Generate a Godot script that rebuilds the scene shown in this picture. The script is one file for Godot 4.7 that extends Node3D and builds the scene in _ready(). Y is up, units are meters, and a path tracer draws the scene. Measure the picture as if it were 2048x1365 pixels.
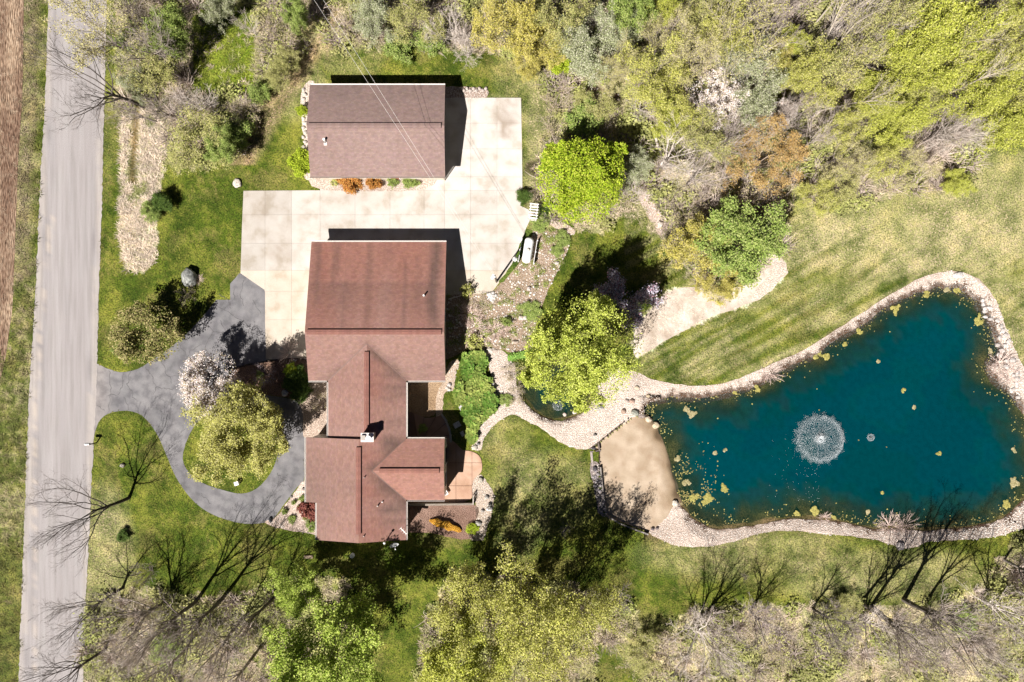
extends Node3D
# Aerial view of a house, its outbuilding, drive, gardens and pond. Sizes are in metres; pixel coordinates of the
# photograph (2048 x 1365) are only used to read off where things stand on the ground.
const S := 0.055
const CAM := 75.0
const CX := 1024.0
const CY := 682.5
const CELL := 0.25
const GX := 66.0
const GZ := 46.0

var used := {}
var heights := PackedFloat32Array()
var region := PackedByteArray()
var gw := 0
var gh_n := 0
var rng := RandomNumberGenerator.new()
var noise_a := FastNoiseLite.new()
var noise_b := FastNoiseLite.new()
var noise_c := FastNoiseLite.new()
var pond := PackedVector2Array()
var small_pond := PackedVector2Array()
var beach := PackedVector2Array()
var M := {}
var trees := {}

class MB:
	var v := PackedVector3Array()
	var n := PackedVector3Array()
	var c := PackedColorArray()
	var uv := PackedVector2Array()
	var i := PackedInt32Array()

	func add(p: Vector3, col: Color, t := Vector2.ZERO) -> int:
		v.append(p); c.append(col); uv.append(t)
		return v.size() - 1

	func tri(a: Vector3, b: Vector3, d: Vector3, col: Color) -> void:
		var k := v.size()
		v.append(a); v.append(b); v.append(d)
		for j in 3:
			c.append(col); uv.append(Vector2(v[k + j].x, v[k + j].z)); i.append(k + j)

	func quad(a: Vector3, b: Vector3, d: Vector3, e: Vector3, col: Color) -> void:
		var k := v.size()
		v.append(a); v.append(b); v.append(d); v.append(e)
		for j in 4:
			c.append(col)
		uv.append(Vector2(0, 0)); uv.append(Vector2((b - a).length(), 0)); uv.append(Vector2((b - a).length(), (d - b).length())); uv.append(Vector2(0, (d - b).length()))
		for j in [0, 1, 2, 0, 2, 3]:
			i.append(k + j)

	func box(at: Vector3, size: Vector3, basis: Basis, col: Color) -> void:
		var h := size / 2
		var p: Array[Vector3] = []
		for y in [-1, 1]:
			for q in [[-1, -1], [1, -1], [1, 1], [-1, 1]]:
				p.append(at + basis * Vector3(q[0] * h.x, y * h.y, q[1] * h.z))
		quad(p[4], p[5], p[6], p[7], col)
		quad(p[3], p[2], p[1], p[0], col)
		for k in 4:
			var m := (k + 1) % 4
			quad(p[k], p[m], p[m + 4], p[k + 4], col)

	func beam(a: Vector3, b: Vector3, w: float, h: float, col: Color) -> void:
		var d := (b - a).normalized()
		var up := Vector3.UP if absf(d.y) < 0.95 else Vector3.RIGHT
		var side := d.cross(up).normalized()
		box((a + b) / 2, Vector3((b - a).length(), h, w), Basis(d, side.cross(d), side), col)

	func path(pts: PackedVector3Array, rad: PackedFloat32Array, sides: int, col: Color) -> void:
		var k := v.size()
		var last := pts.size() - 1
		var side := Vector3.ZERO
		for q in pts.size():
			var d := (pts[mini(q + 1, last)] - pts[maxi(q - 1, 0)]).normalized()
			if q == 0:
				side = d.cross(Vector3(0.31, 0.2, 0.93)).normalized()
			else:
				side = (side - d * side.dot(d)).normalized()
			var other := d.cross(side)
			for s in sides:
				var a := TAU * s / sides
				v.append(pts[q] + (side * cos(a) + other * sin(a)) * rad[q])
				c.append(col); uv.append(Vector2(float(s) / sides, pts[q].y))
		for q in last:
			for s in sides:
				var a := k + q * sides + s
				var b := k + q * sides + (s + 1) % sides
				i.append(a); i.append(b); i.append(b + sides)
				i.append(a); i.append(b + sides); i.append(a + sides)

	func leaf(p: Vector3, a: Vector3, b: Vector3, col: Color) -> void:
		var k := v.size()
		v.append(p - a); v.append(p + b); v.append(p + a); v.append(p - b)
		for j in 4:
			c.append(col); uv.append(Vector2.ZERO)
		i.append(k); i.append(k + 1); i.append(k + 2)
		i.append(k); i.append(k + 2); i.append(k + 3)

	# surface of revolution / blob on a latitude-longitude grid: shape(u, w) gives the point
	func grid(nu: int, nw: int, shape: Callable, col: Callable) -> void:
		var k := v.size()
		for a in nu + 1:
			for b in nw + 1:
				var p: Vector3 = shape.call(float(a) / nu, float(b) / nw)
				v.append(p); c.append(col.call(p)); uv.append(Vector2(float(a) / nu, float(b) / nw))
		for a in nu:
			for b in nw:
				var q := k + a * (nw + 1) + b
				for j in [0, 1, nw + 2, 0, nw + 2, nw + 1]:
					i.append(q + j)

	func smooth() -> void:
		var sums := {}
		for q in range(0, i.size(), 3):
			var f := (v[i[q + 2]] - v[i[q]]).cross(v[i[q + 1]] - v[i[q]])
			for j in 3:
				var key := v[i[q + j]].snapped(Vector3.ONE * 0.0005)
				sums[key] = sums.get(key, Vector3.ZERO) + f
		n.resize(v.size())
		for q in v.size():
			var s: Vector3 = sums.get(v[q].snapped(Vector3.ONE * 0.0005), Vector3.UP)
			n[q] = s.normalized() if s.length() > 1e-12 else Vector3.UP

	func mesh() -> ArrayMesh:
		var m := ArrayMesh.new()
		if i.is_empty():
			return m
		var a := []
		a.resize(Mesh.ARRAY_MAX)
		a[Mesh.ARRAY_VERTEX] = v
		a[Mesh.ARRAY_COLOR] = c
		a[Mesh.ARRAY_TEX_UV] = uv
		a[Mesh.ARRAY_TEX_UV2] = uv
		if n.size() == v.size():
			a[Mesh.ARRAY_NORMAL] = n
		a[Mesh.ARRAY_INDEX] = i
		m.add_surface_from_arrays(Mesh.PRIMITIVE_TRIANGLES, a)
		return m

# ---------------------------------------------------------------- naming helpers
func numbered(parent: Node, called: String) -> String:
	var key := "%d/%s" % [parent.get_instance_id(), called]
	var k: int = used.get(key, 0)
	used[key] = k + 1
	return called if k == 0 else "%s_%03d" % [called, k]

func obj(called: String, mesh: Mesh, mat: Material, parent: Node = null) -> MeshInstance3D:
	if parent == null:
		parent = self
	var o := MeshInstance3D.new()
	o.name = numbered(parent, called)
	o.mesh = mesh
	o.material_override = mat
	parent.add_child(o, true)
	return o

func struct(called: String, mesh: Mesh, mat: Material, label: String, parent: Node = null) -> MeshInstance3D:
	var o := obj(called, mesh, mat, parent)
	o.set_meta("kind", "structure")
	if parent == null:
		o.set_meta("label", label)
	return o

func tag(o: Node, label: String, category: String, group := "") -> Node:
	o.set_meta("label", label)
	o.set_meta("category", category)
	if group:
		o.set_meta("group", group)
	return o

func thing(called: String, label: String, category: String, at := Vector3.ZERO, group := "") -> Node3D:
	var o := Node3D.new()
	o.name = numbered(self, called)
	add_child(o, true)
	o.position = at
	tag(o, label, category, group)
	return o

func scatter(called: String, mesh: Mesh, mat: Material, places: Array, tints: PackedColorArray, label: String, category: String, parent: Node = null) -> MultiMeshInstance3D:
	var mm := MultiMesh.new()
	mm.transform_format = MultiMesh.TRANSFORM_3D
	mm.use_colors = true
	mm.mesh = mesh
	mm.instance_count = places.size()
	for k in places.size():
		mm.set_instance_transform(k, places[k])
		mm.set_instance_color(k, tints[k])
	var o := MultiMeshInstance3D.new()
	if parent == null:
		parent = self
	o.name = numbered(parent, called)
	o.multimesh = mm
	o.material_override = mat
	o.set_meta("kind", "stuff")
	if parent == self:
		tag(o, label, category)
	parent.add_child(o, true)
	return o

# ---------------------------------------------------------------- geometry helpers
func P(px: float, py: float, h := 0.0) -> Vector3:
	var k := S * (CAM - h) / CAM
	return Vector3((px - CX) * k, h, (py - CY) * k)

func G(px: float, py: float, lift := 0.0) -> Vector3:
	var p := P(px, py)
	p.y = ground(p.x, p.z) + lift
	return p

func flat(points: Array) -> PackedVector2Array:
	var out := PackedVector2Array()
	for k in range(0, points.size(), 2):
		out.append(Vector2((points[k] - CX) * S, (points[k + 1] - CY) * S))
	return out

func rounded(points: Array, steps := 4, jitter := 0.0) -> PackedVector2Array:
	var p := flat(points)
	var out := PackedVector2Array()
	var n := p.size()
	for k in n:
		for s in steps:
			var q := p[k].cubic_interpolate(p[(k + 1) % n], p[(k + n - 1) % n], p[(k + 2) % n], float(s) / steps)
			if jitter > 0:
				q += Vector2(noise_c.get_noise_2d(q.x * 7, q.y * 7), noise_c.get_noise_2d(q.y * 7 + 90, q.x * 7)) * jitter
			out.append(q)
	return out

func ground(x: float, z: float) -> float:
	if heights.is_empty() or absf(x) >= GX - CELL or absf(z) >= GZ - CELL:
		return 0.0
	var fx := (x + GX) / CELL
	var fz := (z + GZ) / CELL
	var a := int(fx)
	var b := int(fz)
	var u := fx - a
	var w := fz - b
	var h00 := heights[b * gw + a]
	var h11 := heights[(b + 1) * gw + a + 1]
	if u > w:
		var h10 := heights[b * gw + a + 1]
		return h00 + (h10 - h00) * u + (h11 - h10) * w
	var h01 := heights[(b + 1) * gw + a]
	return h00 + (h11 - h01) * u + (h01 - h00) * w

func region_at(x: float, z: float) -> int:
	if absf(x) >= GX - CELL or absf(z) >= GZ - CELL:
		return 255
	return region[int((z + GZ) / CELL + 0.5) * gw + int((x + GX) / CELL + 0.5)]

func edge_distance(p: Vector2, poly: PackedVector2Array) -> float:
	var best := 1e9
	var n := poly.size()
	for k in n:
		var q := Geometry2D.get_closest_point_to_segment(p, poly[k], poly[(k + 1) % n])
		best = minf(best, p.distance_squared_to(q))
	return sqrt(best)

func mark(poly: PackedVector2Array, id: int, warp := 0.0) -> void:
	var lo := poly[0]
	var hi := poly[0]
	for p in poly:
		lo = lo.min(p); hi = hi.max(p)
	for b in range(maxi(0, int((lo.y + GZ - warp) / CELL)), mini(gh_n, int((hi.y + GZ + warp) / CELL) + 2)):
		for a in range(maxi(0, int((lo.x + GX - warp) / CELL)), mini(gw, int((hi.x + GX + warp) / CELL) + 2)):
			var p := Vector2(a * CELL - GX, b * CELL - GZ)
			if warp > 0:
				p += Vector2(noise_b.get_noise_2d(p.x * 3, p.y * 3), noise_b.get_noise_2d(p.x * 3 + 50, p.y * 3)) * warp
			if Geometry2D.is_point_in_polygon(p, poly):
				region[b * gw + a] = id

# a sheet that covers a polygon in plan, cut into cells; height(x, z) and colour(x, z) are asked at every corner
func sheet(poly: PackedVector2Array, cell: float, height: Callable, colour: Callable, skirt := 0.0) -> MB:
	var m := MB.new()
	if Geometry2D.is_polygon_clockwise(poly):
		poly = poly.duplicate()
		poly.reverse()
	var lo := poly[0]
	var hi := poly[0]
	for p in poly:
		lo = lo.min(p); hi = hi.max(p)
	var a0 := floori(lo.x / cell)
	var a1 := ceili(hi.x / cell)
	var b0 := floori(lo.y / cell)
	var b1 := ceili(hi.y / cell)
	var inside := {}
	var near := {}
	var n := poly.size()
	for k in n:
		var p := poly[k]
		var q := poly[(k + 1) % n]
		var steps := int(p.distance_to(q) / (cell * 0.4)) + 1
		for s in steps + 1:
			var r := p.lerp(q, float(s) / steps) / cell
			for da in [-0.02, 0.02]:
				for db in [-0.02, 0.02]:
					near[Vector2i(floori(r.x + da), floori(r.y + db))] = true
	var corner := {}
	for a in range(a0, a1):
		for b in range(b0, b1):
			var key := Vector2i(a, b)
			if near.has(key):
				var square := PackedVector2Array([Vector2(a, b) * cell, Vector2(a + 1, b) * cell, Vector2(a + 1, b + 1) * cell, Vector2(a, b + 1) * cell])
				for piece in Geometry2D.intersect_polygons(square, poly):
					if piece.size() < 3:
						continue
					var tr := Geometry2D.triangulate_polygon(piece)
					var base := m.v.size()
					for p in piece:
						m.add(Vector3(p.x, height.call(p.x, p.y), p.y), colour.call(p.x, p.y), p)
					for k in range(0, tr.size(), 3):
						var q0: Vector2 = piece[tr[k]]
						var q1: Vector2 = piece[tr[k + 1]]
						var q2: Vector2 = piece[tr[k + 2]]
						if (q1 - q0).cross(q2 - q0) > 0:
							m.i.append_array([base + tr[k], base + tr[k + 1], base + tr[k + 2]])
						else:
							m.i.append_array([base + tr[k], base + tr[k + 2], base + tr[k + 1]])
			elif Geometry2D.is_point_in_polygon(Vector2(a + 0.5, b + 0.5) * cell, poly):
				var id := []
				for d in [Vector2i(0, 0), Vector2i(1, 0), Vector2i(1, 1), Vector2i(0, 1)]:
					var g: Vector2i = key + d
					if not corner.has(g):
						var p := Vector2(g) * cell
						corner[g] = m.add(Vector3(p.x, height.call(p.x, p.y), p.y), colour.call(p.x, p.y), p)
					id.append(corner[g])
				m.i.append_array([id[0], id[1], id[2], id[0], id[2], id[3]])
	if skirt > 0:
		for k in n:
			var p := poly[k]
			var q := poly[(k + 1) % n]
			var pt := Vector3(p.x, height.call(p.x, p.y), p.y)
			var qt := Vector3(q.x, height.call(q.x, q.y), q.y)
			var d := Vector3(0, skirt, 0)
			m.quad(pt, qt, qt - d, pt - d, colour.call(p.x, p.y))
	return m

func on_ground(lift: float) -> Callable:
	return func(x: float, z: float) -> float: return ground(x, z) + lift

func level(y: float) -> Callable:
	return func(_x: float, _z: float) -> float: return y

func plain(c: Color) -> Callable:
	return func(_x: float, _z: float) -> Color: return c

func mottled(a: Color, b: Color, scale := 1.0) -> Callable:
	return func(x: float, z: float) -> Color:
		var t := 0.5 + 0.9 * noise_a.get_noise_2d(x * scale, z * scale) + 0.35 * noise_c.get_noise_2d(x * 4, z * 4)
		return a.lerp(b, clampf(t, 0.0, 1.0))

# ---------------------------------------------------------------- materials
func ramp(list: Array) -> Gradient:
	var g := Gradient.new()
	var off := PackedFloat32Array()
	var col := PackedColorArray()
	for q in list:
		off.append(q[0]); col.append(q[1])
	g.offsets = off
	g.colors = col
	return g

func noise_tex(seed_n: int, freq: float, octaves: int, list: Array, size := 512, kind := FastNoiseLite.TYPE_SIMPLEX_SMOOTH) -> NoiseTexture2D:
	var f := FastNoiseLite.new()
	f.seed = seed_n
	f.noise_type = kind
	f.frequency = freq
	f.fractal_octaves = octaves
	var t := NoiseTexture2D.new()
	t.width = size
	t.height = size
	t.seamless = true
	t.seamless_blend_skirt = 0.2
	t.noise = f
	if not list.is_empty():
		t.color_ramp = ramp(list)
	return t

func surface(rough: float, tex: Texture2D = null, scale := 1.0, detail: Texture2D = null, dscale := 1.0, bump: Texture2D = null, cm := 2.0) -> StandardMaterial3D:
	var m := StandardMaterial3D.new()
	m.roughness = rough
	m.metallic_specular = 0.3
	m.vertex_color_use_as_albedo = true
	m.cull_mode = BaseMaterial3D.CULL_DISABLED
	if tex:
		m.albedo_texture = tex
		m.uv1_scale = Vector3(1.0 / scale, 1.0 / scale, 1.0)
	if detail:
		m.detail_enabled = true
		m.detail_blend_mode = BaseMaterial3D.BLEND_MODE_MUL
		m.detail_albedo = detail
		m.detail_uv_layer = BaseMaterial3D.DETAIL_UV_2
		m.uv2_scale = Vector3(1.0 / dscale, 1.0 / dscale, 1.0)
	if bump:
		m.heightmap_enabled = true
		m.heightmap_texture = bump
		m.heightmap_scale = cm
	return m

const ORDER := ["first", "second", "third", "fourth", "fifth", "sixth", "seventh", "eighth", "ninth", "tenth", "eleventh", "twelfth", "thirteenth", "fourteenth", "fifteenth", "sixteenth", "seventeenth", "eighteenth", "nineteenth", "twentieth"]

func ordinal(k: int) -> String:
	var n := k + 1
	if n <= 20:
		return ORDER[k]
	if n % 10 == 0:
		return "thirtieth"
	return ("twenty-" if n < 30 else "thirty-") + ORDER[n % 10 - 1]

func grey(v: float) -> Color:
	return Color(v, v, v)

func shingle_image() -> ImageTexture:
	# rows of tabs: grain, a tone for each tab and the step at each course; returned twice, as colour and as relief
	var im := Image.create(512, 512, false, Image.FORMAT_RGB8)
	var r := RandomNumberGenerator.new()
	r.seed = 77
	for row in 32:
		var x := r.randi_range(-40, 0)
		while x < 512:
			var w := r.randi_range(26, 42)
			var t := r.randf_range(0.89, 0.97)
			im.fill_rect(Rect2i(maxi(x, 0), row * 16, mini(w, 512 - maxi(x, 0)), 16), Color(t, t * r.randf_range(0.97, 1.0), t * r.randf_range(0.95, 1.0)))
			im.fill_rect(Rect2i(maxi(x, 0), row * 16, 2, 16), Color(t * 0.9, t * 0.89, t * 0.89))
			x += w
		im.fill_rect(Rect2i(0, row * 16, 512, 3), Color(0.79, 0.77, 0.76))
	for k in 26000:
		var p := Vector2i(r.randi() % 512, r.randi() % 512)
		var c := im.get_pixelv(p)
		im.set_pixelv(p, c * r.randf_range(0.8, 1.12))
	return ImageTexture.create_from_image(im)

func make_materials() -> void:
	var grain := [[0.0, grey(0.55)], [0.45, grey(0.84)], [1.0, grey(1.0)]]
	var grass_hi := noise_tex(11, 0.075, 4, [[0.15, Color(0.47, 0.50, 0.43)], [0.42, Color(0.77, 0.80, 0.72)], [0.6, Color(0.91, 0.92, 0.87)], [0.85, Color(1.0, 0.99, 0.95)]], 1024)
	var grass_lo := noise_tex(12, 0.02, 4, [[0.2, Color(0.68, 0.73, 0.64)], [0.5, Color(0.87, 0.9, 0.84)], [0.8, Color(1.0, 0.99, 0.96)]], 512)
	var clump := noise_tex(13, 0.05, 3, [], 512)
	M.ground = surface(0.95, grass_hi, 17.0, grass_lo, 41.7, clump, 5.0)
	M.ground.uv1_scale = Vector3(1.0 / 17.0, 1.0 / 17.0, 1)
	var pit := noise_tex(21, 0.12, 3, [[0.15, grey(0.78)], [0.5, grey(0.92)], [1.0, grey(1.0)]], 512)
	var wear := noise_tex(22, 0.012, 5, [[0.2, Color(0.92, 0.915, 0.91)], [0.5, Color(0.965, 0.96, 0.96)], [0.85, Color(1.0, 1.0, 1.0)]], 512)
	M.road = surface(0.92, pit, 5.0, wear, 31.0)
	M.road.uv2_scale = Vector3(1.0 / 3.2, 1.0 / 60.0, 1)
	M.asphalt = surface(0.9, pit, 4.0, noise_tex(23, 0.018, 5, [[0.2, Color(0.82, 0.82, 0.83)], [0.5, Color(0.93, 0.93, 0.935)], [0.85, Color(1, 1, 1)]], 512), 14.0)
	M.concrete = surface(0.85, pit, 4.0, noise_tex(24, 0.014, 5, [[0.18, Color(0.90, 0.88, 0.85)], [0.42, Color(0.965, 0.955, 0.945)], [0.8, Color(1, 1, 1)]], 512), 17.0)
	var stones := noise_tex(31, 0.075, 2, [[0.0, Color(0.48, 0.44, 0.42)], [0.3, Color(0.76, 0.72, 0.69)], [0.6, Color(0.95, 0.92, 0.9)], [1.0, Color(1, 1, 1)]], 512, FastNoiseLite.TYPE_CELLULAR)
	M.gravel = surface(0.95, stones, 5.0, wear, 11.0, noise_tex(32, 0.075, 2, [], 512, FastNoiseLite.TYPE_CELLULAR), 5.0)
	M.sand = surface(0.95, pit, 4.5, noise_tex(33, 0.02, 5, [[0.2, Color(0.91, 0.89, 0.87)], [0.5, Color(0.96, 0.955, 0.95)], [0.85, Color(1, 1, 1)]], 512), 19.0)
	M.mulch = surface(0.95, noise_tex(35, 0.09, 3, [[0.15, Color(0.4, 0.36, 0.34)], [0.45, Color(0.76, 0.72, 0.69)], [0.8, Color(1, 0.97, 0.95)]], 512), 5.0, wear, 9.0, clump, 6.0)
	M.field = surface(0.95, noise_tex(36, 0.05, 4, [[0.15, Color(0.5, 0.44, 0.40)], [0.45, Color(0.8, 0.77, 0.73)], [0.85, Color(1, 1, 0.98)]], 512), 9.0, noise_tex(37, 0.04, 3, [[0.2, grey(0.62)], [0.5, grey(0.88)], [0.8, grey(1.0)]], 512), 9.0, clump, 8.0)
	M.field.uv1_scale = Vector3(1.0 / 4.0, 1.0 / 22.0, 1)
	M.field.uv2_scale = Vector3(1.0 / 2.2, 1.0 / 30.0, 1)
	var sh := shingle_image()
	M.shingle = surface(0.9, sh, 4.4, noise_tex(41, 0.02, 5, [[0.2, grey(0.93)], [0.5, grey(0.97)], [0.85, grey(1.0)]], 512), 7.0, sh, 0.8)
	M.wood_trim = surface(0.8, noise_tex(42, 0.03, 4, grain, 256), 1.5)
	M.timber = surface(0.9, noise_tex(43, 0.03, 4, grain, 256), 1.2)
	M.stone = surface(0.9, noise_tex(44, 0.03, 5, [[0.2, grey(0.66)], [0.5, grey(0.88)], [0.8, grey(1.0)]], 256), 1.0)
	M.paint = surface(0.45)
	M.metal = surface(0.35)
	M.metal.metallic = 0.6
	M.bark = surface(0.95)
	M.leaf = surface(0.7)
	M.leaf.backlight_enabled = true
	M.leaf.backlight = Color(0.55, 0.55, 0.45)
	M.petal = surface(0.8)
	M.petal.backlight_enabled = true
	M.petal.backlight = Color(0.5, 0.48, 0.48)
	M.blade = surface(0.85)
	M.blade.backlight_enabled = true
	M.blade.backlight = Color(0.4, 0.4, 0.3)
	M.pebble = surface(0.9)
	M.spray = surface(0.3)
	M.spray.backlight_enabled = true
	M.spray.backlight = Color(0.6, 0.6, 0.6)
	M.water = surface(0.07, noise_tex(51, 0.02, 4, [[0.2, grey(0.93)], [0.5, grey(0.97)], [0.85, grey(1.0)]], 512), 9.0, null, 1.0, noise_tex(52, 0.05, 3, [], 512), 1.0)
	M.water.transparency = BaseMaterial3D.TRANSPARENCY_ALPHA
	M.water.metallic_specular = 0.35
	M.glass = StandardMaterial3D.new()
	M.glass.albedo_color = Color(0.08, 0.1, 0.12)
	M.glass.roughness = 0.08

func _ready() -> void:
	var cam := Camera3D.new()
	cam.name = "camera"
	cam.position = Vector3(0, CAM, 0)
	cam.rotation_degrees = Vector3(-90, 0, 0)
	cam.fov = rad_to_deg(2.0 * atan(CY * S / CAM))
	cam.near = 0.5
	cam.far = 1500.0
	add_child(cam)
	cam.current = true
	var sky_mat := ProceduralSkyMaterial.new()
	sky_mat.sky_top_color = Color(0.20, 0.36, 0.66)
	sky_mat.sky_horizon_color = Color(0.60, 0.70, 0.82)
	sky_mat.sky_curve = 0.12
	sky_mat.ground_bottom_color = Color(0.22, 0.23, 0.16)
	sky_mat.ground_horizon_color = Color(0.5, 0.55, 0.55)
	sky_mat.sky_energy_multiplier = SKY_E
	sky_mat.ground_energy_multiplier = SKY_E
	var sky := Sky.new()
	sky.sky_material = sky_mat
	var env := Environment.new()
	env.background_mode = Environment.BG_SKY
	env.sky = sky
	env.ambient_light_source = Environment.AMBIENT_SOURCE_SKY
	env.tonemap_mode = Environment.TONE_MAPPER_LINEAR
	env.tonemap_exposure = EXPOSURE
	env.sdfgi_enabled = true
	env.ssao_enabled = true
	env.ssil_enabled = true
	var world := WorldEnvironment.new()
	world.environment = env
	add_child(world)
	var sun := DirectionalLight3D.new()
	sun.name = "sun"
	sun.light_energy = SUN_E
	sun.light_color = Color(1.0, 0.975, 0.95)
	sun.light_angular_distance = 0.5
	sun.shadow_enabled = true
	var el := deg_to_rad(49.5)
	var d := Vector3(0.573 * cos(el), -sin(el), -0.819 * cos(el))
	add_child(sun)
	sun.look_at_from_position(-d * 60.0, Vector3.ZERO)

	rng.seed = 4242
	noise_a.seed = 5
	noise_a.frequency = 0.09
	noise_a.fractal_octaves = 3
	noise_b.seed = 6
	noise_b.frequency = 0.22
	noise_b.fractal_octaves = 2
	noise_c.seed = 7
	noise_c.frequency = 0.35
	noise_c.fractal_octaves = 2
	make_materials()
	make_ground()
	make_water()
	make_roads()
	make_beds()
	make_outbuilding()
	make_house()
	make_patio()
	make_yard_things()
	make_pond_things()
	make_stones()
	make_trees()
	make_shrubs()
	make_ground_cover()

const SKY_E := 0.31
const SUN_E := 1.6
const EXPOSURE := 1.9
const GAIN := 1.5

# ---------------------------------------------------------------- ground and water
const WATER := -0.55

func make_ground() -> void:
	pond = rounded([1296, 806, 1340, 796, 1400, 796, 1450, 790, 1500, 776, 1545, 754, 1590, 730, 1640, 705, 1690, 670, 1740, 640, 1790, 606, 1840, 585, 1880, 573, 1912, 572, 1942, 582, 1965, 602, 1982, 632, 1996, 670, 2002, 705, 1984, 728, 1990, 752, 2026, 785, 2048, 815, 2066, 870, 2078, 940, 2062, 985, 2046, 1006, 2018, 1030, 1980, 1046, 1920, 1056, 1850, 1058, 1800, 1052, 1750, 1056, 1700, 1045, 1640, 1036, 1580, 1036, 1520, 1044, 1480, 1052, 1440, 1056, 1405, 1046, 1378, 1022, 1358, 985, 1342, 930, 1326, 880, 1310, 848, 1292, 826], 3, 0.35)
	small_pond = rounded([1070, 724, 1046, 742, 1042, 772, 1056, 802, 1080, 826, 1110, 838, 1138, 834, 1164, 818, 1180, 790, 1172, 750, 1140, 730, 1100, 722], 3, 0.2)
	beach = flat([1188, 898, 1212, 876, 1262, 838, 1296, 826, 1320, 860, 1345, 930, 1362, 985, 1366, 1006, 1350, 1032, 1324, 1056, 1298, 1066, 1213, 1034, 1207, 985, 1199, 930, 1198, 905])
	gw = int(GX * 2 / CELL) + 1
	gh_n = int(GZ * 2 / CELL) + 1
	heights.resize(gw * gh_n)
	region.resize(gw * gh_n)
	for b in gh_n:
		for a in gw:
			var p := Vector2(a * CELL - GX, b * CELL - GZ)
			var y := 0.0
			if p.x > -3 and p.y > -11 and p.y < 26:
				var in_pond := Geometry2D.is_point_in_polygon(p, pond)
				var near_pond := p.x > 8
				if near_pond:
					var s := edge_distance(p, pond)
					if in_pond:
						y = maxf(WATER - s * 0.45, -2.2)
					else:
						y = minf(0.0, WATER + s * 0.36)
						if Geometry2D.is_point_in_polygon(p, beach):
							y = minf(-0.42, WATER + s * 0.1)
						elif p.x > 14.5 and p.x < 26 and p.y > 15:
							y = minf(y, lerpf(-0.42, 0.0, clampf(edge_distance(p, beach) / 2.2, 0.0, 1.0)))
						elif p.x < 16.5 and p.y > 6 and p.y < 21.5:
							y = 0.0 if p.x < 14.5 or p.y < 8.5 else y
				if p.x < 10 and p.y > 1 and p.y < 10:
					var q := edge_distance(p, small_pond)
					if Geometry2D.is_point_in_polygon(p, small_pond):
						y = maxf(WATER + 0.2 - q * 0.45, -1.6)
					else:
						y = minf(y, minf(0.0, WATER + 0.2 + q * 0.6))
			heights[b * gw + a] = y
	# which cover grows where: 0 lawn, 1 dry lawn, 2 woods, 3 hard, 4 gravel, 5 bed, 6 water, 7 sand, 8 dry grass, 9 field edge, 10 pale sand bed
	mark(flat([-220, -160, 100, -160, 97, 0, 86, 260, 75, 470, 63, 700, 54, 900, 46, 1100, 38, 1300, 30, 1500, -220, 1500]), 9)
	mark(rounded([213, -160, 650, -160, 625, 20, 625, 70, 580, 140, 528, 220, 488, 296, 460, 318, 420, 332, 335, 330, 325, 235, 296, 210, 255, 232, 232, 180, 238, 60]), 2, 0.8)
	mark(rounded([660, -160, 2300, -160, 2300, 240, 2048, 262, 1960, 300, 1935, 360, 1900, 385, 1840, 372, 1760, 400, 1680, 428, 1600, 400, 1575, 430, 1570, 520, 1500, 560, 1430, 585, 1385, 560, 1350, 510, 1300, 460, 1255, 430, 1200, 466, 1140, 456, 1085, 420, 1070, 340, 1100, 240, 1090, 180, 1058, 120, 960, 104, 800, 96, 720, 96, 672, 90], 4), 2, 0.8)
	mark(rounded([172, 1200, 230, 1200, 300, 1170, 380, 1190, 460, 1190, 560, 1160, 690, 1160, 700, 1260, 690, 1600, 150, 1600, 160, 1365], 4), 2, 0.9)
	mark(rounded([870, 1200, 930, 1150, 1040, 1160, 1140, 1170, 1240, 1210, 1280, 1250, 1225, 1290, 1190, 1320, 1200, 1600, 850, 1600, 840, 1300], 4), 2, 0.8)
	mark(rounded([1300, 1330, 1340, 1260, 1400, 1220, 1500, 1215, 1640, 1210, 1760, 1215, 1880, 1205, 1960, 1170, 2010, 1110, 2060, 1060, 2300, 1000, 2300, 1600, 1280, 1600], 4), 2, 0.8)
	mark(rounded([1270, 716, 1300, 700, 1355, 668, 1440, 628, 1500, 606, 1555, 570, 1574, 545, 1562, 512, 1535, 508, 1500, 560, 1440, 585, 1390, 575, 1340, 580, 1300, 620, 1270, 660]), 10, 0.35)
	mark(rounded([243, 250, 238, 420, 241, 500, 254, 535, 275, 546, 296, 540, 309, 520, 314, 480, 317, 430, 326, 350, 332, 300, 330, 260, 300, 214, 268, 214]), 8, 0.3)
	mark(beach, 7, 0.2)
	mark(pond, 6)
	mark(small_pond, 6)
	var pts: Array[float] = []
	var zs: Array[float] = []
	for v in [-700.0, -300.0, -160.0, -100.0, -78.0]:
		pts.append(v); zs.append(v * 0.98)
	zs[4] = -60.0
	for a in gw:
		pts.append(a * CELL - GX)
	for b in gh_n:
		zs.append(b * CELL - GZ)
	for v in [78.0, 100.0, 160.0, 300.0, 700.0]:
		pts.append(v); zs.append(v * 0.98)
	zs[zs.size() - 5] = 60.0
	var m := MB.new()
	for b in zs.size():
		for a in pts.size():
			var x := pts[a]
			var z := zs[b]
			var y := 0.0
			if absf(x) <= GX and absf(z) <= GZ:
				y = heights[int((z + GZ) / CELL + 0.5) * gw + int((x + GX) / CELL + 0.5)]
			m.add(Vector3(x, y, z), ground_colour(x, z), Vector2(x, z))
	var w := pts.size()
	for b in zs.size() - 1:
		for a in w - 1:
			var k := b * w + a
			m.i.append_array([k, k + 1, k + w + 1, k, k + w + 1, k + w])
	struct("ground", m.mesh(), M.ground, "mown lawn and rough ground round the house and pond")

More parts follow.
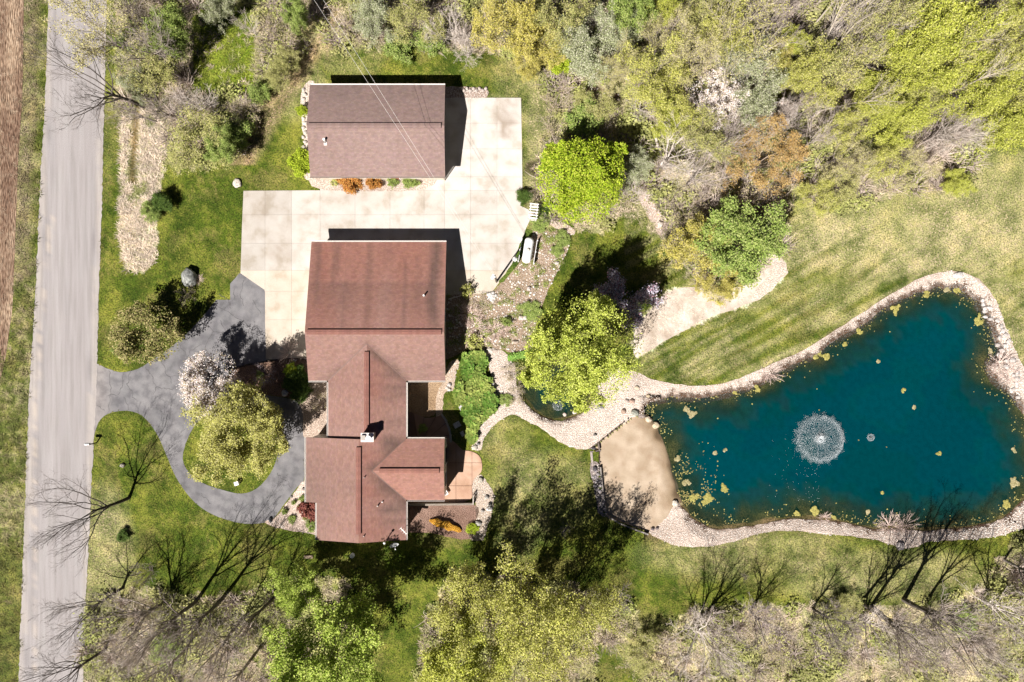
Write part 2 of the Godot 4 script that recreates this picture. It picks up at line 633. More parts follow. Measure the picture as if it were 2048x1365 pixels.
const DRY := [[1900, 430, 330, 130, 0.95], [1700, 470, 240, 80, 0.6], [1640, 600, 130, 60, 0.3], [1990, 640, 90, 200, 0.6], [1480, 720, 160, 40, 0.25], [1080, 990, 110, 80, 0.42], [1010, 880, 50, 50, 0.3], [205, 1140, 60, 150, 0.75], [225, 1260, 70, 90, 0.6], [1050, 150, 60, 50, 0.35], [1090, 300, 40, 200, 0.7], [700, 110, 60, 40, 0.4], [1500, 1110, 200, 50, 0.4], [1330, 1290, 90, 50, 0.75], [1750, 1150, 250, 50, 0.45], [215, 240, 20, 100, 0.15], [590, 180, 60, 60, 0.5], [1030, 1090, 40, 30, 0.35], [1000, 230, 60, 40, 0.4], [1900, 620, 60, 60, 0.3], [520, 40, 40, 60, 0.5], [660, 60, 40, 60, 0.6]]

func ground_colour(x: float, z: float) -> Color:
	var px := x / S + CX
	var py := z / S + CY
	var id := region_at(x, z)
	var n1 := noise_a.get_noise_2d(x, z)
	var n2 := noise_b.get_noise_2d(x * 1.7, z * 1.7)
	var n3 := noise_c.get_noise_2d(x * 3.4, z * 3.4)
	var t := clampf(0.42 + 0.6 * n1 + 0.55 * n2 + 0.6 * n3, 0.0, 1.0)
	var c := Color(0.070, 0.098, 0.011).lerp(Color(0.20, 0.195, 0.040), t)
	c = c.lerp(Color(0.21, 0.17, 0.07), clampf(noise_b.get_noise_2d(x * 0.7 + 200, z * 0.7) * 1.3 + n3 * 0.5 - 0.1, 0.0, 0.55))
	var dry := 0.0
	for q in DRY:
		var u := Vector2((px - q[0]) / q[2], (py - q[1]) / q[3]).length_squared()
		if u < 1.8:
			dry = maxf(dry, q[4] * smoothstep(1.8, 0.3, u))
	# mowing lines curve along the pond on the east lawn
	if px > 1250 and py > 420 and py < 780:
		var along := noise_b.get_noise_2d((x * 0.86 - z * 0.5) * 0.45, (x * 0.5 + z * 0.86) * 5.0)
		dry += along * 0.75 + 0.16
	dry = clampf(dry + 0.35 * n2 * smoothstep(0.1, 0.4, dry) + 0.25 * n3 * smoothstep(0.1, 0.4, dry), 0.0, 1.0)
	c = c.lerp(Color(0.45, 0.365, 0.245).lerp(Color(0.34, 0.30, 0.155), clampf(0.5 + 0.9 * n1 + 0.6 * n3, 0, 1)), dry)
	match id:
		2, 255:
			var u := clampf(0.55 + 0.8 * n1 + 0.5 * n2 + 0.4 * n3, 0.0, 1.0)
			c = Color(0.19, 0.18, 0.07).lerp(Color(0.46, 0.375, 0.28), u)
			if py > 1100 and px < 800:
				c = Color(0.20, 0.20, 0.06).lerp(Color(0.47, 0.39, 0.27), clampf(u * 0.8 + 0.3 * n3, 0.0, 1.0))
			elif py > 1100:
				c = Color(0.33, 0.29, 0.15).lerp(Color(0.60, 0.48, 0.36), u)
			if px > 384 and px < 510 and py > 14 and py < 185:
				c = Color(0.15, 0.19, 0.02).lerp(Color(0.24, 0.24, 0.05), t)
		6:
			c = Color(0.075, 0.06, 0.025).lerp(Color(0.17, 0.14, 0.06), t)
		7:
			c = Color(0.48, 0.375, 0.26).lerp(Color(0.56, 0.45, 0.33), t)
			c = c.lerp(Color(0.20, 0.14, 0.09), smoothstep(0.9, 0.1, edge_distance(Vector2(x, z), pond) + n2))
		8:
			c = Color(0.50, 0.41, 0.31).lerp(Color(0.72, 0.61, 0.50), t)
			var ditch := absf(px - (268 + 10 * n1)) / 13.0
			if py < 370 and ditch < 1:
				c = Color(0.17, 0.115, 0.065).lerp(c, ditch * ditch)
		9:
			var s := clampf((px - (72.0 - py * 0.042)) / 18.0 + 0.5 * n3 + 0.3 * n1, 0.0, 1.0)
			c = Color(0.21, 0.17, 0.10).lerp(c, 0.75 if py > 560 else s)
			if py > 700:
				c = c.lerp(Color(0.42, 0.35, 0.23), clampf(0.45 + n1 * 1.2 + n3 * 0.6 - absf(py - 820) / 500.0, 0.0, 0.8))
			else:
				c = c.lerp(Color(0.34, 0.28, 0.19), clampf(0.2 + n2 + n3 * 0.7, 0.0, 0.6))
		10:
			c = Color(0.62, 0.52, 0.42).lerp(Color(0.78, 0.70, 0.60), t)
	# the rutted track that leaves the yard at the top
	var track := Geometry2D.get_closest_point_to_segment(Vector2(px, py), Vector2(655, 30), Vector2(480, 320)).distance_to(Vector2(px, py)) + 9.0 * n1
	if py < 330 and px < 680:
		var rut := maxf(smoothstep(9.0, 3.0, absf(track - 10.0)), 0.7 * smoothstep(40.0, 14.0, track))
		if px > 600 - py * 0.2:
			rut = maxf(rut, 0.75 * smoothstep(50.0, 20.0, absf(px - 655) + py * 0.3))
		c = c.lerp(Color(0.30, 0.20, 0.135).lerp(Color(0.42, 0.31, 0.22), t), clampf(rut + 0.3 * n3 * rut, 0.0, 0.9))
	# bare soil patch beside the concrete
	c = c.lerp(Color(0.14, 0.10, 0.075), smoothstep(1.3, 0.7, Vector2((px - 1070) / 20.0, (py - 336) / 16.0).length() + 0.3 * n3))
	if id != 6 and x > 0:
		# silt where the banks fall to the water
		c = c.lerp(Color(0.16, 0.115, 0.07), smoothstep(-0.1, -0.32, ground(x, z) + 0.1 * n3) if id != 7 else 0.0)
	return Color(c.r * GAIN, c.g * GAIN, c.b * GAIN)

func water_sheet(poly: PackedVector2Array, y: float) -> MB:
	var grown := PackedVector2Array(Geometry2D.offset_polygon(poly, 0.5)[0])
	return sheet(grown, 0.5, level(y), func(x: float, z: float) -> Color:
		var p := Vector2(x, z)
		var s := edge_distance(p, poly) if Geometry2D.is_point_in_polygon(p, poly) else 0.0
		var n := noise_b.get_noise_2d(x * 1.5, z * 1.5)
		var deep := clampf(smoothstep(0.0, 5.5, s + n * 1.6), 0.0, 1.0)
		var c := Color(0.010, 0.034, 0.024).lerp(Color(0.0006, 0.039, 0.050), deep) * (1.0 + 0.14 * noise_a.get_noise_2d(x * 0.6, z * 0.6))
		c.a = lerpf(0.30, 0.985, sqrt(clampf(smoothstep(0.0, 3.4, s + n * 1.3), 0.0, 1.0)))
		return c)

func make_water() -> void:
	struct("pond_water", water_sheet(pond, WATER).mesh(), M.water, "large teal pond at the right")
	struct("small_pond_water", water_sheet(small_pond, WATER + 0.2).mesh(), M.water, "small teal garden pond under the pale green tree")

# ---------------------------------------------------------------- roads, drives and paths
func make_roads() -> void:
	var road := flat([101, -260, 96, 0, 92, 150, 86, 260, 80, 370, 75, 470, 70, 600, 63, 700, 57, 800, 53, 900, 50, 1000, 46, 1100, 42, 1200, 39, 1300, 36, 1365, 28, 1640, 156, 1640, 166, 1365, 169, 1300, 171, 1200, 177, 1090, 181, 1000, 185, 920, 189, 850, 192, 790, 194, 720, 197, 600, 200, 500, 204, 400, 206, 300, 209, 200, 211, 100, 213, 0, 217, -260])
	mark(road, 3)
	var edge := PackedVector2Array()
	for k in road.size():
		var a := road[k]
		var b := road[(k + 1) % road.size()]
		var steps := int(a.distance_to(b) / 0.35) + 1
		for s in steps:
			var q := a.lerp(b, float(s) / steps)
			edge.append(q + Vector2(noise_c.get_noise_2d(q.x * 6, q.y * 6) * 0.13, 0))
	var m := sheet(edge, 0.5, level(0.025), func(x: float, z: float) -> Color:
		var px := x / S + CX
		var py := z / S + CY
		var left := 96.0 - py * 0.0444
		var wide := 117.0 + py * 0.0095
		var f := (px - left) / wide
		var n := noise_a.get_noise_2d(x * 4.5, z * 0.12)
		var n3 := noise_c.get_noise_2d(x * 3.0, z * 2.0)
		var c := Color(0.365, 0.342, 0.338)
		c = c.lerp(Color(0.40, 0.378, 0.372), smoothstep(0.25, 0.0, absf(f - 0.32)) * 0.6)
		c = c.lerp(Color(0.30, 0.283, 0.283), smoothstep(0.05, 0.0, absf(f - 0.19 - 0.015 * n)) * 0.5 + smoothstep(0.05, 0.0, absf(f - 0.52)) * 0.25)
		c = c.lerp(Color(0.26, 0.245, 0.245), (smoothstep(0.012, 0.0, absf(f - 0.105)) + smoothstep(0.012, 0.0, absf(f - 0.93))) * 0.7)
		if f < 0.09 or f > 0.945:
			c = c.lerp(Color(0.46, 0.42, 0.385), 0.6 + 0.4 * n3)
		# loose pale grit swept into wavering lines
		var line := absf(f - 0.18 - 0.07 * sin(py * 0.006) - 0.05 * n)
		if py > 430:
			c = c.lerp(Color(0.56, 0.49, 0.42), smoothstep(0.06, 0.0, line) * clampf(0.3 + n3 * 1.4, 0.0, 0.75))
		c = c * (1.0 + 0.045 * n)
		c.a = 1.0
		return c)
	struct("road", m.mesh(), M.road, "straight pale grey country road running down the left side")

	# tarmac drive with its loop, the island left open
	var drive := rounded([184, 738, 212, 737, 240, 745, 276, 738, 310, 716, 340, 696, 375, 665, 410, 628, 440, 590, 470, 557, 481, 547, 505, 562, 529, 580, 530, 640, 532, 722, 500, 727, 470, 740, 462, 764, 480, 789, 520, 789, 562, 795, 590, 801, 606, 820, 610, 876, 609, 920, 607, 963, 595, 974, 569, 1008, 548, 1036, 528, 1046, 488, 1048, 440, 1036, 402, 1016, 372, 986, 348, 948, 330, 905, 312, 866, 284, 832, 252, 822, 216, 828, 196, 846, 182, 880], 3)
	var island := rounded([366, 905, 372, 938, 402, 965, 440, 979, 482, 988, 514, 977, 540, 948, 554, 914, 556, 880, 546, 848, 520, 826, 480, 816, 430, 822, 390, 850], 3)
	mark(drive, 3)
	mark(island, 0)
	var parts := Geometry2D.clip_polygons(drive, island)
	var outer: PackedVector2Array = parts[0]
	# join the hole to the outside by cutting the ring in two halves
	var halves := []
	for cut in [flat([100, 600, 460, 600, 460, 1200, 100, 1200]), flat([460, 500, 700, 500, 700, 1200, 460, 1200])]:
		for piece in Geometry2D.intersect_polygons(outer, cut):
			for rest in Geometry2D.clip_polygons(piece, island):
				halves.append(rest)
	var am := MB.new()
	for piece in halves:
		var part := sheet(piece, 0.5, level(0.018), func(x: float, z: float) -> Color:
			var n := noise_a.get_noise_2d(x * 1.6, z * 1.6)
			var n3 := noise_c.get_noise_2d(x * 2.2, z * 2.2)
			var c := Color(0.205, 0.20, 0.207).lerp(Color(0.27, 0.262, 0.265), clampf(0.5 + n + 0.4 * n3, 0.0, 1.0))
			var px := x / S + CX
			if px < 235:
				c = c.lerp(Color(0.36, 0.33, 0.315), smoothstep(235.0, 190.0, px) * 0.9)
			return c)
		var k := am.v.size()
		am.v.append_array(part.v); am.c.append_array(part.c); am.uv.append_array(part.uv)
		for j in part.i:
			am.i.append(j + k)
	var drive_o := struct("asphalt_drive", am.mesh(), M.asphalt, "grey cracked asphalt drive looping round a grass island")
	# cracks: every branch a thin dark bead of its own, slightly proud
	var lines := [[219, 742, 218, 753, 222, 780, 219, 800, 216, 824], [245, 748, 243, 770, 236, 790, 216, 791], [293, 735, 305, 757, 311, 777, 324, 778, 343, 779], [311, 777, 308, 790], [323, 725, 337, 753, 344, 766], [249, 797, 258, 822], [195, 811, 209, 822], [364, 699, 378, 720, 400, 716], [425, 608, 448, 619, 472, 635, 495, 649], [401, 642, 425, 662, 421, 672], [506, 598, 512, 612, 520, 628], [430, 668, 421, 672, 409, 690, 412, 706], [440, 590, 455, 600, 462, 617], [358, 690, 364, 699], [470, 576, 466, 600, 448, 619], [495, 649, 505, 668, 500, 690], [425, 662, 452, 668, 470, 690], [505, 668, 528, 660], [404, 690, 380, 700], [337, 753, 380, 752], [488, 560, 480, 590, 489, 610], [553, 948, 575, 965, 583, 978], [570, 880, 600, 872], [440, 640, 452, 668], [260, 742, 255, 770, 270, 800], [380, 700, 372, 722], [590, 820, 578, 850, 584, 880], [400, 985, 420, 1010]]
	for l in lines:
		var cm := MB.new()
		var pts := PackedVector3Array()
		for k in range(0, l.size(), 2):
			pts.append(P(l[k], l[k + 1]))
		for k in pts.size() - 1:
			var steps := int(pts[k].distance_to(pts[k + 1]) / 0.25) + 1
			for s in steps:
				var a := pts[k].lerp(pts[k + 1], float(s) / steps)
				var b := pts[k].lerp(pts[k + 1], float(s + 1) / steps)
				a += Vector3(noise_c.get_noise_2d(a.x * 5, a.z * 5), 0, noise_c.get_noise_2d(a.z * 5, a.x * 5)) * 0.22
				b += Vector3(noise_c.get_noise_2d(b.x * 5, b.z * 5), 0, noise_c.get_noise_2d(b.z * 5, b.x * 5)) * 0.22
				var w := 0.012 + 0.02 * rng.randf()
				var side := (b - a).cross(Vector3.UP).normalized() * w
				var lift := Vector3(0, 0.0225, 0)
				cm.quad(a - side + lift, a + side + lift, b + side + lift, b - side + lift, Color(0.125, 0.12, 0.12))
		obj("crack", cm.mesh(), M.asphalt, drive_o)

	# concrete yard in slabs with open joints
	var yard := flat([487, 382, 640, 381, 640, 356, 889, 354, 889, 196, 1042, 196, 1044, 300, 1045, 395, 1041, 412, 1058, 420, 1060, 440, 1050, 462, 1044, 488, 1035, 512, 1016, 545, 1001, 562, 986, 582, 966, 588, 900, 590, 760, 600, 640, 640, 618, 716, 532, 720, 530, 640, 529, 580, 481, 547, 484, 450])
	mark(yard, 3)
	var pad := sheet(yard, 1.0, level(0.012), plain(Color(0.44, 0.40, 0.36)), 0.3)
	var yard_o := struct("concrete_yard", pad.mesh(), M.concrete, "pale concrete yard between the outbuilding and the garage")
	var xs := [478, 530, 583, 640, 710, 780, 848, 889, 941, 994, 1070]
	var ys := [190, 247, 298, 354, 381, 430, 487, 541, 583, 640, 730]
	for a in xs.size() - 1:
		for b in ys.size() - 1:
			var g := 0.008
			var lo := P(xs[a], ys[b])
			var hi := P(xs[a + 1], ys[b + 1])
			var cellp := PackedVector2Array([Vector2(lo.x + g, lo.z + g), Vector2(hi.x - g, lo.z + g), Vector2(hi.x - g, hi.z - g), Vector2(lo.x + g, hi.z - g)])
			var tone := rng.randf_range(0.96, 1.03)
			for piece in Geometry2D.intersect_polygons(yard, cellp):
				if piece.size() < 3 or absf(edge_area(piece)) < 0.15:
					continue
				var ymid: float = (ys[b] + ys[b + 1]) / 2.0
				var xmid: float = (xs[a] + xs[a + 1]) / 2.0
				var base := Color(0.62, 0.585, 0.54) if ymid < 540 else Color(0.62, 0.555, 0.47)
				if xmid < 600 and ymid < 560:
					base = Color(0.54, 0.505, 0.46)
				elif xmid > 880 and ymid < 400:
					base = Color(0.66, 0.625, 0.585)
				var sm := sheet(piece, 0.5, level(0.05), func(x: float, z: float) -> Color:
					var px := x / S + CX
					var py := z / S + CY
					var n := noise_a.get_noise_2d(x * 1.3, z * 1.3)
					var c := base * tone
					c = c.lerp(Color(0.42, 0.37, 0.31), clampf(n * 0.3 - 0.03, 0.0, 0.22))
					# rust and oil where vehicles stand
					for q in [[1012, 232, 34, 50, 0.75], [1010, 260, 16, 26, 0.8], [950, 249, 12, 10, 0.7], [560, 505, 34, 30, 0.45], [520, 415, 40, 40, 0.35], [845, 405, 5, 26, 0.6], [905, 205, 20, 14, 0.6], [1020, 500, 22, 40, 0.4], [600, 440, 60, 20, 0.25], [720, 395, 80, 12, 0.3], [930, 430, 60, 20, 0.25], [915, 320, 12, 16, 0.5]]:
						var u := Vector2((px - q[0]) / q[2], (py - q[1]) / q[3]).length() + 0.6 * noise_c.get_noise_2d(x * 3, z * 3)
						if u < 1.0:
							c = c.lerp(Color(0.30, 0.225, 0.165), 0.8 * q[4] * (1.0 - u))
					c.a = 1.0
					return c, 0.03)
				obj("slab", sm.mesh(), M.concrete, yard_o)

func edge_area(p: PackedVector2Array) -> float:
	var s := 0.0
	for k in p.size():
		s += p[k].cross(p[(k + 1) % p.size()])
	return s / 2

func path_sheet(called: String, label: String, points: Array, mat: Material, a: Color, b: Color, lift: float, id: int, cell := 0.5, scale := 1.0) -> PackedVector2Array:
	var poly := rounded(points, 4, 0.14)
	mark(poly, id)
	var tint := mottled(a, b, scale)
	if cell < 0.3:
		# stones by the water are wet and dark with silt
		tint = func(x: float, z: float) -> Color:
			var p := Vector2(x, z)
			var c: Color = mottled(a, b, scale).call(x, z)
			var s := 9.0
			if x > 10 and z > -10:
				s = edge_distance(p, pond) * (-1.0 if Geometry2D.is_point_in_polygon(p, pond) else 1.0)
			if x < 12:
				s = minf(s, edge_distance(p, small_pond) * (-1.0 if Geometry2D.is_point_in_polygon(p, small_pond) else 1.0))
			return c.lerp(Color(0.13, 0.085, 0.055), smoothstep(0.75, 0.1, s + 0.9 * noise_c.get_noise_2d(x * 3, z * 3)))
	struct(called, sheet(poly, cell, on_ground(lift), tint, 0.05).mesh(), mat, label)
	return poly

func make_beds() -> void:
	var g1 := Color(0.52, 0.475, 0.43) * GAIN * 0.86
	var g2 := Color(0.62, 0.58, 0.535) * GAIN * 0.86
	path_sheet("gravel_path", "pale gravel walk round the small pond down to the beach", [968, 701, 990, 697, 1012, 708, 1030, 735, 1034, 775, 1050, 806, 1078, 830, 1112, 842, 1140, 838, 1170, 822, 1190, 790, 1200, 750, 1240, 736, 1290, 752, 1310, 775, 1300, 800, 1288, 826, 1262, 838, 1226, 862, 1188, 892, 1176, 899, 1147, 896, 1116, 882, 1085, 859, 1044, 837, 1024, 829, 991, 849, 968, 876, 962, 900, 944, 896, 951, 880, 958, 847, 995, 818, 988, 792, 980, 742], M.gravel, g1, g2, 0.03, 4, 0.25)
	path_sheet("gravel_rim", "pale gravel rim along the north shore of the large pond", [1240, 738, 1292, 754, 1350, 769, 1410, 771, 1460, 764, 1500, 748, 1560, 722, 1612, 699, 1662, 667, 1722, 629, 1782, 589, 1830, 562, 1880, 545, 1922, 544, 1957, 560, 1987, 590, 2011, 645, 2030, 695, 2050, 740, 2090, 800, 2060, 830, 2040, 812, 2000, 775, 1980, 750, 1976, 728, 1990, 700, 1980, 660, 1960, 615, 1935, 594, 1900, 584, 1850, 592, 1800, 612, 1750, 646, 1700, 676, 1650, 712, 1600, 738, 1550, 764, 1500, 786, 1450, 800, 1400, 806, 1350, 806, 1300, 814, 1278, 800], M.gravel, Color(0.58, 0.52, 0.465), Color(0.76, 0.70, 0.645), 0.035, 4, 0.25, 2.0)
	path_sheet("gravel_shore", "pale gravel strip along the south shore of the large pond", [2100, 1020, 2060, 1052, 1990, 1074, 1920, 1081, 1860, 1084, 1812, 1099, 1770, 1086, 1720, 1076, 1650, 1069, 1580, 1062, 1530, 1066, 1470, 1083, 1400, 1095, 1345, 1090, 1300, 1068, 1320, 1052, 1340, 1030, 1356, 1006, 1378, 1030, 1408, 1052, 1440, 1062, 1480, 1058, 1530, 1050, 1580, 1042, 1640, 1042, 1700, 1050, 1750, 1062, 1800, 1060, 1850, 1064, 1920, 1060, 1980, 1050, 2020, 1034, 2060, 1000], M.gravel, Color(0.60, 0.53, 0.47), Color(0.80, 0.73, 0.67), 0.035, 4, 0.25, 2.0)
	path_sheet("gravel_bed", "gravel bed with dark boulders round the patio", [944, 950, 962, 952, 978, 970, 988, 992, 986, 1020, 976, 1050, 968, 1076, 950, 1082, 938, 1074, 952, 1046, 950, 1010, 944, 985], M.gravel, Color(0.55, 0.49, 0.41), Color(0.66, 0.60, 0.52), 0.03, 4)
	path_sheet("gravel_bed", "gravel bed of small green plants at the house's southwest corner", [611, 962, 600, 970, 572, 1008, 551, 1036, 530, 1046, 560, 1058, 600, 1064, 640, 1066, 640, 1000, 620, 990], M.gravel, Color(0.62, 0.53, 0.47), Color(0.76, 0.68, 0.62), 0.03, 4)
	path_sheet("gravel_bed", "gravel bed in the corner between drive and house", [612, 766, 668, 764, 668, 880, 612, 880, 607, 835, 600, 812, 594, 800, 606, 790], M.gravel, Color(0.55, 0.47, 0.40), Color(0.70, 0.62, 0.55), 0.03, 4)
	path_sheet("gravel_bed", "gravel planting bed along the outbuilding's south wall", [642, 345, 848, 345, 848, 379, 642, 379], M.gravel, Color(0.58, 0.52, 0.47), Color(0.70, 0.64, 0.58), 0.055, 4)
	path_sheet("gravel_bed", "gravel patch at the outbuilding's northeast corner", [885, 176, 930, 174, 972, 178, 976, 190, 960, 197, 885, 197], M.gravel, Color(0.44, 0.37, 0.33), Color(0.56, 0.48, 0.43), 0.03, 4)
	path_sheet("stone_strip", "white stone strip along the outbuilding's west wall", [604, 178, 632, 176, 632, 356, 622, 362, 608, 352, 610, 300, 604, 250], M.gravel, Color(0.62, 0.56, 0.50), Color(0.8, 0.75, 0.69), 0.03, 4)
	path_sheet("mulch_bed", "brown mulch bed beside the white blossom tree", [470, 738, 500, 730, 560, 720, 614, 716, 616, 766, 606, 790, 592, 800, 562, 794, 520, 788, 480, 788, 450, 770], M.mulch, Color(0.26, 0.17, 0.13), Color(0.50, 0.38, 0.31), 0.03, 5)
	path_sheet("mulch_bed", "brown mulch bed with an orange shrub south of the patio wall", [806, 1004, 945, 1008, 950, 1046, 940, 1078, 900, 1076, 860, 1066, 806, 1062], M.mulch, Color(0.32, 0.22, 0.18), Color(0.47, 0.35, 0.30), 0.03, 5)
	path_sheet("mulch_bed", "tan mulch bed in the courtyard between the wings", [800, 760, 886, 760, 874, 790, 872, 826, 860, 834, 846, 834, 800, 830], M.mulch, Color(0.45, 0.34, 0.22), Color(0.60, 0.49, 0.35), 0.03, 5)
	path_sheet("garden_bed", "rocky garden bed east of the garage", [1052, 466, 1090, 462, 1130, 470, 1136, 500, 1104, 560, 1074, 640, 1066, 690, 1030, 706, 1000, 700, 968, 702, 935, 700, 880, 716, 880, 590, 950, 589, 985, 584, 1018, 546, 1038, 510], M.mulch, Color(0.42, 0.345, 0.25), Color(0.60, 0.51, 0.42), 0.03, 5, 0.5, 3.0)
	path_sheet("gravel_path", "gravel path from the garage corner into the courtyard", [884, 766, 890, 740, 905, 720, 922, 724, 912, 748, 908, 778, 892, 784, 886, 800, 884, 830, 872, 834, 874, 790], M.gravel, Color(0.56, 0.48, 0.39), Color(0.66, 0.58, 0.48), 0.036, 4)
	path_sheet("gravel_path", "pale path east of the arbour under the round tree", [1062, 426, 1090, 432, 1120, 442, 1150, 462, 1140, 470, 1100, 450, 1062, 440], M.gravel, Color(0.64, 0.55, 0.46), Color(0.74, 0.66, 0.57), 0.036, 4)
	path_sheet("gravel_path", "pale stony gully through the trees east of the round tree", [1268, 372, 1290, 372, 1306, 400, 1322, 430, 1334, 458, 1320, 472, 1300, 440, 1284, 412], M.gravel, Color(0.55, 0.46, 0.40), Color(0.70, 0.61, 0.54), 0.03, 4)
	path_sheet("gravel_path", "white stony point at the east end of the pale bed", [1505, 590, 1530, 560, 1545, 535, 1538, 512, 1556, 510, 1572, 535, 1566, 556, 1540, 580, 1515, 602], M.gravel, Color(0.7, 0.63, 0.55), Color(0.84, 0.78, 0.7), 0.03, 4)
	path_sheet("stone_bed", "strip of purplish stones behind the beach wall", [1180, 930, 1200, 930, 1206, 985, 1214, 1030, 1196, 1026, 1190, 985], M.gravel, Color(0.26, 0.24, 0.25), Color(0.44, 0.40, 0.40), 0.03, 4)
	path_sheet("creek_bed", "narrow brown creek among the trees at the top", [1110, 150, 1140, 154, 1180, 168, 1215, 180, 1240, 192, 1236, 202, 1205, 192, 1170, 180, 1130, 166, 1108, 160], M.mulch, Color(0.09, 0.055, 0.04), Color(0.2, 0.13, 0.1), 0.02, 5)
	struct("sand_beach", sheet(beach, 0.25, on_ground(0.02), func(x: float, z: float) -> Color:
		var n := noise_b.get_noise_2d(x * 1.4, z * 1.4)
		var c := Color(0.46, 0.365, 0.265).lerp(Color(0.56, 0.455, 0.345), clampf(0.5 + n + 0.7 * noise_c.get_noise_2d(x * 2, z * 2), 0.0, 1.0))
		var s := edge_distance(Vector2(x, z), pond) + n * 0.6
		c = c.lerp(Color(0.30, 0.215, 0.13), smoothstep(2.0, 0.5, s) * 0.75)
		return c.lerp(Color(0.14, 0.10, 0.06), smoothstep(0.7, 0.05, s))).mesh(), M.sand, "sandy beach on the west side of the large pond")
	var pale := rounded([1270, 716, 1300, 700, 1355, 668, 1440, 628, 1500, 606, 1555, 570, 1574, 545, 1562, 512, 1535, 508, 1500, 560, 1440, 585, 1390, 575, 1340, 580, 1300, 620, 1270, 660], 4, 0.3)
	struct("dry_bed", sheet(pale, 0.3, on_ground(0.02), mottled(Color(0.50, 0.42, 0.345), Color(0.80, 0.71, 0.63), 3.0), 0.03).mesh(), M.sand, "pale bed of dry grass north of the pond lawn")
	struct("grass_strip", sheet(rounded([1054, 460, 1066, 466, 1056, 486, 1048, 504, 1036, 528, 1006, 564, 998, 560, 1016, 540, 1034, 508, 1044, 480], 3, 0.15), 0.25, level(0.055), mottled(Color(0.08, 0.13, 0.02), Color(0.2, 0.24, 0.06), 3.0)).mesh(), M.ground, "narrow strip of grass between the concrete yard and the rocky garden")
	mark(flat([1054, 460, 1066, 466, 1056, 486, 1048, 504, 1036, 528, 1006, 564, 998, 560, 1016, 540, 1034, 508, 1044, 480]), 0)
	# tilled field at the far left, with its long rows
	var field := flat([-400, -300, 52, -300, 47, 0, 46, 100, 44, 200, 36, 320, 30, 480, 24, 620, 10, 720, -10, 800, -30, 1700, -400, 1700])
	var fm := sheet(field, 0.8, level(0.02), func(x: float, z: float) -> Color:
		var n := noise_a.get_noise_2d(x * 7.0, z * 0.35)
		var n2 := noise_b.get_noise_2d(x * 2.0, z * 0.8)
		return Color(0.27, 0.18, 0.135).lerp(Color(0.58, 0.45, 0.34), clampf(0.4 + n + 0.6 * n2, 0.0, 1.0)) * 1.2)
	struct("field", fm.mesh(), M.field, "edge of a tilled brown field at the far left")

# ---------------------------------------------------------------- buildings
# T: plan pixels measured from the picture's centre, already corrected for height
func T(tx: float, tz: float, h: float) -> Vector3:
	return Vector3(tx * S, h, tz * S)

func roof_face(parent: Node, called: String, pts: Array, colour: Callable, label := "") -> void:
	var a: Vector3 = pts[0]
	var nrm := Vector3.ZERO
	for k in range(1, pts.size() - 1):
		nrm += (pts[k] - a).cross(pts[k + 1] - a)
	nrm = nrm.normalized()
	if nrm.y < 0:
		nrm = -nrm
	var plane := func(x: float, z: float) -> float: return a.y - (nrm.x * (x - a.x) + nrm.z * (z - a.z)) / nrm.y
	var poly := PackedVector2Array()
	for p in pts:
		poly.append(Vector2(p.x, p.z))
	var m := sheet(poly, 0.4, plane, colour)
	var along_z := absf(nrm.z) > absf(nrm.x)
	for k in m.v.size():
		var p := m.v[k]
		m.uv[k] = Vector2(p.x, p.z / nrm.y) if along_z else Vector2(p.z, p.x / nrm.y)
	var o := obj(called, m.mesh(), M.shingle, parent)
	if label:
		o.set_meta("label", label)
	# deck below the shingles, so that the roof has thickness at its edges
	var under := MB.new()
	var n := pts.size()
	for k in n:
		var p: Vector3 = pts[k]
		var q: Vector3 = pts[(k + 1) % n]
		under.quad(p - Vector3(0, 0.004, 0), q - Vector3(0, 0.004, 0), q - Vector3(0, 0.15, 0), p - Vector3(0, 0.15, 0), Color(0.55, 0.47, 0.40))
	var low := sheet(poly, 4.0, func(x: float, z: float) -> float: return plane.call(x, z) - 0.15, plain(Color(0.6, 0.55, 0.5)))
	var base := under.v.size()
	under.v.append_array(low.v); under.c.append_array(low.c); under.uv.append_array(low.uv)
	for j in low.i:
		under.i.append(j + base)
	obj("soffit", under.mesh(), M.paint, o)

func gutter(parent: Node, a: Vector3, b: Vector3, out: Vector3, col := Color(0.72, 0.68, 0.64)) -> void:
	# an open trough: back, floor and front lip
	var m := MB.new()
	var n := out.normalized()
	var at := (a + b) / 2 + n * 0.07
	var len_ := (b - a).length()
	var d := (b - a).normalized()
	var basis := Basis(d, Vector3.UP, d.cross(Vector3.UP))
	m.box(at + Vector3(0, -0.125, 0), Vector3(len_, 0.015, 0.12), basis, col)
	m.box(at + n * 0.06 + Vector3(0, -0.06, 0), Vector3(len_, 0.13, 0.022), basis, col)
	m.box(at - n * 0.055 + Vector3(0, -0.07, 0), Vector3(len_, 0.1, 0.015), basis, col)
	for s in [-1, 1]:
		m.box(at + d * (len_ / 2 - 0.01) * s + Vector3(0, -0.07, 0), Vector3(0.015, 0.11, 0.12), basis, col)
	obj("gutter", m.mesh(), M.paint, parent)

func ridge_vent(parent: Node, a: Vector3, b: Vector3, col: Color) -> void:
	var m := MB.new()
	var d := (b - a).normalized()
	var side := d.cross(Vector3.UP).normalized()
	for s in [-1.0, 1.0]:
		var basis := Basis(d, Vector3.UP, d.cross(Vector3.UP)).rotated(d, 0.16 * s)
		m.box((a + b) / 2 + side * 0.125 * s + Vector3(0, 0.10, 0), Vector3((b - a).length(), 0.05, 0.255), basis, col)
	m.beam(a + Vector3(0, 0.02, 0), b + Vector3(0, 0.02, 0), 0.47, 0.1, Color(0.06, 0.03, 0.025))
	obj("ridge_vent", m.mesh(), M.shingle, parent)

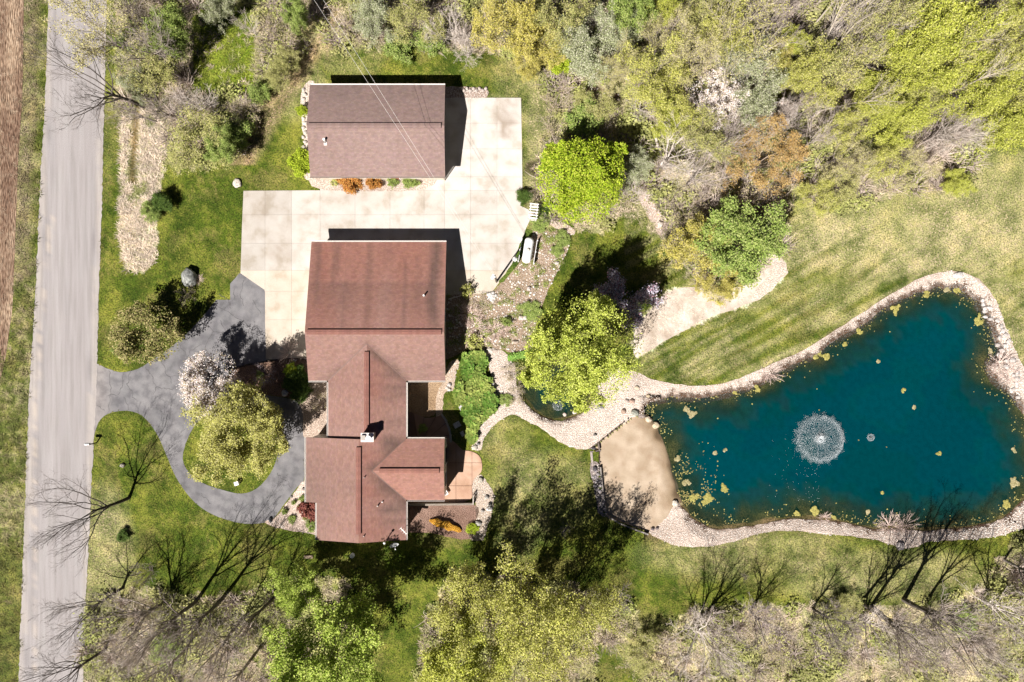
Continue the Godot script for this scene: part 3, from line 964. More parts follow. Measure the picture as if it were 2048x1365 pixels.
func wall(parent: Node, a: Vector2, b: Vector2, tops: Array, col: Color) -> MeshInstance3D:
	# a wall from a to b, 0.2 m thick, whose top passes through tops = [share, height, ...]
	var m := MB.new()
	var d := (b - a).normalized()
	var nrm := Vector2(-d.y, d.x) * 0.1
	var len_ := a.distance_to(b)
	for k in range(0, tops.size() - 2, 2):
		var p: Vector2 = a + d * len_ * tops[k]
		var q: Vector2 = a + d * len_ * tops[k + 2]
		for s in [-1.0, 1.0]:
			var o: Vector2 = nrm * s
			m.quad(Vector3(p.x + o.x, 0, p.y + o.y), Vector3(q.x + o.x, 0, q.y + o.y), Vector3(q.x + o.x, tops[k + 3], q.y + o.y), Vector3(p.x + o.x, tops[k + 1], p.y + o.y), col)
		m.quad(Vector3(p.x - nrm.x, tops[k + 1], p.y - nrm.y), Vector3(q.x - nrm.x, tops[k + 3], q.y - nrm.y), Vector3(q.x + nrm.x, tops[k + 3], q.y + nrm.y), Vector3(p.x + nrm.x, tops[k + 1], p.y + nrm.y), col)
	for e in [a, b]:
		var h: float = tops[1] if e == a else tops[tops.size() - 1]
		m.quad(Vector3(e.x - nrm.x, 0, e.y - nrm.y), Vector3(e.x + nrm.x, 0, e.y + nrm.y), Vector3(e.x + nrm.x, h, e.y + nrm.y), Vector3(e.x - nrm.x, h, e.y - nrm.y), col)
	var w := obj("wall", m.mesh(), M.paint, parent)
	# lap siding: one board edge every 0.2 m would be lost from here, so only the corner boards stand proud
	return w

func opening(parent: Node, at: Vector3, along: Vector3, w: float, h: float, kind: String) -> void:
	var out := along.cross(Vector3.UP).normalized()
	var basis := Basis(along.normalized(), Vector3.UP, out)
	var f := MB.new()
	var white := Color(0.78, 0.76, 0.72)
	for s in [-1, 1]:
		f.box(at + along.normalized() * (w / 2 + 0.05) * s, Vector3(0.1, h + 0.2, 0.27), basis, white)
	f.box(at + Vector3(0, h / 2 + 0.05, 0), Vector3(w, 0.1, 0.27), basis, white)
	if kind == "window":
		f.box(at - Vector3(0, h / 2 + 0.05, 0), Vector3(w, 0.1, 0.30), basis, white)
		var o := obj("window", f.mesh(), M.paint, parent)
		var g := MB.new()
		g.box(at, Vector3(w, h, 0.225), basis, Color.WHITE)
		obj("pane", g.mesh(), M.glass, o)
	else:
		var o := obj(kind, f.mesh(), M.paint, parent)
		var rows := 4 if kind == "garage_door" else 1
		for r in rows:
			var p := MB.new()
			p.box(at + Vector3(0, -h / 2 + (r + 0.5) * h / rows, 0), Vector3(w, h / rows - 0.02, 0.23), basis, white if kind == "garage_door" else Color(0.3, 0.12, 0.09))
			obj("panel", p.mesh(), M.paint, o)

func vent_pipe(parent: Node, p: Vector3, h: float, r: float, col := Color(0.75, 0.75, 0.75)) -> void:
	var m := MB.new()
	var pts := PackedVector3Array([p - Vector3(0, 0.15, 0), p + Vector3(0, h, 0), p + Vector3(0, h, 0)])
	m.path(pts, PackedFloat32Array([r, r, 0.001]), 10, col)
	m.path(PackedVector3Array([p + Vector3(0, -0.05, 0), p + Vector3(0, 0.06, 0)]), PackedFloat32Array([r * 2.2, r * 1.1]), 10, Color(0.15, 0.13, 0.12))
	obj("vent_pipe", m.mesh(), M.paint, parent)

func make_outbuilding() -> void:
	var b := thing("outbuilding", "long detached outbuilding with a dull brown gabled roof at the top of the yard", "outbuilding")
	var xw := -388.5
	var xe := -128.6
	var zn := -492.0
	var zr := -405.5
	var zs := -316.3
	var he := 3.0
	var hr := 4.4
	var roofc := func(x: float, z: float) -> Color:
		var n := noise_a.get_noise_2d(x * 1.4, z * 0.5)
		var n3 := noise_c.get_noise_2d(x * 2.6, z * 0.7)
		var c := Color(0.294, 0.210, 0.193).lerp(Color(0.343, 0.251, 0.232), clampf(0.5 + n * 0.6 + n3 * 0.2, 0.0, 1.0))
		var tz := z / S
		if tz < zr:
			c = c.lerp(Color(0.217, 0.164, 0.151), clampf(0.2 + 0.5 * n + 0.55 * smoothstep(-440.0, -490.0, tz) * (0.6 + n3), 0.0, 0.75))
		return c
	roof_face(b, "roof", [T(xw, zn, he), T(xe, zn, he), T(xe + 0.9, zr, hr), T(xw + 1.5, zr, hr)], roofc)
	roof_face(b, "roof", [T(xw + 1.5, zr, hr), T(xe + 0.9, zr, hr), T(xe, zs, he), T(xw + 1.0, zs, he)], roofc)
	ridge_vent(b, T(xw + 4, zr, hr), T(xe - 5, zr, hr), Color(0.294, 0.210, 0.195))
	gutter(b, T(xw, zn, he), T(xe, zn, he), Vector3(0, 0, -1))
	gutter(b, T(xw, zs, he), T(xe, zs, he), Vector3(0, 0, 1), Color(0.34, 0.27, 0.24))
	var w0 := xw + 8
	var w1 := xe - 8
	var n0 := zn + 8
	var s1 := zs - 8
	var col := Color(0.50, 0.44, 0.36)
	wall(b, Vector2(w0, n0) * S, Vector2(w1, n0) * S, [0, 2.98, 1, 2.98], col)
	wall(b, Vector2(w1, s1) * S, Vector2(w0, s1) * S, [0, 2.98, 1, 2.98], col)
	wall(b, Vector2(w1, n0) * S, Vector2(w1, s1) * S, [0, 2.98, 0.5, 4.16, 1, 2.98], col)
	wall(b, Vector2(w0, s1) * S, Vector2(w0, n0) * S, [0, 2.98, 0.5, 4.16, 1, 2.98], col)
	opening(b, T(w1, -445, 1.25), Vector3(0, 0, 1), 2.9, 2.4, "garage_door")
	opening(b, T(w1, -375, 1.25), Vector3(0, 0, 1), 2.9, 2.4, "garage_door")
	for x in [-350, -280, -190]:
		opening(b, T(x, s1, 1.6), Vector3(-1, 0, 0), 1.2, 1.1, "window")
	opening(b, T(-232, s1, 1.05), Vector3(-1, 0, 0), 0.95, 2.0, "door")
	vent_pipe(b, T(-354.5, -380, 4.0), 0.45, 0.13, Color(0.8, 0.78, 0.76))
	var flash := MB.new()
	flash.box(T(-354, -374.5, 3.93), Vector3(0.3, 0.03, 0.35), Basis(Vector3.RIGHT, 0.27), Color(0.75, 0.7, 0.66))
	obj("flashing", flash.mesh(), M.paint, b)
	var spout := MB.new()
	spout.beam(T(xe - 1, zs - 2, 2.9), T(w1 + 2, s1 + 3, 2.4), 0.09, 0.09, col)
	spout.beam(T(w1 + 2, s1 + 3, 2.4), T(w1 + 2, s1 + 3, 0.1), 0.09, 0.09, col)
	obj("downspout", spout.mesh(), M.paint, b)

func house_tint(x: float, z: float, across: bool) -> Color:
	# weathered red shingles; the granules have washed down in long streaks
	var n := noise_a.get_noise_2d(x * (1.6 if across else 0.25), z * (0.25 if across else 1.6))
	var n2 := noise_b.get_noise_2d(x * (2.2 if across else 0.3) + 40, z * (0.3 if across else 2.2))
	var n3 := noise_c.get_noise_2d(x * 1.5, z * 1.5)
	return Color(0.294, 0.146, 0.118).lerp(Color(0.343, 0.206, 0.176), clampf(0.5 + 0.6 * n + 0.35 * n2 + 0.12 * n3, 0.0, 1.0))

func make_house() -> void:
	var b := thing("house", "large house of joined wings under red brown shingle roofs", "house")
	var grime := Color(0.145, 0.093, 0.08)
	var faded := Color(0.319, 0.213, 0.187)
	# garage wing
	var north := func(x: float, z: float) -> Color:
		var tx := x / S
		var tz := z / S
		var c := house_tint(x, z, true)
		c = c.lerp(Color(0.364, 0.171, 0.131), smoothstep(-60.0, -190.0, tz) * 0.55)
		var n := noise_b.get_noise_2d(x * 1.2, z * 0.4)
		for q in [[-338, 9, -190, -120, 0.5], [-276, 10, -190, -30, 0.4], [-205, 8, -150, -20, 0.42], [-146, 18, -192, -40, 0.85], [-372, 12, -192, -90, 0.55], [-315, 7, -110, -20, 0.3], [-240, 30, -180, -170, 0.3], [-178, 6, -170, -60, 0.3]]:
			var side := smoothstep(1.0, 0.2, absf((tx - q[0]) / q[1] + n * 0.7))
			var long_ := smoothstep(q[2] - 10.0, q[2] + 8.0, tz) * smoothstep(q[3] + 40.0, q[3] - 20.0, tz)
			c = c.lerp(grime, side * long_ * q[4])
		# a darker band across the middle of the slope
		c = c.lerp(grime, smoothstep(-114.0, -110.0, tz) * smoothstep(-30.0, -105.0, tz) * 0.4 * clampf(0.75 + 0.9 * n, 0.1, 1.0) * smoothstep(-118.0, -165.0, tx))
		return c
	var south := func(x: float, z: float) -> Color:
		var tx := x / S
		var c := house_tint(x, z, true).lerp(faded, 0.6)
		var n := noise_a.get_noise_2d(x * 1.7, z * 0.4)
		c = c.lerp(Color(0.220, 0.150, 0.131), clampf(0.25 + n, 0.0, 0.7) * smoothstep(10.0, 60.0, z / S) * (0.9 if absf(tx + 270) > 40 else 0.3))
		var q := Vector2(tx, z / S)
		var v := minf(q.distance_to(Geometry2D.get_closest_point_to_segment(q, Vector2(-273, 5), Vector2(-202, 76))), 2.0 * q.distance_to(Geometry2D.get_closest_point_to_segment(q, Vector2(-273, 5), Vector2(-350, 76))))
		return c.lerp(grime, smoothstep(16.0, 0.0, v) * (0.35 + n * 0.6))
	var gx0 := -388.0
	var gx1 := -127.0
	roof_face(b, "roof", [T(gx0, -191.5, 2.5), T(gx1, -191.5, 2.5), T(gx1, -16.8, 4.85), T(gx0, -16.8, 4.85)], north, "long stained red roof slope over the garage")
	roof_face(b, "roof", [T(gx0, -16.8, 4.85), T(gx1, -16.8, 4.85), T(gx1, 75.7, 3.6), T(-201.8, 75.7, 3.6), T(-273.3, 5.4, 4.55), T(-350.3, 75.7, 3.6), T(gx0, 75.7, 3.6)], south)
	ridge_vent(b, T(gx0 + 4, -16.8, 4.85), T(gx1 - 5, -16.8, 4.85), Color(0.280, 0.140, 0.114))
	gutter(b, T(gx0, -191.5, 2.5), T(gx1, -191.5, 2.5), Vector3(0, 0, -1))
	gutter(b, T(-198, 75.7, 3.6), T(gx1, 75.7, 3.6), Vector3(0, 0, 1))
	gutter(b, T(gx0, 75.7, 3.6), T(-353.5, 75.7, 3.6), Vector3(0, 0, 1))
	# middle wing, left slope
	var left := func(x: float, z: float) -> Color:
		var tx := x / S
		var c := house_tint(x, z, false).lerp(faded, 0.55)
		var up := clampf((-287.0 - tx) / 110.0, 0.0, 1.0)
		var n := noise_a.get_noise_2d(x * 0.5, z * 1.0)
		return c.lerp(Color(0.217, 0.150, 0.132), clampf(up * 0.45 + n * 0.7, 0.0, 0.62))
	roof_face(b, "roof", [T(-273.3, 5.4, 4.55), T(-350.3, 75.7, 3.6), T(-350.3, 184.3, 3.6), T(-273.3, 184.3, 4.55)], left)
	# the right slope runs on over the south wing
	var right := func(x: float, z: float) -> Color:
		var tx := x / S
		var tz := z / S
		var c := house_tint(x, z, false)
		var n := noise_b.get_noise_2d(x * 0.5, z * 2.0)
		var n1 := noise_a.get_noise_2d(x, z)
		var down := smoothstep(-268.0, -215.0, tx)
		c = c.lerp(faded, 0.45 * down)
		for q in [[60, 12, 0.8], [88, 9, 0.75], [106, 7, 0.65], [152, 10, 0.5], [196, 22, 0.75], [286, 15, 0.5], [318, 18, 0.75], [345, 10, 0.5]]:
			c = c.lerp(Color(0.150, 0.101, 0.088), smoothstep(1.2, 0.1, absf((tz - q[0]) / q[1] + n * 0.7)) * q[2] * clampf(smoothstep(-262.0, -235.0, tx + 12 * n1) * (0.95 + n), 0.0, 1.0))
		var q := Vector2(tx, tz)
		for v in [[-273, 5, -202, 76], [-264, 245, -202, 186], [-264, 245, -202, 303]]:
			var dist := q.distance_to(Geometry2D.get_closest_point_to_segment(q, Vector2(v[0], v[1]), Vector2(v[2], v[3])))
			c = c.lerp(grime, smoothstep(20.0, 0.0, dist) * clampf(0.5 + n1 + n, 0.0, 0.9))
		return c
	roof_face(b, "roof", [T(-273.3, 5.4, 4.55), T(-201.8, 75.7, 3.6), T(-201.8, 186.1, 3.6), T(-264.3, 244.6, 4.43), T(-201.8, 303, 3.6), T(-201.8, 379, 3.6), T(-287.6, 379, 4.74), T(-287.6, 184.3, 4.74), T(-273.3, 184.3, 4.55)], right, "long right roof slope with dark streaks down to the courtyard")
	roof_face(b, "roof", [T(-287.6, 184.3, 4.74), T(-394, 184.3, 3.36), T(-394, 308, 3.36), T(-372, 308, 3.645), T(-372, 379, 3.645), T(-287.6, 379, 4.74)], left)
	# east wing
	var east := func(x: float, z: float) -> Color:
		var c := house_tint(x, z, true)
		return c.lerp(Color(0.371, 0.199, 0.158), 0.55)
	roof_face(b, "roof", [T(-128.5, 186.1, 3.6), T(-128.5, 244.6, 4.43), T(-264.3, 244.6, 4.43), T(-201.8, 186.1, 3.6)], east)
	roof_face(b, "roof", [T(-128.5, 303, 3.6), T(-128.5, 244.6, 4.43), T(-264.3, 244.6, 4.43), T(-201.8, 303, 3.6)], east)
	ridge_vent(b, T(-273.3, 20, 4.55), T(-273.3, 176, 4.55), Color(0.280, 0.140, 0.114))
	ridge_vent(b, T(-287.6, 199, 4.74), T(-287.6, 362, 4.74), Color(0.280, 0.140, 0.114))
	ridge_vent(b, T(-250, 244.6, 4.43), T(-137, 244.6, 4.43), Color(0.322, 0.164, 0.132))
	gutter(b, T(-201.8, 79, 3.6), T(-201.8, 183, 3.6), Vector3(1, 0, 0))
	gutter(b, T(-199, 186.1, 3.6), T(-128.5, 186.1, 3.6), Vector3(0, 0, -1))
	gutter(b, T(-199, 303, 3.6), T(-128.5, 303, 3.6), Vector3(0, 0, 1), Color(0.55, 0.5, 0.47))
	gutter(b, T(-350.3, 79, 3.6), T(-350.3, 183, 3.6), Vector3(-1, 0, 0))
	gutter(b, T(-394, 184.5, 3.36), T(-394, 308, 3.36), Vector3(-1, 0, 0))
	gutter(b, T(-372, 308.5, 3.64), T(-372, 379, 3.64), Vector3(-1, 0, 0))
	gutter(b, T(-201.8, 306, 3.6), T(-201.8, 379, 3.6), Vector3(1, 0, 0), Color(0.55, 0.5, 0.47))
	# open valleys between the wings: narrow metal strips darkened by what washes down
	for q in [[T(-273.3, 5.4, 4.56), T(-201.8, 75.7, 3.61)], [T(-273.3, 5.4, 4.56), T(-350.3, 75.7, 3.61)], [T(-264.3, 244.6, 4.44), T(-201.8, 186.1, 3.61)], [T(-264.3, 244.6, 4.44), T(-201.8, 303, 3.61)]]:
		var vm := MB.new()
		vm.beam(q[0], q[1], 0.09, 0.03, Color(0.16, 0.10, 0.085))
		obj("valley_strip", vm.mesh(), M.paint, b)
	# walls
	var col := Color(0.58, 0.53, 0.46)
	var w := func(x0: float, z0: float, x1: float, z1: float, tops: Array) -> void: wall(b, Vector2(x0, z0) * S, Vector2(x1, z1) * S, tops, col)
	w.call(-380, -184, -134, -184, [0, 2.5, 1, 2.5])
	w.call(-134, -184, -134, 68, [0, 2.5, 0.664, 4.62, 1, 3.55])
	w.call(-380, 68, -380, -184, [0, 3.55, 0.336, 4.62, 1, 2.5])
	w.call(-134, 68, -210, 68, [0, 3.5, 1, 3.5])
	w.call(-343, 68, -380, 68, [0, 3.5, 1, 3.5])
	w.call(-343, 188, -343, 68, [0, 3.5, 1, 3.5])
	w.call(-209, 68, -209, 194, [0, 3.5, 1, 3.5])
	w.call(-386, 188, -288, 188, [0, 3.22, 1, 4.50])
	w.call(-386, 302, -386, 188, [0, 3.24, 1, 3.24])
	w.call(-365, 302, -386, 302, [0, 3.5, 1, 3.24])
	w.call(-365, 371, -365, 302, [0, 3.5, 1, 3.5])
	w.call(-209, 371, -365, 371, [0, 3.5, 0.496, 4.55, 1, 3.5])
	w.call(-209, 296, -209, 371, [0, 3.5, 1, 3.5])
	w.call(-209, 194, -135, 194, [0, 3.5, 1, 3.5])
	w.call(-135, 296, -209, 296, [0, 3.5, 1, 3.5])
	w.call(-132, 194, -132, 296, [0, 3.52, 0.5, 4.27, 1, 3.52])
	for z in [-140, -84, -28]:
		opening(b, T(-380, z, 1.2), Vector3(0, 0, -1), 2.7, 2.2, "garage_door")
	for z in [-130, -50]:
		opening(b, T(-134, z, 1.6), Vector3(0, 0, 1), 1.3, 1.2, "window")
	for z in [110, 150]:
		opening(b, T(-209, z, 1.6), Vector3(0, 0, 1), 1.4, 1.3, "window")
		opening(b, T(-343, z, 1.6), Vector3(0, 0, -1), 1.4, 1.3, "window")
	opening(b, T(-132, 225, 1.1), Vector3(0, 0, 1), 1.8, 2.1, "window")
	opening(b, T(-132, 270, 1.6), Vector3(0, 0, 1), 1.5, 1.3, "window")
	for x in [-330, -250]:
		opening(b, T(x, 371, 1.6), Vector3(-1, 0, 0), 1.5, 1.3, "window")
	opening(b, T(-386, 245, 1.1), Vector3(0, 0, -1), 1.0, 2.05, "door")
	# chimney chase with its cap and two flues
	var ch := MB.new()
	ch.box(T(-268.0, 178.5, 4.75), Vector3(1.15, 1.7, 0.78), Basis(), Color(0.66, 0.62, 0.57))
	var cho := obj("chimney", ch.mesh(), M.stone, b)
	var cap := MB.new()
	cap.box(T(-268.0, 178.5, 5.64), Vector3(1.3, 0.07, 0.92), Basis(), Color(0.74, 0.70, 0.66))
	obj("chimney_cap", cap.mesh(), M.paint, cho)
	var fl := MB.new()
	var fp := T(-264.5, 179, 5.66)
	fl.path(PackedVector3Array([fp, fp + Vector3(0, 0.35, 0), fp + Vector3(0, 0.35, 0)]), PackedFloat32Array([0.2, 0.2, 0.0]), 16, Color(0.85, 0.85, 0.85))
	fl.path(PackedVector3Array([fp + Vector3(0, 0.39, 0), fp + Vector3(0, 0.45, 0), fp + Vector3(0, 0.46, 0)]), PackedFloat32Array([0.27, 0.27, 0.0]), 16, Color(0.85, 0.85, 0.85))
	obj("flue", fl.mesh(), M.paint, cho)
	var sq := MB.new()
	sq.box(T(-274.6, 178.5, 5.78), Vector3(0.42, 0.24, 0.5), Basis(), Color(0.35, 0.32, 0.29))
	obj("flue", sq.mesh(), M.paint, cho)
	vent_pipe(b, T(-166.5, -86, 3.93), 0.5, 0.09, Color(0.86, 0.84, 0.82))
	vent_pipe(b, T(-277, 256, 4.55), 0.32, 0.06, Color(0.3, 0.25, 0.23))
	vent_pipe(b, T(-253, 310.5, 4.25), 0.36, 0.07, Color(0.4, 0.35, 0.33))
	vent_pipe(b, T(-245, 304, 4.17), 0.18, 0.06, Color(0.8, 0.78, 0.76))
	vent_pipe(b, T(-278, 366, 4.6), 0.26, 0.06, Color(0.35, 0.3, 0.28))
	# mast with a white cap, a small aerial and a dish at the south end
	var mast := MB.new()
	var mp := T(-237.5, 376, 4.0)
	mast.path(PackedVector3Array([mp + Vector3(0, -0.6, 0), mp + Vector3(0, 1.2, 0)]), PackedFloat32Array([0.045, 0.045]), 8, Color(0.3, 0.3, 0.3))
	var mo := obj("mast", mast.mesh(), M.metal, b)
	var mc := MB.new()
	mc.grid(8, 12, func(u: float, v: float) -> Vector3: return mp + Vector3(0, 1.25, 0) + Vector3(sin(PI * u) * cos(-TAU * v), cos(PI * u), sin(PI * u) * sin(-TAU * v)) * 0.13, func(_p: Vector3) -> Color: return Color(0.85, 0.85, 0.85))
	mc.smooth()
	obj("mast_cap", mc.mesh(), M.paint, mo)
	var aerial := MB.new()
	var ap := T(-203, 356, 3.75)
	aerial.beam(ap, ap + Vector3(0, 0.9, 0), 0.04, 0.04, Color(0.5, 0.5, 0.5))
	aerial.beam(ap + Vector3(-0.35, 0.85, -0.25), ap + Vector3(0.25, 0.85, 0.35), 0.05, 0.05, Color(0.7, 0.68, 0.66))
	for k in 4:
		var q := ap + Vector3(-0.35, 0.85, -0.25).lerp(Vector3(0.25, 0.85, 0.35), k / 3.0)
		aerial.beam(q + Vector3(-0.16, 0.02, 0.14), q + Vector3(0.16, 0.02, -0.14), 0.018, 0.02, Color(0.6, 0.58, 0.56))
	obj("aerial", aerial.mesh(), M.metal, b)
	var dish := MB.new()
	var dp := T(-224, 386, 3.9)
	var tilt := Basis(Vector3.RIGHT, 0.75).rotated(Vector3.UP, 0.35)
	dish.grid(6, 20, func(u: float, v: float) -> Vector3: return dp + tilt * Vector3(cos(-TAU * v) * u * 0.46, u * u * 0.10, sin(-TAU * v) * u * 0.34), func(_p: Vector3) -> Color: return Color(0.34, 0.35, 0.36))
	dish.smooth()
	var dob := obj("satellite_dish", dish.mesh(), M.paint, b)
	var rim := MB.new()
	var ring := PackedVector3Array()
	var rr := PackedFloat32Array()
	for k in 21:
		ring.append(dp + tilt * Vector3(cos(TAU * k / 20) * 0.46, 0.10, sin(TAU * k / 20) * 0.34))
		rr.append(0.02)
	rim.path(ring, rr, 6, Color(0.8, 0.8, 0.8))
	obj("dish_rim", rim.mesh(), M.paint, dob)
	var arm := MB.new()
	arm.beam(dp, dp + tilt * Vector3(0, 0.4, 0.25), 0.03, 0.03, Color(0.4, 0.4, 0.4))
	arm.box(dp + tilt * Vector3(0, 0.42, 0.25), Vector3(0.1, 0.1, 0.14), tilt, Color(0.7, 0.7, 0.7))
	arm.beam(dp - Vector3(0, 0.05, 0), T(-226, 372, 3.3), 0.05, 0.05, Color(0.35, 0.35, 0.35))
	obj("dish_arm", arm.mesh(), M.paint, dob)

func make_patio() -> void:
	var poly := rounded([878, 880, 905, 882, 925, 900, 942, 903, 958, 912, 964, 928, 962, 945, 948, 958, 944, 975, 940, 1000, 878, 1000], 3)
	mark(poly, 3)
	var p := struct("patio", sheet(poly, 0.5, on_ground(0.04), plain(Color(0.24, 0.13, 0.10)), 0.1).mesh(), M.concrete, "terracotta coloured slab patio beside the east wing")
	var xs := [870, 912, 944, 980]
	var ys := [870, 926, 972, 1004]
	for a in 3:
		for b in 3:
			var lo := P(xs[a], ys[b])
			var hi := P(xs[a + 1], ys[b + 1])
			var cellp := PackedVector2Array([Vector2(lo.x + 0.02, lo.z + 0.02), Vector2(hi.x - 0.02, lo.z + 0.02), Vector2(hi.x - 0.02, hi.z - 0.02), Vector2(lo.x + 0.02, hi.z - 0.02)])
			for piece in Geometry2D.intersect_polygons(poly, cellp):
				if piece.size() < 3 or absf(edge_area(piece)) < 0.1:
					continue
				obj("slab", sheet(piece, 0.3, level(0.08), mottled(Color(0.47, 0.29, 0.20), Color(0.63, 0.44, 0.33), 2.0), 0.03).mesh(), M.concrete, p)
	# curved brick-paved court between the wings
	var court := rounded([812, 826, 850, 836, 872, 834, 884, 832, 895, 850, 902, 878, 900, 890, 812, 890], 3)
	mark(court, 3)
	var co := struct("courtyard_paving", sheet(court, 0.5, on_ground(0.045), plain(Color(0.2, 0.13, 0.11)), 0.1).mesh(), M.concrete, "fan of reddish paving in the shaded courtyard")
	var hub := P(838, 892)
	for k in 6:
		var a0 := deg_to_rad(-100.0 + k * 20.0) + 0.012
		var a1 := deg_to_rad(-80.0 + k * 20.0) - 0.012
		var wedge := PackedVector2Array([Vector2(hub.x, hub.z), Vector2(hub.x + cos(a0) * 7, hub.z + sin(a0) * 7), Vector2(hub.x + cos(a1) * 7, hub.z + sin(a1) * 7)])
		for piece in Geometry2D.intersect_polygons(court, wedge):
			if piece.size() >= 3 and absf(edge_area(piece)) > 0.05:
				obj("paver", sheet(piece, 0.4, level(0.07), mottled(Color(0.34, 0.22, 0.17), Color(0.46, 0.31, 0.25)), 0.03).mesh(), M.concrete, co)
	# stone edging that bends round the court
	var edge := [[884, 830], [892, 842], [898, 858], [901, 872], [902, 886]]
	for k in edge.size() - 1:
		for s in 5:
			var e := Vector2(edge[k][0], edge[k][1]).lerp(Vector2(edge[k + 1][0], edge[k + 1][1]), s / 5.0)
			var m := blob_mesh(100 + k * 5 + s, Vector3(0.13, 0.1, 0.13), Color(0.5, 0.47, 0.46))
			var o := obj("edging_stone", m, M.stone, co)
			o.position = P(e.x, e.y) + Vector3(0, 0.07, 0)
	# low timber wall south of the patio with a short rail post
	var w := thing("patio_wall", "low grey timber wall along the patio's south edge", "wall")
	for k in 3:
		var m := MB.new()
		m.beam(P(808, 1008.5) + Vector3(0, 0.1 + k * 0.2, 0), P(948, 1006.5) + Vector3(0, 0.1 + k * 0.2, 0), 0.2, 0.19, Color(0.30, 0.26, 0.22) * (0.9 + 0.1 * k))
		obj("timber", m.mesh(), M.timber, w)
	var r := thing("patio_rail", "short pale railing at the patio's southeast corner", "railing")
	for k in 3:
		var m := MB.new()
		m.beam(P(947, 990 + k * 7), P(947, 990 + k * 7) + Vector3(0, 0.8, 0), 0.08, 0.08, Color(0.62, 0.56, 0.5))
		obj("post", m.mesh(), M.timber, r)
	for k in 2:
		var m := MB.new()
		m.beam(P(947, 988) + Vector3(0, 0.4 + 0.4 * k, 0), P(947, 1006) + Vector3(0, 0.4 + 0.4 * k, 0), 0.1, 0.05, Color(0.62, 0.56, 0.5))
		obj("rail", m.mesh(), M.timber, r)
	# folding chair in the shade of the wall, white frame
	var ch := thing("garden_chair", "white garden chair on the patio close to the east wing", "chair", P(892, 985) + Vector3(0, 0.085, 0))
	ch.rotation.y = 0.5
	var white := Color(0.78, 0.76, 0.75)
	for k in 5:
		var m := MB.new()
		m.box(Vector3(-0.2 + k * 0.1, 0.42, 0), Vector3(0.08, 0.025, 0.46), Basis(), white)
		obj("slat", m.mesh(), M.paint, ch)
	for k in 4:
		var m := MB.new()
		m.box(Vector3(-0.23, 0.55 + k * 0.11, 0), Vector3(0.03, 0.08, 0.46), Basis(Vector3.BACK, 0.15), white)
		obj("backrest_slat", m.mesh(), M.paint, ch)
	for q in [[-1, -1], [1, -1], [1, 1], [-1, 1]]:
		var m := MB.new()
		m.beam(Vector3(q[0] * 0.2, 0, q[1] * 0.2), Vector3(q[0] * 0.2, 0.9 if q[0] < 0 else 0.42, q[1] * 0.2), 0.04, 0.04, white)
		obj("leg", m.mesh(), M.paint, ch)

# ---------------------------------------------------------------- things in the yard
func blob_mesh(seed_n: int, r: Vector3, col: Color, rough := 0.22, nu := 10, nw := 16) -> ArrayMesh:
	var f := FastNoiseLite.new()
	f.seed = seed_n
	f.frequency = 0.8
	f.fractal_octaves = 3
	var m := MB.new()
	m.grid(nu, nw, func(u: float, v: float) -> Vector3:
		var a := -TAU * (0.0 if v >= 1.0 else v)
		var d := Vector3(sin(PI * u) * cos(a), cos(PI * u), sin(PI * u) * sin(a))
		var k := 1.0 + rough * 2.0 * f.get_noise_3dv(d * 1.4)
		# a few broken faces
		for q in [Vector3(0.7, 0.5, 0.3), Vector3(-0.6, 0.6, -0.4), Vector3(0.1, 0.8, -0.6), Vector3(-0.3, 0.4, 0.85)]:
			var over := d.dot(q.normalized()) * k - 0.86
			if over > 0:
				k -= over * 0.7
		return d * k * r, func(p: Vector3) -> Color: return col * (0.9 + 0.45 * f.get_noise_3dv(p * 3.0 / r.x)))
	m.smooth()
	return m.mesh()

func boulder(px: float, py: float, wide: float, deep: float, tall: float, col: Color, label: String, turn := 0.0, group := "", called := "boulder") -> void:
	var r := Vector3(wide * S / 2, tall * 0.62, deep * S / 2)
	var o := obj(called, blob_mesh(int(px * 7 + py), r, col), M.stone)
	o.position = G(px, py) + Vector3(0, tall * 0.38, 0)
	o.rotation.y = turn
	tag(o, label, "rock", group)

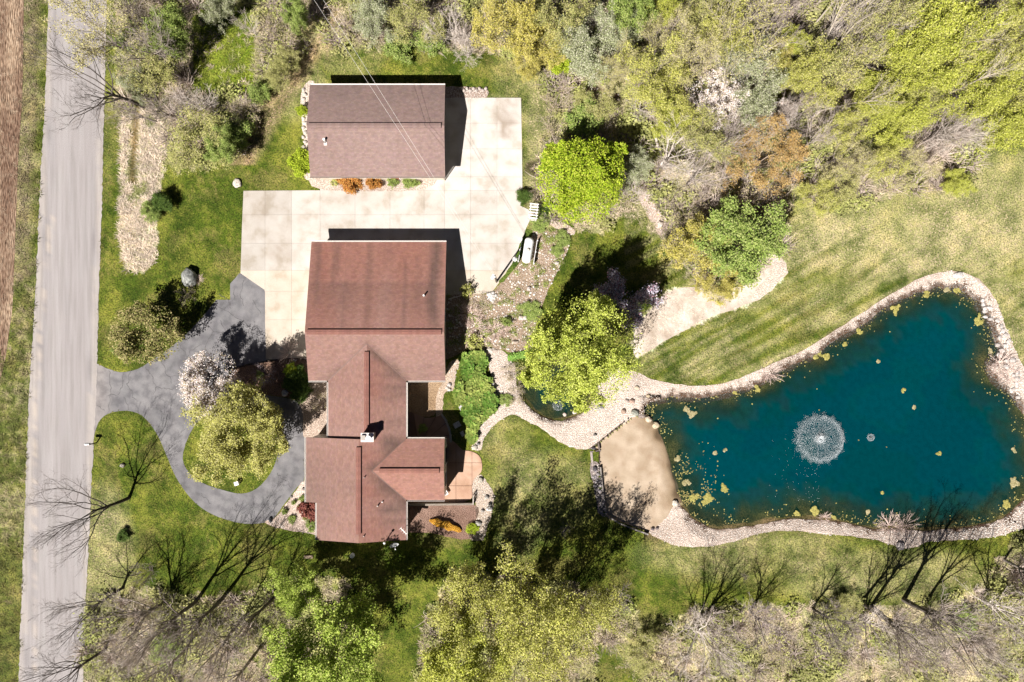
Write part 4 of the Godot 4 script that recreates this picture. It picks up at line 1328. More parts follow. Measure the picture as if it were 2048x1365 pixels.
func make_yard_things() -> void:
	# overhead wires from a pole by the yard towards the road side, over the outbuilding
	var foot := P(993, 564)
	var pole := thing("utility_pole", "slim dark utility pole at the southeast corner of the concrete yard", "pole", foot)
	var m := MB.new()
	m.path(PackedVector3Array([Vector3(0, -0.3, 0), Vector3(0, 7.1, 0), Vector3(0, 7.1, 0)]), PackedFloat32Array([0.12, 0.085, 0.0]), 10, Color(0.22, 0.19, 0.16))
	obj("shaft", m.mesh(), M.timber, pole)
	m = MB.new()
	m.box(Vector3(-0.12, 7.0, 0.05), Vector3(0.34, 0.16, 0.3), Basis(), Color(0.8, 0.8, 0.8))
	obj("bracket", m.mesh(), M.paint, pole)
	m = MB.new()
	m.path(PackedVector3Array([Vector3(-0.25, 6.7, 0.2), Vector3(-0.25, 7.0, 0.2), Vector3(-0.25, 7.05, 0.2)]), PackedFloat32Array([0.16, 0.16, 0.01]), 12, Color(0.78, 0.78, 0.8))
	obj("transformer", m.mesh(), M.paint, pole)
	for k in 2:
		var far := P(500 + 24 * k, -197, 10.2)
		var near := foot + Vector3(-0.1 + 0.2 * k, 7.05, 0.1 * k)
		var pts := PackedVector3Array()
		var rad := PackedFloat32Array()
		for q in 33:
			var t := q / 32.0
			pts.append(near.lerp(far, t) - Vector3(0, 1.6 * t * (1 - t), 0))
			rad.append(0.011)
		var wm := MB.new()
		wm.path(pts, rad, 5, Color(0.62, 0.6, 0.57))
		tag(obj("overhead_wire", wm.mesh(), M.paint), ["left one of two pale overhead wires crossing the outbuilding roof", "right one of two pale overhead wires crossing the outbuilding roof"][k], "wire", "overhead wires")
	# globe lamp
	var lamp := thing("yard_lamp", "white globe yard lamp between the utility pole and the propane tank", "lamp", G(1030, 523))
	m = MB.new()
	m.path(PackedVector3Array([Vector3(0, 0, 0), Vector3(0, 0.15, 0), Vector3(0, 0.16, 0), Vector3(0, 2.0, 0)]), PackedFloat32Array([0.12, 0.11, 0.045, 0.04]), 10, Color(0.12, 0.12, 0.12))
	obj("post", m.mesh(), M.paint, lamp)
	m = MB.new()
	m.grid(10, 16, func(u: float, v: float) -> Vector3: return Vector3(0, 2.2, 0) + Vector3(sin(PI * u) * cos(-TAU * v), cos(PI * u), sin(PI * u) * sin(-TAU * v)) * 0.27, func(_p: Vector3) -> Color: return Color(0.82, 0.8, 0.77))
	m.smooth()
	obj("globe", m.mesh(), M.paint, lamp)
	m = MB.new()
	m.path(PackedVector3Array([Vector3(0, 2.42, 0), Vector3(0, 2.5, 0), Vector3(0, 2.52, 0)]), PackedFloat32Array([0.13, 0.1, 0.0]), 12, Color(0.45, 0.43, 0.42))
	obj("finial", m.mesh(), M.paint, lamp)
	# propane tank between two low screens
	var tank := thing("propane_tank", "white propane tank with a round lid lying in the rocky garden", "tank", G(1055.5, 503))
	tank.rotation.y = deg_to_rad(-9)
	m = MB.new()
	m.grid(24, 24, func(u: float, v: float) -> Vector3:
		var a := -TAU * v
		var s := u * 2.0 - 1.0
		var r := 0.5
		var zz := clampf(s * 1.45, -1.0, 1.0)
		var e := absf(s * 1.45) - 1.0
		if e > 0:
			r = 0.5 * sqrt(maxf(0.0, 1.0 - pow(e / 0.45, 2.0)))
			zz = signf(s) * (1.0 + e)
		return Vector3(r * cos(a), 0.82 + r * sin(a), -zz), func(_p: Vector3) -> Color: return Color(0.80, 0.80, 0.80))
	m.smooth()
	obj("shell", m.mesh(), M.paint, tank)
	m = MB.new()
	m.path(PackedVector3Array([Vector3(0, 1.25, 0.02), Vector3(0, 1.44, 0.02), Vector3(0, 1.5, 0.02), Vector3(0, 1.51, 0.02)]), PackedFloat32Array([0.19, 0.19, 0.13, 0.0]), 16, Color(0.55, 0.50, 0.44))
	obj("lid", m.mesh(), M.paint, tank)
	for s in [-1, 1]:
		m = MB.new()
		m.box(Vector3(0, 0.22, s * 0.75), Vector3(0.7, 0.5, 0.22), Basis(), Color(0.5, 0.49, 0.47))
		obj("saddle", m.mesh(), M.stone, tank)
	for s in [-1, 1]:
		var scr := thing("tank_screen", "low white slatted screen on the %s long side of the propane tank" % ["left", "right"][(s + 1) / 2], "screen", tank.position + Vector3(0.83 * s, 0, 0.05).rotated(Vector3.UP, tank.rotation.y), "screens beside the propane tank")
		scr.rotation.y = tank.rotation.y
		for k in 4:
			m = MB.new()
			m.box(Vector3(0, 0.18 + k * 0.22, 0), Vector3(0.05, 0.14, 2.6), Basis(), Color(0.74, 0.72, 0.72))
			obj("slat", m.mesh(), M.paint, scr)
		for k in 3:
			m = MB.new()
			m.box(Vector3(0.05 * s, 0.48, -1.25 + 1.25 * k), Vector3(0.09, 1.05, 0.09), Basis(), Color(0.72, 0.70, 0.69))
			obj("post", m.mesh(), M.paint, scr)
	# garden arbour: two side frames and the cross slats of its roof
	var arb := thing("garden_arbour", "white garden arbour with a slatted top where the path leaves the yard", "arbour", G(1066, 430))
	arb.rotation.y = deg_to_rad(-6)
	for q in [[-1, -1], [1, -1], [1, 1], [-1, 1]]:
		m = MB.new()
		m.beam(Vector3(q[0] * 0.36, 0, q[1] * 0.72), Vector3(q[0] * 0.36, 2.1, q[1] * 0.72), 0.09, 0.09, Color(0.72, 0.68, 0.66))
		obj("post", m.mesh(), M.paint, arb)
	for s in [-1, 1]:
		m = MB.new()
		m.box(Vector3(s * 0.36, 2.14, 0), Vector3(0.06, 0.12, 1.75), Basis(), Color(0.72, 0.68, 0.66))
		obj("rafter", m.mesh(), M.paint, arb)
	for k in 6:
		m = MB.new()
		m.box(Vector3(0, 2.23, -0.75 + k * 0.3), Vector3(0.98, 0.06, 0.11), Basis(), Color(0.74, 0.71, 0.69))
		obj("slat", m.mesh(), M.paint, arb)
	for s in [-1, 1]:
		for k in 3:
			m = MB.new()
			m.box(Vector3(0, 0.5 + k * 0.55, s * 0.72), Vector3(0.68, 0.05, 0.04), Basis(), Color(0.72, 0.68, 0.66))
			obj("rung", m.mesh(), M.paint, arb)
	# mailbox at the road
	var mail := thing("mailbox", "white mailbox on a dark post at the road's edge", "mailbox", P(188, 886))
	m = MB.new()
	m.beam(Vector3(0.25, -0.2, 0), Vector3(0.25, 1.2, 0), 0.1, 0.1, Color(0.12, 0.1, 0.09))
	m.beam(Vector3(0.4, 0.98, 0), Vector3(-0.3, 0.98, 0), 0.1, 0.09, Color(0.12, 0.1, 0.09))
	obj("post", m.mesh(), M.timber, mail)
	m = MB.new()
	m.grid(8, 14, func(u: float, v: float) -> Vector3:
		var a := PI * v
		var end := 0.0 if (u == 0.0 or u == 1.0) else 1.0
		return Vector3(-0.34 + 0.56 * clampf(u * 1.2 - 0.1, 0, 1), 1.03 + sin(a) * 0.17 * end + 0.08 * end, -cos(a) * 0.12 * end), func(_p: Vector3) -> Color: return Color(0.8, 0.8, 0.8))
	obj("box", m.mesh(), M.paint, mail)
	m = MB.new()
	m.box(Vector3(-0.05, 1.05, 0), Vector3(0.56, 0.04, 0.25), Basis(), Color(0.7, 0.7, 0.7))
	obj("floor", m.mesh(), M.paint, mail)
	m = MB.new()
	m.box(Vector3(0.02, 1.28, 0.14), Vector3(0.05, 0.2, 0.02), Basis(), Color(0.5, 0.05, 0.04))
	obj("flag", m.mesh(), M.paint, mail)
	# small flat things on the lawns
	var lid := thing("well_cap", "small round white cap on the lawn south of the house", "cap", P(705, 1111))
	m = MB.new()
	m.path(PackedVector3Array([Vector3(0, 0, 0), Vector3(0, 0.32, 0), Vector3(0, 0.36, 0), Vector3(0, 0.37, 0)]), PackedFloat32Array([0.26, 0.26, 0.2, 0.0]), 18, Color(0.66, 0.7, 0.74))
	obj("casing", m.mesh(), M.paint, lid)
	for k in 4:
		m = MB.new()
		m.path(PackedVector3Array([Vector3(0.15, 0.34, 0).rotated(Vector3.UP, k * PI / 2), Vector3(0.15, 0.41, 0).rotated(Vector3.UP, k * PI / 2), Vector3(0.15, 0.412, 0).rotated(Vector3.UP, k * PI / 2)]), PackedFloat32Array([0.03, 0.03, 0.0]), 6, Color(0.3, 0.3, 0.3))
		obj("bolt", m.mesh(), M.metal, lid)
	var box := thing("utility_box", "small white utility box at the foot of the grass island", "box", P(476, 966))
	m = MB.new()
	m.box(Vector3(0, 0.25, 0), Vector3(0.4, 0.5, 0.36), Basis(Vector3.UP, 0.3), Color(0.78, 0.74, 0.68))
	obj("cabinet", m.mesh(), M.paint, box)
	m = MB.new()
	m.box(Vector3(0, 0.52, 0), Vector3(0.46, 0.05, 0.42), Basis(Vector3.UP, 0.3), Color(0.82, 0.79, 0.74))
	obj("lid", m.mesh(), M.paint, box)
	var bath := thing("bird_bath", "pale stone bird bath beside the golden shrub", "bird bath", P(330, 664))
	m = MB.new()
	m.path(PackedVector3Array([Vector3(0, 0, 0), Vector3(0, 0.1, 0), Vector3(0, 0.14, 0), Vector3(0, 0.95, 0)]), PackedFloat32Array([0.26, 0.24, 0.1, 0.09]), 12, Color(0.6, 0.58, 0.57))
	obj("pedestal", m.mesh(), M.stone, bath)
	m = MB.new()
	m.grid(8, 18, func(u: float, v: float) -> Vector3:
		var a := -TAU * v
		var rr := 0.38 * (u * 2.0 if u < 0.5 else 1.0 - (u - 0.5) * 1.4)
		return Vector3(rr * cos(a), (0.98 + 0.14 * pow(u * 2.0, 2.0) if u < 0.5 else 1.12 - 0.2 * (u - 0.5) * 2.0), rr * sin(a)), func(_p: Vector3) -> Color: return Color(0.66, 0.66, 0.70))
	obj("bowl", m.mesh(), M.stone, bath)
	# dark timber edging between concrete and mulch bed
	var log_ := thing("timber_edging", "dark timber edging between the concrete and the mulch bed", "edging")
	var run := [[462, 738], [500, 730], [545, 721], [570, 718], [616, 718]]
	for k in run.size() - 1:
		m = MB.new()
		m.beam(P(run[k][0], run[k][1]) + Vector3(0, 0.14, 0), P(run[k + 1][0], run[k + 1][1]) + Vector3(0, 0.14, 0), 0.14, 0.3, Color(0.09, 0.07, 0.06))
		obj("timber", m.mesh(), M.timber, log_)
	# white pipe that leans on the garage corner
	m = MB.new()
	m.path(PackedVector3Array([P(897, 599) + Vector3(0, 0.12, 0), P(928, 590) + Vector3(0, 0.12, 0), P(950, 581) + Vector3(0, 0.1, 0)]), PackedFloat32Array([0.05, 0.05, 0.05]), 8, Color(0.72, 0.66, 0.6))
	tag(obj("drain_pipe", m.mesh(), M.paint), "thin pale drain pipe lying on the ground by the garage corner", "pipe")
	# lawn slabs in the shade of the house
	for q in [[914, 850, 0.75, 0.6, "square grey stepping stone on the shaded lawn"], [925, 868, 0.4, 0.55, "small pointed stepping stone on the shaded lawn"], [923, 815, 0.55, 0.5, "tan flat stone at the lawn's edge above the shadow"]]:
		m = MB.new()
		m.box(Vector3(0, 0.04, 0), Vector3(q[2], 0.09, q[3]), Basis(Vector3.UP, 0.5), Color(0.62, 0.60, 0.60))
		m.box(Vector3(0, 0.09, 0), Vector3(q[2] - 0.05, 0.02, q[3] - 0.05), Basis(Vector3.UP, 0.5), Color(0.64, 0.62, 0.62))
		var o := obj("stepping_stone", m.mesh(), M.stone)
		o.position = P(q[0], q[1])
		tag(o, q[4], "stone")
	# fallen pale logs in the wood edge at the top
	for q in [[808, 10, 838, 36, "pale fallen log among the bushes at the top edge"], [1508, 178, 1475, 268, "long pale fallen trunk east of the white blossom"], [1390, 292, 1440, 325, "pale fallen log under the grey bare tree"], [1612, 244, 1688, 186, "long pale fallen trunk at the right of the dark gap in the wood"], [1652, 96, 1716, 6, "long pale fallen trunk beside the large leaning bare tree"], [1782, 172, 1806, 132, "short pale fallen trunk among the lime green trees"], [1300, 250, 1316, 300, "pale fallen limb south of the small pale bare tree"]]:
		m = MB.new()
		m.path(PackedVector3Array([P(q[0], q[1]) + Vector3(0, 0.5, 0), P((q[0] + q[2]) / 2.0 + 2, (q[1] + q[3]) / 2.0) + Vector3(0, 0.4, 0), P(q[2], q[3]) + Vector3(0, 0.2, 0)]), PackedFloat32Array([0.08, 0.13, 0.17]), 8, Color(0.5, 0.43, 0.38))
		tag(obj("fallen_log", m.mesh(), M.bark), q[4], "log")
	# flat dead wood on the lawn by the south wall of the house
	m = MB.new()
	m.box(P(617, 1114) + Vector3(0, 0.08, 0), Vector3(0.95, 0.16, 0.32), Basis(), Color(0.46, 0.36, 0.26))
	tag(obj("log_seat", m.mesh(), M.timber), "short flat log lying on the shaded lawn southwest of the house", "log")

func make_pond_things() -> void:
	# beach retaining wall of stacked timbers, a stair, a post
	var w := thing("beach_wall", "grey timber retaining wall round the west and south of the beach", "wall")
	var run := [[1194, 930], [1201, 935], [1206, 985], [1213, 1032], [1240, 1048], [1270, 1060], [1297, 1070]]
	for k in range(1, run.size() - 1):
		for lvl in 3:
			var m := MB.new()
			var y := -0.40 + lvl * 0.17
			m.beam(P(run[k][0], run[k][1]) + Vector3(0, y, 0), P(run[k + 1][0], run[k + 1][1]) + Vector3(0, y, 0), 0.16, 0.165, Color(0.33, 0.30, 0.28) * (0.85 + 0.12 * lvl))
			obj("timber", m.mesh(), M.timber, w)
	var w2 := thing("beach_edging", "thin dark timber edging between gravel walk and beach", "edging")
	var run2 := [[1178, 899], [1197, 885], [1212, 873], [1228, 860], [1246, 846]]
	for k in run2.size() - 1:
		var m := MB.new()
		m.beam(G(run2[k][0], run2[k][1], 0.0) * Vector3(1, 0, 1) + Vector3(0, -0.1, 0), G(run2[k + 1][0], run2[k + 1][1]) * Vector3(1, 0, 1) + Vector3(0, -0.1, 0), 0.1, 0.34, Color(0.16, 0.12, 0.1))
		obj("timber", m.mesh(), M.timber, w2)
	for k in 7:
		var e := Vector2(1205, 879).lerp(Vector2(1256, 838), k / 6.0)
		var m := MB.new()
		m.path(PackedVector3Array([Vector3(0, -0.4, 0), Vector3(0, 0.22, 0), Vector3(0, 0.23, 0)]), PackedFloat32Array([0.07, 0.07, 0.0]), 8, Color(0.1, 0.06, 0.06))
		var o := obj("edging_stake", m.mesh(), M.timber)
		o.position = P(e.x, e.y)
		tag(o, "short dark stake in the edging above the beach, %s from the steps" % ["first", "second", "third", "fourth", "fifth", "sixth", "seventh"][k], "stake", "stakes along the beach edging")
	var st := thing("beach_steps", "grey wooden steps leading from the lawn down to the beach", "steps")
	for k in 4:
		var m := MB.new()
		m.box(P(1183.5 + k * 4.6, 916) + Vector3(0, 0.03 - k * 0.11, 0), Vector3(0.225, 0.06, 1.2), Basis(Vector3.UP, 0.09), Color(0.50, 0.43, 0.40))
		obj("tread", m.mesh(), M.timber, st)
	for s in [-1, 1]:
		var m := MB.new()
		m.beam(P(1180, 916 + s * 12.0) + Vector3(0, 0.02, 0), P(1202, 915 + s * 12.0) + Vector3(0, -0.36, 0), 0.09, 0.22, Color(0.42, 0.36, 0.33))
		obj("stringer", m.mesh(), M.timber, st)
	var m := MB.new()
	m.beam(P(1197, 887) + Vector3(0, -0.4, 0), P(1199, 902) + Vector3(0, -0.4, 0), 0.12, 0.9, Color(0.25, 0.2, 0.18))
	tag(obj("wing_board", m.mesh(), M.timber), "short upright board beside the top of the beach steps", "board")
	m = MB.new()
	m.path(PackedVector3Array([Vector3(0, -0.4, 0), Vector3(0, 2.6, 0), Vector3(0, 2.62, 0)]), PackedFloat32Array([0.05, 0.05, 0.0]), 8, Color(0.3, 0.26, 0.24))
	var post := obj("slim_post", m.mesh(), M.timber)
	post.position = P(1216, 1031)
	tag(post, "slim upright post at the corner of the beach wall", "post")
	# fountain: a float with a nozzle and the falling spray
	fountain("pond_fountain", "round white fountain spraying in the middle of the large pond", 1643, 879, 2.75, 26000, 1.5)
	fountain("small_fountain", "small bubbling jet just east of the large fountain", 1747, 877, 0.42, 900, 0.25)
	fountain("water_bubbler", "white bubbling jet in the small garden pond", 1116, 812, 0.6, 1300, 0.2)
	# floating algae
	var mats := [[1378, 818, 20, 0, "large tan algae mat near the inlet of the pond"], [1810, 784, 7, 1, "lone yellow algae clump northeast of the fountain"], [1836, 816, 6, 0, "small tan algae clump southeast of the lone yellow one"], [1885, 911, 8, 1, "yellow algae clump in open water at the right"], [1761, 721, 5, 0, "tiny pale clump in open water north of the fountain"], [1449, 978, 13, 1, "bright yellow algae mat southwest of the fountain"], [1436, 911, 6, 0, "pale clump west of the fountain, upper one"], [1454, 902, 4, 0, "tiny pale speck of algae beside the pale clump west of the fountain"], [1640, 712, 22, 1, "yellow algae along the north shore where it bends"], [1722, 660, 10, 1, "small yellow algae patch on the upper north shore"], [1800, 625, 16, 1, "algae streak close to the shore below the top bend"], [1862, 580, 14, 1, "algae fringe left of the pond's top"], [1902, 580, 10, 0, "algae fringe under the white rock at the pond's top"], [1925, 580, 10, 1, "algae fringe right of the pond's top"], [1958, 640, 15, 1, "hooked bright algae strip near the east shore"], [1520, 775, 10, 1, "tan algae at the tip of the north shore reeds"], [1410, 1010, 22, 1, "speckled algae in the southwest corner of the pond"], [1395, 1000, 14, 1, "algae by the pale rock at the beach's end"], [1380, 965, 12, 0, "algae along the beach, middle part"], [1352, 920, 10, 0, "algae along the beach, upper part"], [1640, 1033, 18, 1, "algae point on the south shore below the fountain"], [1598, 1030, 9, 1, "flat algae patch left of the algae point"], [1772, 989, 4, 1, "tiny yellow clump off the south shore"], [1745, 1030, 7, 0, "tan algae bits off the south shore reeds"], [2035, 960, 16, 0, "tan algae at the right edge of the pond"], [2020, 1005, 14, 1, "yellow algae in the southeast corner"], [2040, 905, 9, 0, "algae at the right edge above the shadow"], [1475, 785, 6, 1, "small algae bits on the north shore near the inlet"], [1670, 1036, 8, 1, "algae bits right of the algae point"], [1690, 690, 8, 1, "algae bits on the north shore above the bend"], [1950, 585, 7, 1, "algae at the top east corner of the pond"], [1985, 700, 9, 0, "tan algae by the east shore reeds"]]
	for q in mats:
		var am := MB.new()
		var r2 := RandomNumberGenerator.new()
		r2.seed = int(q[0] * 3 + q[1])
		var count := int(10 + q[2] * 3.2)
		var walk := Vector2.ZERO
		for k in count:
			walk += Vector2(r2.randfn(0, 1), r2.randfn(0, 1)).limit_length(1.5) * (0.7 + q[2] * 0.09)
			walk = walk.limit_length(q[2] * 0.95)
			var c := P(q[0] + walk.x, q[1] + walk.y) + Vector3(0, WATER + 0.012 + 0.004 * (k % 5), 0)
			var rad: float = r2.randf_range(0.05, 0.13) * (1.0 + q[2] * 0.03)
			var col := Color(0.36, 0.32, 0.10).lerp(Color(0.19, 0.18, 0.05), r2.randf()) if q[3] == 1 else Color(0.37, 0.32, 0.19).lerp(Color(0.20, 0.18, 0.08), r2.randf())
			var first := Vector3.ZERO
			var prev := Vector3.ZERO
			for s in 10:
				var e: Vector3 = c + Vector3(cos(-TAU * s / 9.0), 0, sin(-TAU * s / 9.0)) * rad * (0.6 + 0.7 * absf(noise_c.get_noise_2d(c.x * 9 + cos(TAU * s / 9.0) * 3, c.z * 9 + sin(TAU * s / 9.0) * 3)) + 0.25 * r2.randf())
				if s > 0:
					am.tri(c + Vector3(0, 0.03, 0), e, prev, col * r2.randf_range(0.85, 1.1))
				prev = e
		tag(obj("algae_mat", am.mesh(), M.pebble), q[4], "algae", "algae mats on the pond")

	# crumbs of weed along the banks
	var bit := MB.new()
	bit.leaf(Vector3.ZERO, Vector3(1, 0.1, 0.2), Vector3(-0.2, 0.15, 0.8), Color.WHITE)
	var spots := []
	var tones := PackedColorArray()
	for k in 3000:
		var e: Vector2 = pond[rng.randi() % pond.size()].lerp(pond[rng.randi() % pond.size()], 0.02 * rng.randf())
		var p := e + Vector2(rng.randfn(0, 0.7), rng.randfn(0, 0.7))
		if rng.randf() < 0.22:
			p = Vector2(19.8, 17.0) + Vector2(rng.randfn(0, 1.5), rng.randfn(0, 2.2))
		elif rng.randf() < 0.008:
			p = Vector2(rng.randf_range(17, 55), rng.randf_range(-5, 20))
		if not Geometry2D.is_point_in_polygon(p, pond) or noise_b.get_noise_2d(p.x * 1.5, p.y * 1.5) < -0.1:
			continue
		spots.append(Transform3D(Basis(Vector3.UP, rng.randf() * TAU).scaled(Vector3.ONE * rng.randf_range(0.03, 0.11)), Vector3(p.x, WATER + 0.015, p.y)))
		tones.append(Color(0.34, 0.31, 0.10).lerp(Color(0.16, 0.13, 0.05), rng.randf()))
	scatter("pond_weed", bit.mesh(), M.pebble, spots, tones, "crumbs of yellowish weed drifting along the pond's banks", "pond weed")

func fountain(called: String, label: String, px: float, py: float, r: float, count: int, tall: float) -> void:
	var water := WATER + (0.2 if px < 1200 else 0.0)
	var f := thing(called, label, "fountain", P(px, py) + Vector3(0, water, 0))
	var m := MB.new()
	m.path(PackedVector3Array([Vector3(0, -0.1, 0), Vector3(0, 0.06, 0), Vector3(0, 0.1, 0), Vector3(0, 0.18, 0), Vector3(0, 0.19, 0)]), PackedFloat32Array([0.3, 0.3, 0.12, 0.08, 0.0]) if r > 1 else PackedFloat32Array([0.1, 0.1, 0.06, 0.05, 0.0]), 14, Color(0.05, 0.05, 0.05))
	obj("float", m.mesh(), M.paint, f)
	var drop := MB.new()
	var t := 0.5
	drop.leaf(Vector3.ZERO, Vector3(1, 0.2, 0), Vector3(0, 0.3, 1), Color.WHITE)
	drop.leaf(Vector3.ZERO, Vector3(0, 1, 0.2), Vector3(1, 0, -0.3) * t, Color.WHITE)
	var places := []
	var tints := PackedColorArray()
	for k in count:
		var a := rng.randf() * TAU
		var reach := r * sqrt(rng.randf_range(0.03, 1.0)) * (1.0 + 0.07 * sin(a * 17.0) + rng.randfn(0, 0.045))
		if rng.randf() < 0.22:
			reach = r * absf(rng.randfn(0, 0.12))
		elif rng.randf() < 0.3:
			reach = r * rng.randfn(0.86, 0.07)
		var s := clampf(reach / r, 0.0, 1.0)
		var y := tall * 4.0 * (0.04 + s * 0.96) * (1.02 - s) * rng.randf_range(0.25, 1.0) if rng.randf() < 0.6 else 0.02
		var size := rng.randf_range(0.006, 0.017) * (1.5 if s < 0.15 else 1.0)
		places.append(Transform3D(Basis(Vector3(rng.randf(), rng.randf(), rng.randf()).normalized(), rng.randf() * TAU).scaled(Vector3.ONE * size), Vector3(cos(a) * reach, y + 0.02, sin(a) * reach)))
		tints.append(Color(0.78, 0.82, 0.84))
	if r > 1:
		# drops blown away from the ring
		for k in 160:
			var q := Vector2(rng.randf_range(-6.0, -1.0), rng.randf_range(-0.5, 7.0))
			places.append(Transform3D(Basis().scaled(Vector3.ONE * rng.randf_range(0.01, 0.03)), Vector3(q.x * rng.randf(), 0.015, q.y)))
			tints.append(Color(0.6, 0.68, 0.7))
	scatter("spray", drop.mesh(), M.spray, places, tints, "", "", f)

